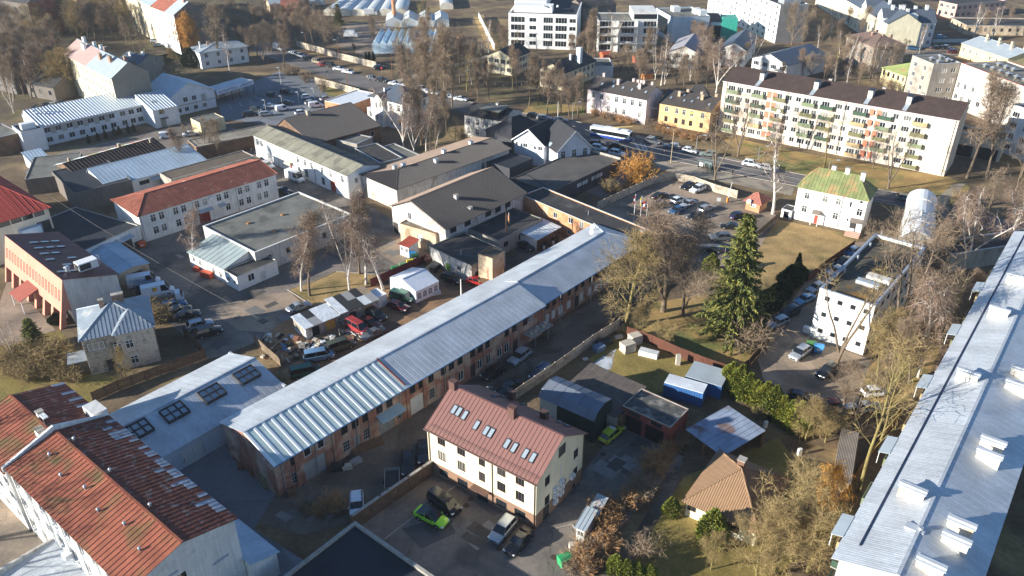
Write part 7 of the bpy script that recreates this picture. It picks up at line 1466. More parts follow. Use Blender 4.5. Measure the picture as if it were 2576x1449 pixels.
treet('yew',t00(1450,500),t00(1450,370),'dark evergreen beside the pale villa',None)
trees('linden',[(t00(1390,1285),t00(1370,970)),(t00(1560,1175),t00(1580,910)),(t00(1655,1190),t00(1680,930))],'bare tree against the garage row','trees by the garage row',wide=.9)
for x,y in ((675,1080),(745,1065),(800,1045),(870,1025),(905,1015),(975,1005),(1015,998)): treet('cone',t00(x,y),t00(x,y-62),'small dark cypress in front of the long white house','cypresses of the long white house',wide=1.3)
for x,y,h in ((60,1330,3.2),(150,1400,3.0),(250,1300,3.6),(330,1380,3.2),(420,1300,4.2),(480,1400,3.0),(550,1430,2.6),(100,1250,3.0),(200,1420,3.0),(380,1250,3.5)): tree('olivebush',t10(x,y),h,'unpruned olive-toned fruit bush in the limestone house garden','fruit bushes of the limestone house',wide=1.3)
treet('olive',t10(950,1400),t10(930,1180),'young fruit tree at the wall of the limestone house',None,wide=.8)
treet('fir',t10(275,1180),t10(260,960),'dark bushy conifer beside the salmon building',None,wide=1.6)
treet('yew',t10(430,990),t10(430,930),'dark evergreen between salmon building and limestone house',None)
treet('thinbirch',t10(110,1260),t10(20,990),'thin pale tree at the edge of the limestone house garden',None)
trees('olivebush',[(t10(1150,960),t10(1150,810)),(t10(1210,985),t10(1220,870)),(t10(1080,900),t10(1080,830))],'yellowish bare bush behind the limestone house','bushes behind the limestone house',wide=1.2)
trees('shrub',[(t10(800,830),t10(800,745)),(t10(880,820),t10(880,740))],'dark bare bush at the wall of the salmon building','bushes of the salmon building')
for x,y,h in ((-73,68,17),(-69,59,18),(-78,76,16)):
 q = project((x,y,0)); tree('sparse',q,h,'tall bare tree outside the yard wall of the red roofed block','trees outside the red roofed block',wide=.9)
br = [(470,1420),(520,1340),(580,1270),(640,1190),(700,1110),(640,1020),(760,1030),(820,960),(880,920),(940,880),(720,960),(560,1420),(620,1340),(680,1250),(1020,760),(1080,680),(1140,600),(1200,520),(1260,450),(980,830),(1050,640)]
for x,y in br: tree('bramble',t22(x,y),random.uniform(1.9,2.9),'straw-brown bramble thicket along the garden drive','brambles along the drive',wide=1.1)
treet('thuja',t22(1195,990),t22(1195,860),'round dark thuja at the bungalow corner',None,wide=1.4)
treet('thuja',t22(1500,1190),t22(1510,960),'leaning olive thuja before the bungalow wall',None,wide=1.5)
for x,y,h in ((780,1440,3.2),(860,1470,3.0),(940,1470,2.6),(1040,1480,2.4)): tree('thuja',t22(x,y),h,'yellow-green young thuja at the edge of the garden','young thujas of the garden',wide=1.5)
treet('shrub',t22(1000,1300),t22(1000,1150),'small bare shrub on the bungalow lawn',None)
treet('olive',t22(1500,1400),t22(1490,1140),'mossy small tree on the bungalow lawn',None,wide=.8)
treet('shrub',t22(1880,250),t22(1870,150),'pale bare shrub under the thuja hedge',None)
treet('goldbush',t02(935,1372),t02(930,1165),'golden twigged bush outside the walled car park',None,wide=1.0)
trees('olivebush',[(t02(725,1449),t02(730,1350)),(t02(790,1449),t02(800,1390))],'small straw-coloured bush beside the concrete fence','bushes beside the concrete fence')
for x,y in ((1060,960),(1110,985),(1160,1010),(1230,1030),(1300,1050),(1370,1060),(1440,1060),(1490,1050),(700,890),(760,905),(820,925),(620,870),(880,940)): tree('bramble',t02(x,y),random.uniform(1.8,2.6),'brown thicket below the street houses','thickets below the street houses',wide=1.3)
treet('shrub',t01(1560,1060),t01(1530,960),'reddish bare bush beside the white house with box dormer',None)
for x,y in ((1000,1330),(1070,1360),(640,900)): pass
trees('bramble',[(T(2,1,600,960),T(2,1,600,830)),(T(2,1,480,990),T(2,1,480,900)),(T(2,1,380,960),T(2,1,380,880))],'low thorny bush at the end of the lane','thorny bushes at the end of the lane')
_ts = random.Random(77)
def clear(p,m=1.5):
 for q in BLDS:
  d = p-q.o; a,c = d.dot(q.u),d.dot(q.v)
  if -m < a < q.L+m and -m < c < q.W+m: return False
 return True
for x0,x1,y0,y1,n,kinds,lab,grp in ((640,780,20,105,14,['linden','tall'],'bare tree in the belt behind the pale villa and street','trees of the street belt'),(1150,1300,130,255,10,['tall','thinbirch','sparse'],'slim bare tree at the school edge of the park','trees at the school edge'),(1440,1530,60,180,7,['tall','linden'],'bare tree on the drive between the offices','trees on the office drive'),(1580,1810,125,225,18,['linden','thinbirch','tall','birch'],'bare tree filling the kindergarten grounds','trees of the kindergarten grounds'),(1990,2240,70,205,20,['linden','sparse','thinbirch'],'bare tree in the gardens behind the apartment house','trees behind the apartment house'),(1300,1480,250,300,6,['linden','sparse'],'bare tree on the verge beside the white house','trees on the verge'),(100,480,200,260,8,['linden','olive'],'bare tree behind the long white house','trees behind the long white house'),(2280,2440,560,800,5,['linden','sparse'],'bare tree in the strip beside the silver roofed block','trees of the strip by the silver roof'),(930,1180,60,160,8,['tall','sparse'],'slim bare tree around the greenhouses','trees around the greenhouses'),(1020,1150,330,400,5,['tall','sparse'],'slim bare tree in the overgrown yard behind the tarpaulin heap','trees of the overgrown yard')):
 k = 0
 while k < n:
  px = (_ts.uniform(x0,x1),_ts.uniform(y0,y1)); p = at(*px); k += 1
  if clear(p): tree(_ts.choice(kinds),px,_ts.uniform(8,13.5),lab,grp)
for k in range(92): 
 x = -60+29.5*k+random.uniform(-20,20); y = random.uniform(-45,16)
 if 1270 < x < 1480 or 1545 < x < 2050: y = random.uniform(-60,-35)
 tree(_tr.choice(['linden','tall','linden']),(x,y),random.uniform(9,14),'bare tree in the distant belt beyond the houses','trees of the distant belt',wide=1.15)
# ================================================================ VEHICLES
CARC = {}
def paint(name,rgb,metal=.25):
 if name not in CARC: CARC[name] = M('car_paint_' + name,lin(*rgb),rough=.28,metal=metal,var=.04,spec=.5,coat=.6)
 return CARC[name]
PAINTS = {'white': (226,228,230),'silver': (176,180,184),'grey': (104,108,112),'black': (22,23,26),'dark': (44,48,54),'blue': (58,98,140),'navy': (34,46,78),'red': (160,38,40),'maroon': (92,30,36),'neon': (166,226,40),'taxi': (196,206,44),'green': (52,96,74),'tan': (170,156,132),'lightblue': (128,160,190),'olive': (92,96,76),'pink': (184,70,72),'greengrey': (140,156,150)}
CGL = M('car_glass',(.012,.015,.018),rough=.05,var=0,spec=.6); TYRE = M('tyre',(.014,.014,.015),rough=.85,var=0); RIM = M('rim',(.42,.43,.45),rough=.35,metal=.7,var=0)
LAMPW = M('headlamp',(.62,.64,.66),rough=.15,var=0,spec=.6); LAMPR = M('tail_lamp',lin(150,20,22),rough=.25,var=0,spec=.5); PLATE = M('number_plate',(.7,.7,.68),rough=.5,var=0)
KINDS = {
 'sedan': dict(L=4.7,W=1.80,belt=.93,body=[(0,.62),(.12,.72),(1.25,.93),(1.6,.95),(3.7,1.0),(4.55,.98),(4.7,.80)],gh=(1.35,2.05,3.15,3.95,1.44)),
 'hatch': dict(L=4.2,W=1.78,belt=.95,body=[(0,.62),(.12,.74),(1.05,.95),(1.4,.97),(3.6,1.02),(4.1,1.0),(4.2,.80)],gh=(1.1,1.8,3.5,4.08,1.50)),
 'estate': dict(L=4.75,W=1.80,belt=.95,body=[(0,.62),(.12,.73),(1.25,.94),(1.6,.96),(4.2,1.0),(4.65,.98),(4.75,.80)],gh=(1.3,2.0,4.15,4.62,1.48)),
 'suv': dict(L=4.6,W=1.86,belt=1.08,body=[(0,.72),(.12,.88),(1.1,1.06),(1.5,1.10),(4.1,1.14),(4.5,1.1),(4.6,.85)],gh=(1.2,1.85,3.95,4.45,1.72)),
 'fastback': dict(L=4.7,W=1.85,belt=.90,body=[(0,.55),(.15,.66),(1.05,.86),(1.4,.90),(3.8,.98),(4.5,1.0),(4.7,.78)],gh=(1.1,2.0,2.75,4.3,1.44)),
 'mpv': dict(L=4.5,W=1.82,belt=1.02,body=[(0,.66),(.12,.80),(.95,1.02),(1.3,1.05),(4.0,1.08),(4.4,1.05),(4.5,.80)],gh=(.95,1.75,3.95,4.38,1.66)),
 'minibus': dict(L=4.95,W=1.92,belt=1.15,body=[(0,.72),(.12,.95),(.7,1.12),(1.0,1.16),(4.4,1.18),(4.85,1.18),(4.95,.85)],gh=(.65,1.35,4.7,4.9,1.95)),
 'van': dict(L=5.9,W=2.0,belt=1.25,body=[(0,.75),(.12,1.0),(.75,1.22),(1.0,1.28),(5.3,1.3),(5.8,1.3),(5.9,.9)],gh=(.75,1.5,5.75,5.88,2.55),cargo=True),
 'smallvan': dict(L=4.4,W=1.82,belt=1.08,body=[(0,.68),(.12,.85),(.85,1.06),(1.1,1.1),(3.9,1.12),(4.3,1.12),(4.4,.8)],gh=(.85,1.5,4.25,4.36,1.85),cargo=True),
}
CARMESH = {}
def car_meshes(kind,col,top=None):
 k = (kind,col)
 if k in CARMESH: return CARMESH[k]
 s = KINDS[kind]; L,W,gh = s['L'],s['W'],s['gh']; pm = paint(col,PAINTS[col],0 if col in ('white','neon','taxi','red','black') else .35); hw = W/2; X = lambda x: L/2-x
 zt = lambda x: next((a[1]+(b_[1]-a[1])*(x-a[0])/max(b_[0]-a[0],.01) for a,b_ in zip(s['body'],s['body'][1:]) if a[0] <= x <= b_[0]),s['body'][-1][1])
 xs = sorted({0,.12,.35,.7,*[a[0] for a in s['body']],L*.4,L*.55,L*.7,L-.45,L-.12,L}); rings = []
 for x in xs:
  e = min(x,L-x); nar = 1-.16*max(0,1-e/.55) ** 2; h = hw*nar; z1 = zt(x); z0 = .24 if e > .3 else .30
  rings.append([(X(x),-h*.90,z0),(X(x),-h,z0+.16),(X(x),-h,z1*.62+.06),(X(x),-h*.965,z1-.06),(X(x),-h*.84,z1),(X(x),h*.84,z1),(X(x),h*.965,z1-.06),(X(x),h,z1*.62+.06),(X(x),h,z0+.16),(X(x),h*.90,z0)])
 b = MB(); n = len(rings[0])
 for a,c in zip(rings,rings[1:]):
  for j in range(n): q = (j+1) % n; b.face([a[j],a[q],c[q],c[j]],pm)
 b.face(rings[0][::-1],pm); b.face(rings[-1],pm)
 f0,f1,r1,r0,zr = gh; zb0,zb1 = zt(f0)-.02,zt(r0)-.02; bw,tw = hw*.90,hw*.74 if not s.get('cargo') else hw*.88
 pr = CGL if kind == 'fastback' else pm
 b.face([(x,y,zr+.02) for x,y in [(X(f1+.3),-tw*.92),(X(f1+.3),tw*.92),(X(r1-.3),tw*.92),(X(r1-.3),-tw*.92)]][::-1],pr)
 ring0 = [(X(f1),-tw,zr-.04),(X(f1),tw,zr-.04),(X(r1),tw,zr-.04),(X(r1),-tw,zr-.04)]; ring1 = [(X(f1+.3),-tw*.92,zr+.02),(X(f1+.3),tw*.92,zr+.02),(X(r1-.3),tw*.92,zr+.02),(X(r1-.3),-tw*.92,zr+.02)]
 for j in range(4): q = (j+1) % 4; b.face([ring0[j],ring0[q],ring1[q],ring1[j]],pr)
 for sg in (-1,1):
  base = lambda x: (X(x),sg*bw,(zb0+(zb1-zb0)*(x-f0)/(r0-f0))); top = lambda x: (X(x),sg*tw,zr-.04)
  def pillar(xa,xb,ta,tb):
   o_ = Vector((0,sg*.012,0)); b.face([Vector(base(xa))+o_,Vector(base(xb))+o_,Vector(top(tb))+o_,Vector(top(ta))+o_],pm)
  pillar(f0,f0+.10,f1,f1+.09); pillar(r0-.16,r0,r1-.14,r1); mid = (f0+r0)/2+.1
  if s.get('cargo'): pillar(f1+.95,r0,f1+.9,r1)
  else: pillar(mid,mid+.09,mid-.02,mid+.07)
 TRIM = M('car_trim',(.015,.015,.016),rough=.6,var=0)
 for sg in (-1,1):
  for wx in (s['L']*.29+.05,-s['L']*.29+.05):                       # wheel arches
   b.face([(wx+.39*math.cos(t),sg*(hw+.004),.33+.39*math.sin(t)) for t in [math.pi*(k/10) for k in range(11)]],TRIM)
  b.face([(X(.6),sg*(hw+.003),.24),(X(L-.5),sg*(hw+.003),.24),(X(L-.5),sg*(hw+.003),.36),(X(.6),sg*(hw+.003),.36)],TRIM)
  for dx in (f1-.35,(f0+r0)/2+.15,r1-.25):                       # door gaps
   b.face([(X(dx),sg*(hw+.003),.42),(X(dx+.025),sg*(hw+.003),.42),(X(dx+.025),sg*hw*.97,zt(dx)-.05),(X(dx),sg*hw*.97,zt(dx)-.05)],TRIM)
 b.face([(X(-.008),-hw*.5,.38),(X(-.008),hw*.5,.38),(X(-.008),hw*.45,.56),(X(-.008),-hw*.45,.56)],TRIM)
 b.face([(X(L+.008),-hw*.75,.32),(X(L+.008),hw*.75,.32),(X(L+.008),hw*.75,.46),(X(L+.008),-hw*.75,.46)],TRIM)
 body = b.mesh('body'); weld(body,.0015,38)
 g = {}
 q = MB(); q.face([(X(f0),-bw,zb0),(X(f0),bw,zb0),(X(f1),tw,zr-.04),(X(f1),-tw,zr-.04)],CGL); g['windscreen'] = q.mesh('windscreen')
 q = MB(); q.face([(X(r0),bw,zb1),(X(r0),-bw,zb1),(X(r1),-tw,zr-.04),(X(r1),tw,zr-.04)],CGL if not s.get('cargo') else pm); g['rear_window'] = q.mesh('rear_window')
 for sg,nm in ((-1,'side_window'),(1,'side_window')):
  q = MB(); q.face([(X(f0),sg*bw,zb0),(X(r0),sg*bw,zb1),(X(r1),sg*tw,zr-.04),(X(f1),sg*tw,zr-.04)],CGL); g[nm+str(sg)] = q.mesh('side_window')
 for sg in (-1,1):
  q = MB(); z = s['body'][1][1]; q.box((X(.30),sg*hw*.80-.17,z-.16),(X(-.005),sg*hw*.72+.13,z-.02),LAMPW); g['headlight' + str(sg)] = q.mesh('headlight')
  q = MB(); z = s['body'][-1][1]; q.box((X(L+.005),sg*hw*.76-.14,z-.12),(X(L-.22),sg*hw*.76+.12,z+.06),LAMPR); g['tail_light' + str(sg)] = q.mesh('tail_light')
 q = MB(); q.box((X(L+.012),-.26,.55),(X(L),.26,.66),PLATE); g['number_plate'] = q.mesh('number_plate')
 CARMESH[k] = (body,g,s); return CARMESH[k]
def _wheel():
 q = MB(); n = 14; r,t = .32,.2
 for i in range(n):
  a0,a1 = 6.2832*i/n,6.2832*(i+1)/n; P = lambda a,rr,y: (rr*math.cos(a),y,rr*math.sin(a))
  q.face([P(a0,r,-t/2),P(a1,r,-t/2),P(a1,r,t/2),P(a0,r,t/2)],TYRE)
  for y in (-t/2,t/2): q.face([P(a0,r,y),P(a1,r,y),P(a1,r*.66,y),P(a0,r*.66,y)],TYRE)
 ty = q.mesh('wheel'); q = MB()
 for y in (-t/2+.01,t/2-.01): q.face([(r*.64*math.cos(6.2832*i/n),y,r*.64*math.sin(6.2832*i/n)) for i in range(n)],RIM)
 return ty,q.mesh('rim')
WHL = _wheel()
def car(kind,col,p,q,label,group=None,name=None,cat='car',rails=False,z=0):
 """p = rear, q = front on the ground as seen in the picture"""
 a,c = at(*p),at(*q); m = (a+c)/2; d = c-a; body,g,s = car_meshes(kind,col)
 o = empty(name or {'van': 'delivery_van','smallvan': 'delivery_van','minibus': 'minibus'}.get(kind,'parked_car'),(m.x,m.y,z+.03),math.atan2(d.y,d.x),label,{'van': 'van','smallvan': 'van','minibus': 'van'}.get(kind,cat),group)
 link('body',body,o)
 for nm,me in g.items(): link(me.name.split('.')[0],me,o)
 wb = s['L']*.58
 for x in (wb/2+.05,-wb/2+.05):
  for y in (-1,1):
   w_ = link('wheel',WHL[0],o,(x,y*(s['W']/2-.085),.32)); link('rim',WHL[1],w_)
 for y in (-1,1):
  if ('mir',col) not in CARMESH: b = MB(); b.box((-.07,-.1,-.06),(.07,.1,.07),paint(col,PAINTS[col])); CARMESH[('mir',col)] = b.mesh('mirror')
  link('mirror',CARMESH[('mir',col)],o,(s['L']/2-s['gh'][0]-.25,y*(s['W']/2+.06),s['belt']+.06))
 if rails:
  for y in (-1,1):
   b = MB(); x0,x1 = s['L']/2-s['gh'][1]-.3,s['L']/2-s['gh'][2]+.3; b.cyl((x1,y*s['W']*.36,s['gh'][4]+.05),(x0,y*s['W']*.36,s['gh'][4]+.05),.03,.03,METAL,5); b.build('roof_rail',o)
 return o
car('fastback','neon',CH(75,985),CH(255,1070),'neon green fastback with black glass roof beside the black minibus')
car('minibus','black',CH(180,870),CH(345,985),'black minibus parked against the brick wall')
car('mpv','silver',CH(765,1055),CH(650,1190),'silver people carrier beside the black saloon',rails=True)
o_ = car('sedan','black',CH(890,1140),CH(765,1285),'black saloon with sunroof in front of the cream house gable')
b = MB(); b.box((-.45,-.42,1.465),(.2,.42,1.475),CGL); b.build('sunroof',o_)
car('suv','white',T(2,1,762,880),T(2,1,766,1005),'white car with dark windows at the bottom of the lane',rails=True)
car('estate','black',T(2,1,1145,570),T(2,1,1150,670),'black estate in the shade beside the brick wall')
car('sedan','dark',T(2,1,1265,490),T(2,1,1270,580),'dark saloon in the shade beside the cream house')
car('suv','silver',T(1,2,100,1235),T(1,2,15,1300),'silver off-roader with roof rails in the lane',rails=True)
car('suv','black',T(1,1,1860,1350),T(1,1,1730,1425),'black off-roader below the warehouse windows')
car('suv','navy',T(1,2,275,1345),T(1,2,165,1430),'navy estate parked along the concrete fence',rails=True)
car('sedan','black',T(1,2,20,1470),T(1,2,-70,1530),'black car half hidden behind the cream house roof')
o_ = car('estate','taxi',T(2,2,700,440),T(2,2,805,350),'yellow-green taxi estate in the yard behind the cream house',rails=True)
b = MB(); b.box((-.2,-.45,1.52),(.15,.45,1.66),WHITE); tx = b.build('taxi_sign',o_)
LET = M('taxi_lettering',(.02,.02,.02),var=0)
link('lettering',text_mesh('TAXI',.5,LET),o_,(-1.6,-.55,1.512),(0,0,math.pi/2)); link('lettering',text_mesh('TAXI',.5,LET),o_,(1.2,-.55,1.02),(0,0,math.pi/2))
o_ = car('van','white',T(1,0,985,725),T(1,0,1200,690),'white delivery van with blue lettering beside the blue gabled shed')
link('lettering',text_mesh('CAIRO 3',.75,M('van_lettering_blue',lin(70,120,180),var=0)),o_,(-2.3,-.93,1.5),(math.pi/2,0,0))
car('minibus','navy',T(1,0,1050,765),T(1,0,1200,725),'dark blue van squeezed between two white vans')
o_ = car('van','white',T(1,0,1100,805),T(1,0,1300,762),'white delivery van with orange and green emblem on its side')
b = MB(); 
for (x,z,c) in ((-.9,1.5,(236,150,40)),(-.5,1.5,(230,190,50)),(-.9,1.9,(120,170,60)),(-.5,1.9,(236,150,40))): b.box((x,-.945,z),(x+.38,-.935,z+.38),M('emblem_%d' % c[0]+str(c[1]),lin(*c),var=0))
b.build('emblem',o_)
a,c = at(*T(1,0,1215,845)),at(*T(1,0,1375,815)); d = c-a
o_ = empty('flatbed_truck',(a+c)/2,math.atan2(d.y,d.x),'small white flatbed truck with wooden drop sides','truck')
b = MB(); b.box((.9,-.95,.5),(2.3,.95,1.2),paint('white',PAINTS['white'])); b.extr([(-.9,1.2),(.9,1.2),(.82,2.05),(-.82,2.05)],.9,1.75,paint('white',PAINTS['white'])); b.build('cab',o_)
b = MB(); b.face([(2.2,-.88,1.21),(2.2,.88,1.21),(1.77,.8,2.0),(1.77,-.8,2.0)],CGL); b.build('windscreen',o_)
b = MB(); b.box((-2.6,-1.0,.72),(.8,1.0,.82),WOOD); b.build('bed',o_)
for q0,q1 in (((-2.6,-1.0,.83),(.8,-.95,1.2)),((-2.6,.95,.83),(.8,1.0,1.2)),((-2.6,-.94,.83),(-2.55,.94,1.2))): b = MB(); b.box(q0,q1,CONC); b.build('drop_side',o_)
for x in (1.5,-1.6):
 for y in (-.85,.85): w_ = link('wheel',WHL[0],o_,(x,y,.34)); link('rim',WHL[1],w_)
for kd,cl,p,q,lb in (('estate','blue',(1240,895),(1385,858),'blue estate next to the flatbed truck'),('sedan','black',(1275,928),(1425,895),'black saloon between the blue estate and a grey car'),('sedan','dark',(1335,965),(1490,930),'dark grey saloon at the end of the shaded row'),('suv','silver',(1430,1050),(1595,1005),'silver estate with roof rails beside a black one'),('suv','black',(1490,1100),(1665,1055),'black off-roader at the corner of the plank fence')): car(kd,cl,T(1,0,*p),T(1,0,*q),lb,rails='rails' in lb)
for kd,cl,p,q,lb in (('sedan','silver',(248,918),(400,862),'silver saloon on the open asphalt beside the grass island'),('minibus','pink',(705,1010),(830,1080),'faded red minibus in the scrap yard'),('sedan','maroon',(805,985),(915,1030),'dark red saloon wedged beside the faded minibus'),('suv','black',(850,920),(965,985),'black off-roader with white bonnet lines in the scrap yard'),('sedan','grey',(965,1055),(810,1125),'dark grey saloon in front of the scrap heap'),('hatch','maroon',(1020,868),(1130,898),'maroon hatchback beside the green minibus'),('minibus','green',(1040,800),(1170,835),'green minibus beside the party tent'),('suv','black',(1415,655),(1530,695),'black off-roader behind the party tent'),('hatch','red',(1635,690),(1700,700),'red hatchback half hidden behind the transformer tower'),('minibus','olive',(580,1205),(700,1165),'stripped olive minibus among the scrap'),('minibus','lightblue',(385,1280),(570,1245),'pale blue van behind the warehouse roof'),('minibus','green',(280,1405),(470,1365),'green van at the end of the scrap yard')): car(kd,cl,T(1,1,*p),T(1,1,*q),lb)
car('sedan','dark',Z4(775,325),Z4(865,365),'dark car in the small court beside the barrel canopy')
car('van','white',Z1(395,1010),Z1(595,1085),'white high-roofed van in front of the long white workshop')
car('estate','white',Z1(75,860),Z1(215,905),'white estate at the end of the long white workshop')
car('sedan','dark',Z1(300,1195),Z1(395,1215),'dark car tucked beside the rusty roofed workshop')
for kd,cl,p,q,lb in (('hatch','dark',(95,728),(155,735),'dark hatchback alone in the marked bays'),('suv','dark',(200,708),(265,715),'dark off-roader in the marked bays'),('hatch','white',(355,748),(425,742),'white hatchback near the entrance of the marked car park'),('sedan','white',(80,815),(140,812),'white saloon at the edge of the marked car park'),('smallvan','white',(165,842),(240,828),'white small van beside the fence of the marked car park'),('estate','silver',(35,878),(130,870),'silver estate in the staff row'),('sedan','dark',(180,790),(280,785),'dark saloon along the marked car park fence'),('hatch','silver',(380,795),(458,780),'silver hatchback beside the white small van'),('smallvan','white',(410,815),(495,805),'white small van next to the brick garage'),('hatch','silver',(495,765),(565,750),'silver hatchback by the brick garage corner'),('hatch','white',(320,868),(372,860),'white hatchback behind the ribbed roof hall'),('sedan','dark',(-30,830),(40,838),'dark saloon behind the barrier')): car(kd,cl,T(0,1,*p),T(0,1,*q),lb)
for kd,cl,p,q,lb in (('sedan','white',(1412,1030),(1475,1020),'white saloon beside the cream hut'),('smallvan','white',(1235,1045),(1300,1038),'white van roof behind the ribbed shed'),('sedan','dark',(270,830),(320,815),'dark saloon in the shade behind the long white house'),('hatch','dark',(350,810),(400,800),'dark hatchback behind the long white house'),('estate','silver',(400,808),(450,795),'silver estate behind the long white house'),('estate','grey',(435,795),(490,785),'grey estate behind the long white house'),('hatch','silver',(1130,318),(1225,322),'silver hatchback beside the white tenement'),('hatch','silver',(1160,352),(1245,350),'second silver hatchback on the track beside the tenement'),('hatch','red',(560,140),(600,142),'small red car deep in the wood'),('suv','dark',(1850,880),(1932,870),'dark off-roader beside the barrier')): car(kd,cl,T(0,0,*p),T(0,0,*q),lb)
for i,(kd,cl,x0,y0,x1,y1) in enumerate((('estate','silver',270,412,310,420),('suv','silver',312,425,360,440),('sedan','dark',368,448,428,460),('suv','tan',433,472,495,485),('hatch','red',485,495,535,502),('suv','black',540,505,602,518),('sedan','white',605,530,655,535),('sedan','white',655,548,738,560),('hatch','grey',848,598,912,608),('hatch','dark',915,612,985,620),('sedan','white',1003,638,1095,648),('sedan','white',1100,655,1185,665),('suv','white',1225,680,1280,692),('sedan','white',1305,708,1362,716),('hatch','silver',1432,735,1502,748),('sedan','white',1505,755,1588,765),('suv','black',900,530,965,518),('van','white',150,372,200,385))):
 nm = {'silver': 'silver','dark': 'dark grey','tan': 'beige','red': 'red','black': 'black','white': 'white','grey': 'grey'}[cl]; kn = {'estate': 'estate','suv': 'off-roader','sedan': 'saloon','hatch': 'hatchback','van': 'van'}[kd]
 where = 'on the street by the nursery wall' if x0 < 760 else ('on the street beside the park path' if x0 < 1200 else 'on the street beside the park trees')
 if cl == 'black' and x0 == 900: where = 'parked off the street at the end of the nursery wall'
 car(kd,cl,T(0,1,x0,y0),T(0,1,x1,y1),f'{nm} {kn} parked {where}' if 'parked' not in where else f'{nm} {kn} {where}','cars along the upper street')
for kd,cl,x0,y0,x1,y1,lb in (('estate','silver',195,898,292,905,'silver estate waiting beside the white pole'),('hatch','dark',140,885,188,888,'dark hatchback at the corner of the white house'),('sedan','silver',320,918,410,920,'silver saloon roof behind the black gabled house'),('estate','black',588,1095,695,1100,'black estate turning in front of the trolleybus'),('suv','white',600,1128,705,1142,'white off-roader behind the hall parapet'),('suv','black',745,1118,850,1130,'black off-roader in front of the black hall'),('suv','white',738,1165,845,1185,'white off-roader with dark roof at the hall corner'),('suv','grey',1008,1072,1115,1092,'grey off-roader parked behind the trolleybus'),('estate','silver',1265,1125,1150,1108,'silver saloon parked before the yellow house'),('hatch','white',1285,1142,1395,1160,'white hatchback parked before the yellow house'),('estate','greengrey',1540,1182,1425,1172,'grey-green estate with white roof box by the street tree'),('suv','white',1750,1245,1855,1262,'white crossover parked along the apartment lawn'),('estate','silver',1890,1275,1970,1290,'silver estate parked along the apartment lawn')): car(kd,cl,T(0,2,x0,y0),T(0,2,x1,y1),lb,rails='off-roader' in lb)
car('estate','greengrey',T(1,3,970,55),T(1,3,1115,75),'pale green estate in the shaded street behind the green roofed house')
lot = lambda x,y: (1610+x*.15,418.6+y*.15)
for kd,cl,p,q,lb in (('hatch','black',(880,335),(715,400),'black hatchback with white bonnet in the walled car park'),('suv','white',(1055,385),(875,455),'white crossover in the top row of the walled car park'),('sedan','black',(225,560),(430,500),'black saloon with red tail lights in the walled car park'),('hatch','black',(395,640),(215,725),'black city car at the front of the walled car park'),('hatch','white',(540,640),(735,565),'white hatchback seen from behind in the walled car park'),('sedan','silver',(905,625),(695,710),'silver saloon in the middle of the walled car park'),('hatch','blue',(715,735),(505,825),'metallic blue hatchback in the walled car park'),('estate','silver',(1005,785),(1220,700),'silver estate at the end of the middle row'),('sedan','black',(1020,830),(840,905),'black saloon beside the low hedge in the walled car park'),('suv','navy',(1575,895),(1750,860),'navy off-roader beside the spruce top'),('sedan','black',(1620,1060),(1420,1035),'black saloon behind the spruce'),('suv','grey',(1440,1235),(1260,1235),'grey-blue off-roader in the shade left of the spruce')): car(kd,cl,lot(*p),lot(*q),lb)
car('sedan','dark',T(1,2,1580,455),T(1,2,1435,440),'dark estate in the warehouse shade beside the wire gate')
for kd,cl,p,q,lb in (('estate','silver',(120,985),(20,1025),'silver estate last in the row beside the garden'),('suv','dark',(210,905),(108,955),'dark off-roader in the row beside the garden'),('sedan','lightblue',(325,808),(222,855),'blue-grey saloon in the row beside the garden'),('hatch','silver',(405,722),(315,765),'silver hatchback next to the striped bays'),('hatch','silver',(545,600),(460,632),'silver hatchback beside the brown fence'),('sedan','dark',(605,525),(530,558),'dark saloon beside the brown fence'),('hatch','blue',(660,455),(600,485),'blue car at the top of the lane beside the flat roof'),('suv','silver',(285,1205),(190,1275),'silver estate with glass roof beside the refuse bins'),('suv','black',(495,1345),(395,1410),'black off-roader below the lopped tree')): car(kd,cl,T(1,3,*p),T(1,3,*q),lb)
for kd,cl,p,q,lb in (('hatch','maroon',(460,185),(555,175),'maroon hatchback under the bare trees'),('hatch','silver',(585,225),(660,215),'silver hatchback under the bare trees'),('sedan','silver',(700,205),(780,195),'silver saloon under the bare trees'),('hatch','white',(775,85),(830,80),'white hatchback with red lamps under the bare trees'),('hatch','grey',(350,165),(425,190),'grey hatchback behind the olive tree'),('hatch','dark',(225,120),(270,130),'dark hatchback behind the thuja hedge')): car(kd,cl,T(2,3,*p),T(2,3,*q),lb)
for kd,cl,p,q,lb in (('suv','lightblue',(1255,295),(1340,292),'pale blue off-roader before the white row house'),('sedan','black',(1245,372),(1290,372),'black saloon in the far street row'),('sedan','dark',(1290,372),(1335,370),'dark saloon in the far street row'),('hatch','silver',(1330,368),(1365,366),'silver hatchback in the far street row'),('suv','maroon',(1355,402),(1440,405),'maroon off-roader in the far street'),('hatch','dark',(540,385),(585,385),'dark car beside the hipped house'),('suv','blue',(1070,375),(1115,378),'blue car at the corner of the hipped house')): car(kd,cl,T(0,3,*p),T(0,3,*q),lb)
a,c = at(*T(0,2,612,1022)),at(*T(0,2,880,1070)); d = c-a; BL = 12.0
o_ = empty('trolleybus',(a+c)/2,math.atan2(d.y,d.x),'white trolleybus with blue skirt and yellow trolley poles','bus')
BW = M('bus_white',lin(226,230,232),rough=.35,var=.04,coat=.4); BB = M('bus_blue',lin(40,66,150),rough=.35,var=.04,coat=.4)
b = MB(); hw = 1.27; x0,x1 = -BL/2,BL/2
b.box((x0,-hw,.35),(x1,hw,1.0),BB); b.build('skirt',o_)
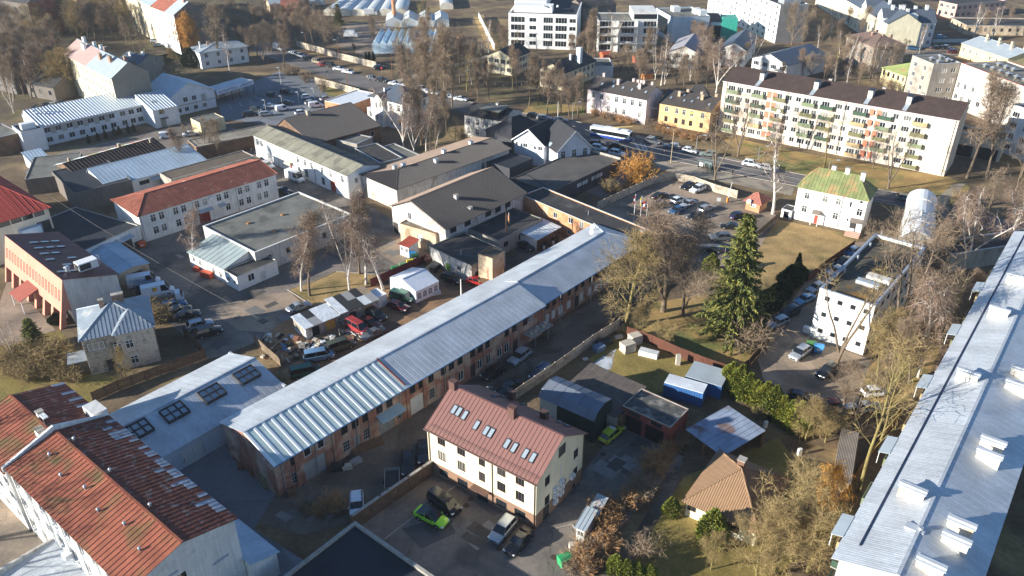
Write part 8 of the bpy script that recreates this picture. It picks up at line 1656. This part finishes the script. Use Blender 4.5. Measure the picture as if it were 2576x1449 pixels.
b = MB(); b.box((x0,-hw,1.002),(x1,hw,1.35),BW); b.box((x0,-hw,2.45),(x1,hw,2.75),BW); b.extr([(-hw,2.75),(hw,2.75),(hw*.88,3.0),(-hw*.88,3.0)],x0,x1,BW); b.box((x0,-hw,1.352),(x0+.35,hw,2.448),BW); b.box((x1-.12,-hw,1.352),(x1,hw,2.448),BW); b.build('body',o_)
for k in range(8):
 for y in (-hw+.03,hw-.03):
  b = MB(); xx = x0+.4+k*1.38; b.box((xx,y-.02,1.37),(xx+1.28,y+.02,2.43),CGL); b.build('window',o_)
b = MB(); b.box((x1+.005,-hw+.1,1.2),(x1+.03,hw-.1,2.5),CGL); b.build('windscreen',o_)
b = MB(); b.box((-1.8,-.8,3.002),(2.2,.8,3.3),WHITE); b.build('roof_gear',o_); b = MB(); b.box((3.0,-.8,3.002),(5.2,.8,3.25),WHITE); b.build('roof_gear',o_)
for y in (-.35,.35): b = MB(); b.cyl((-.5,y,3.35),(-6.3,y*1.2,4.6),.04,.03,M('pole_yellow',lin(216,186,120),var=0),6); t_ = b.build('trolley_pole',o_); t_.rotation_euler.z = math.pi
for x in (-3.2,2.8):
 for y in (-hw+.12,hw-.12): w_ = link('wheel',WHL[0],o_,(x,y,.45)); w_.scale = (1.4,1.3,1.4); link('rim',WHL[1],w_)
a,c = at(*T(2,1,1030,710)),at(*T(2,1,1030,800)); d = c-a; o_ = empty('open_trailer',(a+c)/2,math.atan2(d.y,d.x),'empty open tipping trailer beside the brick wall','trailer')
b = MB(); b.box((-1.9,-1.0,.6),(1.9,1.0,.68),DARKMETAL); b.build('bed',o_)
for q0,q1 in (((-1.9,-1.0,.69),(1.9,-.94,1.15)),((-1.9,.94,.69),(1.9,1.0,1.15)),((-1.9,-.93,.69),(-1.84,.93,1.15)),((1.84,-.93,.69),(1.9,.93,1.15))): b = MB(); b.box(q0,q1,STEEL); b.build('side_board',o_)
for y in (-1.08,1.08): link('wheel',WHL[0],o_,(0,y,.33))
for (p,lb) in ((T(0,1,860,118),'white box truck beside the film tunnels'),(T(0,1,712,285),'white box caravan on the nursery track'),(T(0,1,470,40),'white box truck behind the bare trees')):
 g = at(*p); o_ = empty('box_truck',g,random.uniform(-.2,.2),lb,'truck'); b = MB(); b.box((-2.6,-1.15,.8),(2.0,1.15,3.1),WHITE); b.build('box',o_); b = MB(); b.box((2.05,-1.1,.5),(3.4,1.1,2.0),WHITE); b.build('cab',o_); b = MB(); b.box((3.41,-.95,1.2),(3.43,.95,1.9),CGL); b.build('windscreen',o_)
 for x in (2.6,-1.6):
  for y in (-.95,.95): link('wheel',WHL[0],o_,(x,y,.33))
# ================================================================ STREET FURNITURE, PEOPLE, YARD CLUTTER
def pole(p,top,label,kind='lamp',mat=None,group=None,arm=1.6,ang=0.,cat='street lamp',name='street_lamp',r=.11):
 g = at(*p); h = height(p,top); o = empty(name,g,ang,label,cat,group); b = MB(); b.cyl((0,0,0),(0,0,h),r,r*.6,mat or STEEL,8); b.build('pole',o)
 if kind == 'lamp':
  b = MB(); b.cyl((0,0,h-.05),(arm,0,h+.25),.05,.04,mat or STEEL,6); b.build('arm',o); b = MB(); b.box((arm-.15,-.16,h+.16),(arm+.6,.16,h+.32),M('lamp_head',lin(196,200,202),rough=.4,var=0)); b.build('lamp_head',o)
 if kind == 'double':
  for s in (-1,1): b = MB(); b.cyl((0,0,h-.1),(s*arm,0,h+.35),.05,.04,mat or STEEL,6); b.build('arm',o); b = MB(); b.box((s*arm-.3,-.16,h+.28),(s*arm+.3,.16,h+.42),M('lamp_head',lin(196,200,202),rough=.4,var=0)); b.build('lamp_head',o)
 return o
PCONC = M('lamp_post_concrete',lin(190,166,134),rough=.8,var=.1); PRUST = M('lamp_post_rust',lin(140,92,66),rough=.8,var=.15)
pole(T(0,2,1197,1232),T(0,2,1215,975)[1],'tall tan double street lamp at the yield sign','double',PCONC)
for x,y,t in ((388,412,250),(630,482,305),(1030,592,402),(696,690,525),(1620,722,535)): pole(T(0,1,x,y),T(0,1,x,t)[1],'rust-brown lamp post along the upper street','lamp',PRUST,'rust-brown lamp posts',arm=-1.2)
for x,y,t in ((75,835,760),(200,805,730),(325,775,700),(440,745,672),(190,640,515)): pole(T(0,1,x,y),T(0,1,x,t)[1],'white lamp post of the marked car park','lamp',WHITE,'white car park lamps',arm=-.6,r=.07)
pole(T(0,2,345,905),T(0,2,345,770)[1],'plain white pole on the street corner','pole',WHITE,cat='pole',name='white_pole')
pole(T(1,1,1550,790),T(1,1,1545,660)[1],'short white post beside the party tent','pole',WHITE,cat='pole',name='white_post',r=.16)
pole((697,1235),1157,'lamp bracket post at the corner of the brick warehouse','lamp',STEEL,arm=-.8)
pole(T(0,3,1068,345),T(0,3,1070,270)[1],'street lamp in front of the white row house','lamp',STEEL)
RW = M('flag_crimson',lin(150,36,48),rough=.8,var=.05); FW = M('flag_white',lin(226,226,226),rough=.8,var=.03); FY = M('flag_yellow',lin(230,206,60),rough=.8,var=.03)
for i,(x,y,t,cols,lb) in enumerate(((918,222,20,[RW,FW,RW],'flagpole with furled crimson and white flag'),(965,236,35,[FY,FW,FY],'flagpole with furled yellow and white flag'),(1010,250,48,[RW,FW,RW],'flagpole with open crimson and white flag'))):
 p = T(1,2,x,y); g = at(*p); h = height(p,T(1,2,x,t)[1]); h = max(6.5,min(h,9)); o = empty('flagpole',g,0,lb,'flag'); b = MB(); b.cyl((0,0,0),(0,0,h),.08,.05,WHITE,8); b.build('pole',o); b = MB(); b.cyl((0,0,h),(0,0,h+.12),.1,.06,METAL,8); b.build('finial',o)
 f = MB(); wv = .35 if i < 2 else 1.25; hh = 1.9; n = 7
 for s in range(3):
  for k in range(n):
   xa,xb = wv*k/n,wv*(k+1)/n; ya,yb = .12*math.sin(k*1.4),.12*math.sin((k+1)*1.4)
   z = lambda xx,q: h-.25-hh*(q/3)-xx*(.7 if i == 2 else .4) ; f.face([(-xa-.06,ya,z(xa,s+1)),(-xb-.06,yb,z(xb,s+1)),(-xb-.06,yb,z(xb,s)),(-xa-.06,ya,z(xa,s))],cols[s])
 f.build('flag',o)
def sign(p,top,label,shape,rgb,rz=0,w=.7):
 g = at(*p); h = height(p,top); h = max(h,2.2); o = empty('road_sign',g,rz,label,'sign'); b = MB(); b.cyl((0,0,0),(0,0,h),.04,.04,STEEL,6); b.build('post',o); b = MB(); m = M('sign_%d_%d_%d' % rgb,lin(*rgb),rough=.5,var=0)
 if shape == 'tri': b.prism([(-w/2,0),(0,-w*.87),(w/2,0)],0,.03,m)
 elif shape == 'disc': b.prism([(w/2*math.cos(6.2832*k/16),w/2*math.sin(6.2832*k/16)-w/2) for k in range(16)],0,.03,m)
 else: b.prism([(-w/2,-w),(w/2,-w),(w/2,0),(-w/2,0)],0,.03,m)
 s = b.build('plate',o); s.location = (0,-.06,h); s.rotation_euler = (math.pi/2,0,0)
 if shape == 'tri':
  b = MB(); b.prism([(-w*.28,-.1),(0,-w*.62),(w*.28,-.1)],.0,.004,WHITE); q = b.build('inner_field',s); q.location.z = .031
 return o
sign(T(0,2,1143,1205),T(0,2,1145,1130)[1],'red and white yield sign on the traffic island','tri',(196,50,58),w=.95)
o = sign(T(0,1,950,565),T(0,1,950,505)[1],'red disc over blue plate no-parking sign beside the park path','disc',(196,70,90),w=.8)
sign(T(0,2,910,1140),T(0,2,910,1045)[1],'grey backed road sign beside the hatched road','disc',(170,172,174),w=.7)
sign(lot(1305,670),lot(1305,545)[1],'white notice on a post in the walled car park','sq',(226,226,222),w=.9)
sign(T(0,1,540,580),T(0,1,540,535)[1],'dark backed sign at the upper street junction','disc',(60,60,62),w=.8)
g = at(*lot(1050,45)); a,c = at(*T(0,2,1400,1275)),at(*T(0,2,1500,1300)); d = c-a; Ls = d.length
o = empty('bus_shelter',a,math.atan2(d.y,d.x),'glass bus shelter with grey roof on the pavement','bus shelter'); SG = M('shelter_glass',lin(130,150,150),rough=.1,var=0,spec=.6,alpha=None)
b = MB(); b.box((-.2,-.2,2.4),(Ls+.2,1.6,2.52),M('shelter_roof',lin(120,128,122),rough=.5,var=.05)); b.build('roof',o)
for x in (0,Ls):
 for y in (0,1.4): b = MB(); b.box((x-.05,y-.05,0),(x+.05,y+.05,2.4),M('shelter_frame',lin(86,100,96),var=0)); b.build('post',o)
for q0,q1 in (((.05,1.39,.3),(Ls-.05,1.42,2.3)),((-.015,.1,.3),(.015,1.3,2.3))): b = MB(); b.box(q0,q1,SG); b.build('glass_panel',o)
b = MB(); b.box((Ls-.06,.15,.3),(Ls+.06,1.25,2.2),DARKMETAL); b.build('advert_box',o); b = MB(); b.box((.3,-.02,1.0),(1.4,.0,2.1),WHITE); b.build('timetable',o); b = MB(); b.box((.5,.95,.42),(Ls-.8,1.3,.5),WOOD); b.build('bench',o)
def person_mesh(name,shirt,trous,hair,arms=.22,stride=.14):
 me = bpy.data.meshes.new(name); V = [(0,0,.95),(0,0,1.2),(0,.0,1.42),(0,.01,1.54),(0,.02,1.66),(.1,stride,.90),(.1,stride*1.3,.50),(.1,stride*.9,.08),(.1,stride*.9+.15,.04),(-.1,-stride*.3,.90),(-.1,-stride*.8,.50),(-.1,-stride*1.4,.10),(-.1,-stride*1.4+.15,.05),(.19,0,1.40),(.26,-.05,1.12),(.25,.06,.88),(-.19,0,1.40),(-.26,.06,1.12),(-.25,.16,.90)]
 Ed = [(0,1),(1,2),(2,3),(3,4),(0,5),(5,6),(6,7),(7,8),(0,9),(9,10),(10,11),(11,12),(2,13),(13,14),(14,15),(2,16),(16,17),(17,18)]; Rd = [.15,.16,.16,.055,.105,.10,.075,.055,.045,.10,.075,.055,.045,.075,.055,.04,.075,.055,.04]
 me.from_pydata(V,Ed,[]); o = bpy.data.objects.new(name,me); COL.objects.link(o); sk = o.modifiers.new('skin','SKIN'); sv = me.skin_vertices[0].data
 for i,r in enumerate(Rd): sv[i].radius = (r,r*.8 if i < 3 else r)
 sv[0].use_root = True; ss = o.modifiers.new('sub','SUBSURF'); ss.levels = 2; ss.render_levels = 2
 dg = bpy.context.evaluated_depsgraph_get(); m2 = bpy.data.meshes.new_from_object(o.evaluated_get(dg)); bpy.data.objects.remove(o)
 SK = M('skin',lin(200,160,136),rough=.7,var=0); m2.materials.clear(); ms = [M('cloth_%d%d%d' % c,lin(*c),rough=.9,var=.1) for c in (shirt,trous,hair)] + [SK]
 for m_ in ms: m2.materials.append(m_)
 for p in m2.polygons:
  c = p.center; p.material_index = 0 if .92 < c.z < 1.47 and not (c.z < .94 and abs(c.x) > .2) else 1 if c.z <= .92 and abs(c.x) < .21 else 3
  if c.z > 1.66 or (c.z > 1.57 and c.y < -.01): p.material_index = 2
 m2.shade_smooth(); return m2
PM = [person_mesh('body',(150,140,110),(60,60,70),(60,44,34)),person_mesh('body',(44,46,54),(36,38,46),(40,32,28)),person_mesh('body',(208,220,60),(60,70,60),(50,40,34))]
for p,i,lb in ((T(0,2,1470,1285),0,'person in a beige coat waiting inside the bus shelter'),(T(0,2,1663,1318),1,'person in dark clothes walking on the pavement'),(T(0,1,325,548),1,'person in dark clothes crossing at the street corner'),(T(0,0,1905,1165),1,'person in dark clothes beside the garage row wall'),(T(0,0,1092,398),2,'person in a yellow-green vest on the lawn behind the tenement')):
 g = at(*p); o = empty('person',g,random.uniform(0,6),lb,'person'); link('body',PM[i],o)
def bin4(p,rgb,lab,rz=0.,s=1.,group=None,lid=None):
 g = at(*p); o = empty('refuse_bin',g,rz,lab,'bin',group); m = M('bin_%d_%d_%d' % rgb,lin(*rgb),rough=.5,var=.06); b = MB()
 w,d,h = .65*s,.5*s,1.15*s; b.v = []; lo = [(-w*.85,-d*.85,.15),(w*.85,-d*.85,.15),(w*.85,d*.85,.15),(-w*.85,d*.85,.15)]; hi = [(-w,-d,h),(w,-d,h),(w,d,h),(-w,d,h)]
 b.face(lo[::-1],m); b.face(hi,m)
 for k in range(4): q = (k+1) % 4; b.face([lo[k],lo[q],hi[q],hi[k]],m)
 b.build('body',o); b = MB(); b.extr([(-d-.05,h+.005),(d+.05,h+.005),(d*.5,h+.22),(-d*.5,h+.22)],-w-.05,w+.05,lid or m); b.build('lid',o)
 b = MB(); b.box((-w*.4,-d-.02,h*.45),(w*.4,-d*.97,h*.7),WHITE); b.build('label_plate',o)
 for x in (-w*.7,w*.7):
  for y in (-d*.6,d*.6): b = MB(); b.cyl((x,y-.03,.09),(x,y+.03,.09),.09,.09,BLACK,8); b.build('caster',o)
bin4(T(1,3,318,1185),(96,146,84),'green refuse bin in front of the white box building',-.3,1.15); bin4(T(1,3,375,1205),(88,150,206),'blue refuse bin in front of the white box building',-.3,1.15)
bin4(T(2,2,395,1365),(70,160,100),'green refuse bin at the edge of the brambles',.5,1.2)
bin4(T(1,1,1180,495),(70,140,200),'blue refuse bin beside the kiosk',.3); bin4(T(1,1,1198,512),(46,88,62),'dark green refuse bin beside the kiosk',.3)
bin4(T(1,1,1050,605),(60,130,72),'green refuse bin against the red sheet fence',.4); bin4(T(1,1,1110,580),(110,150,110),'pale green refuse bin against the red sheet fence',.4); bin4(T(1,1,1165,555),(214,196,60),'yellow refuse bin against the red sheet fence',.4)
bin4(W4(505,1010),(150,50,60),'red refuse bin by the workshop door',.2)
bin4(T(1,1,1470,600),(160,200,70),'lime green refuse bin beside the black annex',.3,1.4)
bin4(T(1,0,1080,415),(206,96,52),'orange tool chest by the white wall',.3,1.0)
o = empty('parking_barrier',at(*lot(1465,600)),.3,'orange parking barrier with raised white boom','barrier'); b = MB(); b.box((-.2,-.2,0),(.2,.2,1.15),M('barrier_orange',lin(222,140,50),var=.05)); b.build('housing',o); b = MB(); b.cyl((0,-.05,1.0),(.5,-.05,5.0),.06,.05,WHITE,6); b.build('boom',o)
b = Bld('guard_kiosk','orange brick guard kiosk with red tiled hipped roof','kiosk',lot(1790,545),lot(2020,610),W=4,z=2.6,mat=BRICKO); b.win(0,b.L*.5,1.5,1.2,1.0); b.hip(4.0,M('kiosk_tile',lin(158,104,88),rough=.8,var=.1),width=.8,seam=(.05,.04),o=.6); q = MB(); q.cyl((b.L*.3,-.9,2.6),(b.L*.3,-.95,2.65),.55,.45,WHITE,12); b.part('satellite_dish',q); q = MB(); q.box((b.L*.45,-.06,1.4),(b.L*.75,-.01,2.3),WHITE); b.part('notice_board',q)
b = Bld('bin_shelter','white bin shelter with slab roof beside the green roofed house','shelter',T(1,3,105,125),T(1,3,180,145),W=3,z=2.0,mat=P_BRWH); b.door(0,b.L*.5,1.2,1.6,BLACK); b.flat(R_DARK,par=.05,pt=.1)
def stack(p,lab,rows,w,d,h,mat,rz=0.,name='timber_stack',cat='stack',part='board',gap=.04):
 o = empty(name,at(*p),rz,lab,cat)
 b = MB(); b.box((-w/2,-d/2,0),(w/2,d/2,h-gap),mat); me = b.mesh(part)
 for k in range(rows): q = link(part,me,o,(random.uniform(-.05,.05),random.uniform(-.05,.05),k*h)); q.rotation_euler.z = random.uniform(-.03,.03)
 return o
PALE = M('pale_crate',lin(196,186,168),rough=.9,var=.15,scale=1.5,rnd=.1)
stack(T(1,2,870,1195),'pale stack of crates with frosted top on the storage yard',4,2.2,1.7,.42,PALE,.5,'crate_stack','crates','crate'); stack(T(1,2,925,1140),'second pale crate stack behind the first',4,2.0,1.6,.45,PALE,.5,'crate_stack','crates','crate')
stack(T(1,2,1030,1235),'white trough stack with pipes on the storage yard',3,3.2,1.3,.35,M('trough_white',lin(200,202,200),rough=.7,var=.12,rnd=.08),-.45,'pipe_stack','stack','trough')
stack(T(1,2,655,1190),'blue-grey metal box by the concrete fence',1,1.9,1.4,.9,M('box_bluegrey',lin(106,122,146),rough=.6,var=.12),.6,'metal_box','box','box'); stack(T(1,2,700,1150),'dark scrap box by the concrete fence',1,2.6,1.5,.8,DARKMETAL,.6,'metal_box','box','box'); stack(T(1,2,805,1100),'white sheet pile in the fence corner',2,1.4,.8,.2,PALE,.4,'sheet_pile','pile','sheet'); stack(T(1,2,1250,1300),'upright white tank on the storage yard',1,.7,.7,1.9,PALE,0,'white_tank','tank','tank'); stack(T(1,2,555,1265),'small white rubble heap by the concrete fence',2,.9,.7,.15,PALE,.4,'rubble_heap','heap','piece')
stack(T(2,1,845,480),'pile of old planks against the brick warehouse',5,4.6,1.1,.14,WOOD,.55,'plank_pile','pile','plank'); stack(T(2,1,690,640),'white metal table among scrap by the warehouse',2,1.3,.7,.4,PALE,.3,'scrap_table','scrap','slab'); stack(T(2,1,620,640),'dark sheet box among scrap by the warehouse',1,1.8,1.2,.8,DARKMETAL,.2,'scrap_box','scrap','box'); stack(T(2,1,760,590),'low heap of metal scrap by the warehouse',3,1.6,.9,.18,METAL,.8,'scrap_heap','scrap','piece'); stack(T(2,1,255,815),'old door leaves leaning by the warehouse corner',2,2.0,.9,.4,WOOD,2.2,'old_doors','scrap','leaf')
stack(W4(1180,1060),'crates along the warehouse end wall',2,2.4,1.2,.7,WOOD,2.2,'crate_stack','crates','crate'); stack(W4(1310,1190),'mossy block pile at the warehouse corner',4,1.6,1.3,.45,M('mossy_block',lin(120,118,92),rough=.95,var=.25),2.2,'block_pile','pile','block'); stack(W4(1080,1030),'grey pallets in the shaded yard',5,1.2,1.0,.14,WOOD,.3,'pallet_stack','pallets','pallet')
for k,(x,y) in enumerate(((100,1040),(125,1030),(150,1020),(175,1010),(110,1055))):   # white tubs on the loading platform
 b = MB(); b.cyl((0,0,0),(0,0,.4),.3,.33,PALE,10); o = b.build('plastic_tub'); o.location = PLAT+Vector((WH.u*(-2.2+1.0*k)+WH.v*random.uniform(-.4,.3))[:]); tag(o,'white plastic tub on the loading platform','tub','tubs on the loading platform')
RB_ = [M('barrel_%d' % k,lin(*c),rough=.6,var=.1) for k,c in enumerate(((60,52,44),(90,70,50),(200,200,196),(50,70,60)))]
for k in range(16):
 t = random.uniform(.05,.95); e = random.uniform(.2,1.9); p = CAN.world((CAN.L*t,-e+.9,0)); b = MB(); m = random.choice(RB_); b.cyl((0,0,0),(0,0,.88),.29,.29,m,12); b.cyl((0,0,.3),(0,0,.34),.31,.31,m,12); b.cyl((0,0,.58),(0,0,.62),.31,.31,m,12); o = b.build('oil_drum'); o.location = p; tag(o,'old oil drum crowded beneath the sheeted canopy','drum','drums under the canopy')
ORG = M('orange_skip',lin(206,92,58),rough=.6,var=.1,rnd=.08)
stack(T(1,0,1565,640),'stack of orange formwork trays by the white lean-to',6,2.6,1.2,.2,ORG,-.45,'tray_stack','trays','tray',.06); stack(T(1,0,1490,590),'small orange skip by the white lean-to',2,1.4,1.0,.4,ORG,-.45,'small_skip','skip','tray')
for k,(x,y,w) in enumerate(((960,640,3.4),(1040,655,3.0),(1110,640,2.2),(1000,620,2.6))): stack(T(1,0,x,y),['long timber stack beside the blue gabled shed','timber stack nearest the white van','pale pallet stack at the shed corner','short board stack behind the timber'][k],6-k,w,1.4,.22,PALE if k > 1 else WOOD,.3,'timber_stack','timber','board')
stack(T(1,0,1050,405),'grey crates against the white wall',2,2.0,1.0,.55,WOOD,.45,'crate_stack','crates','crate')
def lean_shed(A,B_,W,z,label,mats):
 b = Bld('scrap_shed',label,'shed',A,B_,W=W,z=z,mat=M('shed_boards',lin(150,140,126),rough=.95,var=.3,scale=1.2,col2=lin(210,206,200),thr=.58,sc2=.6)); b.door(0,b.L*.3,1.4,1.9,BLACK); b.door(0,b.L*.75,1.8,1.9,M('board_ochre',lin(196,150,70),var=.1))
 b.shed(z+.35,mats[0],width=1.7,seam=None,rows=2,pick=lambda i,r,n,rows: random.choice(mats),thick=.05); return b
TARP = M('tarp_white',lin(206,210,214),rough=.6,var=.12,bump=.08,bscale=2,rnd=.06); RST = M('scrap_rust',lin(120,84,66),rough=.9,var=.3,rnd=.15); BRD = M('scrap_board',lin(150,132,110),rough=.9,var=.25,rnd=.2)
s1 = lean_shed(T(1,1,370,1030),T(1,1,620,930),4.2,2.3,'tumbledown shed patched with white tarpaulin and boards',[TARP,TARP,TARP,FR_G,DARKMETAL]); s2 = lean_shed(T(1,1,640,915),T(1,1,920,810),5.2,2.5,'long scrap shed with rusty and white patched roof sheets',[TARP,TARP,DARKMETAL,BRD,FR_G])
b = Bld('white_box_shed','small white box shed at the end of the scrap sheds','shed',T(1,1,915,800),T(1,1,985,770),W=3,z=2.3,mat=WHITE); b.flat(TARP,par=.05,pt=.1,cap=WHITE)
SCR = [TARP,RST,BRD,WOOD,DARKMETAL,M('scrap_blue',lin(96,120,150),var=.2),PALE,CONC]
rr = random.Random(44)
for k in range(230):
 u,v = rr.random(),rr.random(); x = 330+460*u+60*v; y = 1225-150*u+110*(v-.5)-40*v
 if rr.random() < .25: x,y = rr.uniform(40,330),rr.uniform(1080,1280)
 g = at(*T(1,1,x,y)); b = MB(); t = rr.random(); m = rr.choice(SCR)
 if t < .45: w_,d_ = rr.uniform(.5,1.6),rr.uniform(.2,.8); b.box((-w_/2,-d_/2,0),(w_/2,d_/2,rr.uniform(.04,.12)),m); nm,lb,ct = 'scrap_board','flat scrap board lying on the scrap yard heap','scrap'
 elif t < .65: l_ = rr.uniform(1,2.6); b.cyl((-l_/2,0,.06),(l_/2,0,.06+rr.uniform(0,.6)),.05,.05,m,5); nm,lb,ct = 'scrap_pipe','length of pipe or batten on the scrap yard heap','scrap'
 elif t < .8: b.cyl((0,0,0),(0,0,.2),.33,.33,BLACK,12); nm,lb,ct = 'old_tyre','old car tyre lying in the scrap yard','tyre'
 else: w_ = rr.uniform(.4,.9); b.box((-w_/2,-w_/2,0),(w_/2,w_/2,rr.uniform(.3,.9)),m); nm,lb,ct = 'scrap_crate','box shaped scrap standing in the scrap yard','scrap'
 o = b.build(nm); o.location = (g.x,g.y,rr.uniform(.02,.35) if t < .65 else .02); o.rotation_euler = (rr.gauss(0,.15),rr.gauss(0,.15) if t < .65 else 0,rr.random()*6.28); tag(o,lb,ct,{'scrap_board': 'scrap boards','scrap_pipe': 'scrap pipes','old_tyre': 'old tyres','scrap_crate': 'scrap boxes'}[nm])
b = MB(); b.box((-.35,-.35,0),(.35,.35,1.7),WHITE); b.box((-.3,-.37,.6),(.3,-.36,1.6),FR_G); o = b.build('old_fridge'); o.location = at(*T(1,1,383,1095)); tag(o,'old white fridge standing in front of the tarpaulin shed','fridge')
b = MB(); 
for q0,q1 in (((-.7,0,0),(-.6,.08,1.7)),((.6,0,0),(.7,.08,1.7)),((-.6,0,0),(.6,.08,.1)),((-.6,0,1.6),(.6,.08,1.7)),((-.6,.0,.8),(.6,.08,.9))): b.box(q0,q1,WHITE)
o = b.build('window_frame'); o.location = at(*T(1,1,630,1000)); o.rotation_euler = (.2,0,.4); tag(o,'empty white window frame leaning beside the faded minibus','frame')
stack(T(1,1,1345,585),'dark open skip behind the party tent',1,3.0,1.8,1.2,DARKMETAL,1.1,'open_skip','skip','hull'); stack(T(1,1,1360,775),'white shelving rack beside the party tent',3,1.8,.5,.35,WHITE,.45,'shelf_rack','rack','shelf',.28)
stack(T(1,1,1320,535),'heap of covered goods beside the annex wall',3,2.6,1.6,.5,RST,.4,'goods_heap','heap','bundle')
p = at(*T(0,1,1110,1165)); b = MB(); n,mth = 12,7; rr2 = random.Random(3); Hm = [[max(.05,2.0*math.sin(math.pi*(j+.3)/mth) ** .7*(1-.35*i/n))+rr2.uniform(-.2,.2) if 0 < j < mth else .0 for j in range(mth+1)] for i in range(n+1)]
for i in range(n):
 for j in range(mth): q = lambda a,c: (a*.62-3.7,c*.5-1.75,Hm[a][c] if 0 < a < n else 0); b.face([q(i,j),q(i+1,j),q(i+1,j+1),q(i,j+1)],TARP)
o = b.build('tarpaulin_heap'); o.location = p; o.rotation_euler.z = -.45; tag(o,'grey-white tarpaulin draped over a heap behind the workshops','tarpaulin')
for p,c,lb in ((T(0,2,705,445),(190,96,60),'orange roofed play house in the kindergarten garden'),(T(0,2,1015,590),(206,140,80),'wooden play hut with dark roof'),(T(0,2,950,470),(170,90,60),'brown play frame on the kindergarten lawn')):
 g = at(*p); o = empty('play_hut',g,.4,lb,'play hut'); b = MB(); m = M('hut_%d' % c[0]+str(c[1]),lin(*c),var=.1); b.box((-1.8,-1.3,0),(1.8,1.3,2.0),m); b.build('walls',o); b = MB(); b.extr([(-1.6,1.95),(1.6,1.95),(0,3.0)],-2.1,2.1,R_DARK if 'dark' in lb else m); b.build('roof',o)
def cable(a,za,c,zc,sag,label,n=18,r=.02):
 A,C = at(*a,za),at(*c,zc); pts = [A.lerp(C,k/n)-Vector((0,0,sag*4*(k/n)*(1-k/n))) for k in range(n+1)]; b = MB()
 for p,q in zip(pts,pts[1:]): b.cyl(p,q,r,r,M('cable',lin(130,126,120),rough=.7,var=0),4,cap=False)
 o = b.build('overhead_cable'); tag(o,label,'cable'); return o
cable((116,487),9.5,(648,800),5,.8,'long pale overhead cable sagging across the yard of vans')
cable(Z1(-60,890),6.4,Z1(1185,985),5.8,.5,'dark cable strung to the corner of the long white workshop')
cable(T(0,2,120,660),7,T(0,2,1100,820),7,.6,'street cable strung in front of the street houses')
cable(T(0,2,1680,1085),8.8,(2000,420),8,.5,'tram cable over the street by the bus shelter')
for k,(dy,zz) in enumerate(((-6,6.2),(-5,6.2),(6,6.2),(7,6.2))):
 pts = [(1440,322),(1600,368),(1760,402),(1900,432),(2010,456),(2250,502)]; lab = ['far','second far','near','second near'][k] + ' side trolley wire strung over the street'
 b = MB()
 for p,q in zip(pts,pts[1:]): b.cyl(at(p[0],p[1]+dy,zz),at(q[0],q[1]+dy,zz),.025,.025,MATS['cable'],4,cap=False)
 tag(b.build('trolley_wire'),lab,'wire')
for x,y in ((1560,388),(1905,412),(2080,447),(1750,384),(1440,300)): pole((x,y),y-42,'slim grey tram wire post along the street','lamp',STEEL,'wire posts along the street',arm=1.8)
for k in range(14):
 p = at(1180+k*22,205+(k % 5)*2+k*1.5); b = MB(); b.cyl((0,0,0),(0,0,.9),.1,.1,CONC,8); b.cyl((0,0,.9),(0,0,1.0),.1,.04,CONC,8); o = b.build('park_post'); o.location = p; tag(o,'short concrete post along the park edge','post','concrete posts of the park edge')
o = empty('pipe_gate',at(*T(1,2,1305,470)),-.15,'thin pipe gate frame beside the warehouse end','gate'); b = MB(); b.cyl((0,0,0),(0,0,2.6),.05,.05,STEEL,6); b.build('post',o); b = MB(); b.cyl((8,0,0),(8,0,2.6),.05,.05,STEEL,6); b.build('post',o); b = MB(); b.cyl((0,0,2.6),(8,0,2.6),.04,.04,STEEL,6); b.build('rail',o); b = MB(); b.cyl((0,0,2.3),(8,0,2.3),.04,.04,STEEL,6); b.build('rail',o)
for p,lb in ((T(2,2,1910,330),'upright white beehive box in the shady orchard'),(T(2,3,235,535),'white sheet standing in the shady orchard')): stack(p,lb,1,.5,.4,1.2,WHITE,.2,'white_box','box','box')
stack(T(2,2,455,1250),'white painted stone block by the brambles',1,.8,.7,1.1,PALE,.2,'stone_block','block','block')
# ================================================================ AIR
b = MB(); b.box((-700,-40,-1),(700,620,77),MATS['cable']); hz = b.build('haze'); hz['kind'] = 'stuff'
hm = bpy.data.materials.new('haze'); hm.use_nodes = True; ht = hm.node_tree
ht.nodes.remove(ht.nodes['Principled BSDF']); pv = ht.nodes.new('ShaderNodeVolumePrincipled'); pv.inputs['Color'].default_value = (.82,.88,.96,1); pv.inputs['Density'].default_value = .00012; pv.inputs['Anisotropy'].default_value = .2
ht.links.new(pv.outputs[0],[n for n in ht.nodes if n.type == 'OUTPUT_MATERIAL'][0].inputs['Volume']); hz.data.materials.clear(); hz.data.materials.append(hm); weld(hz.data)
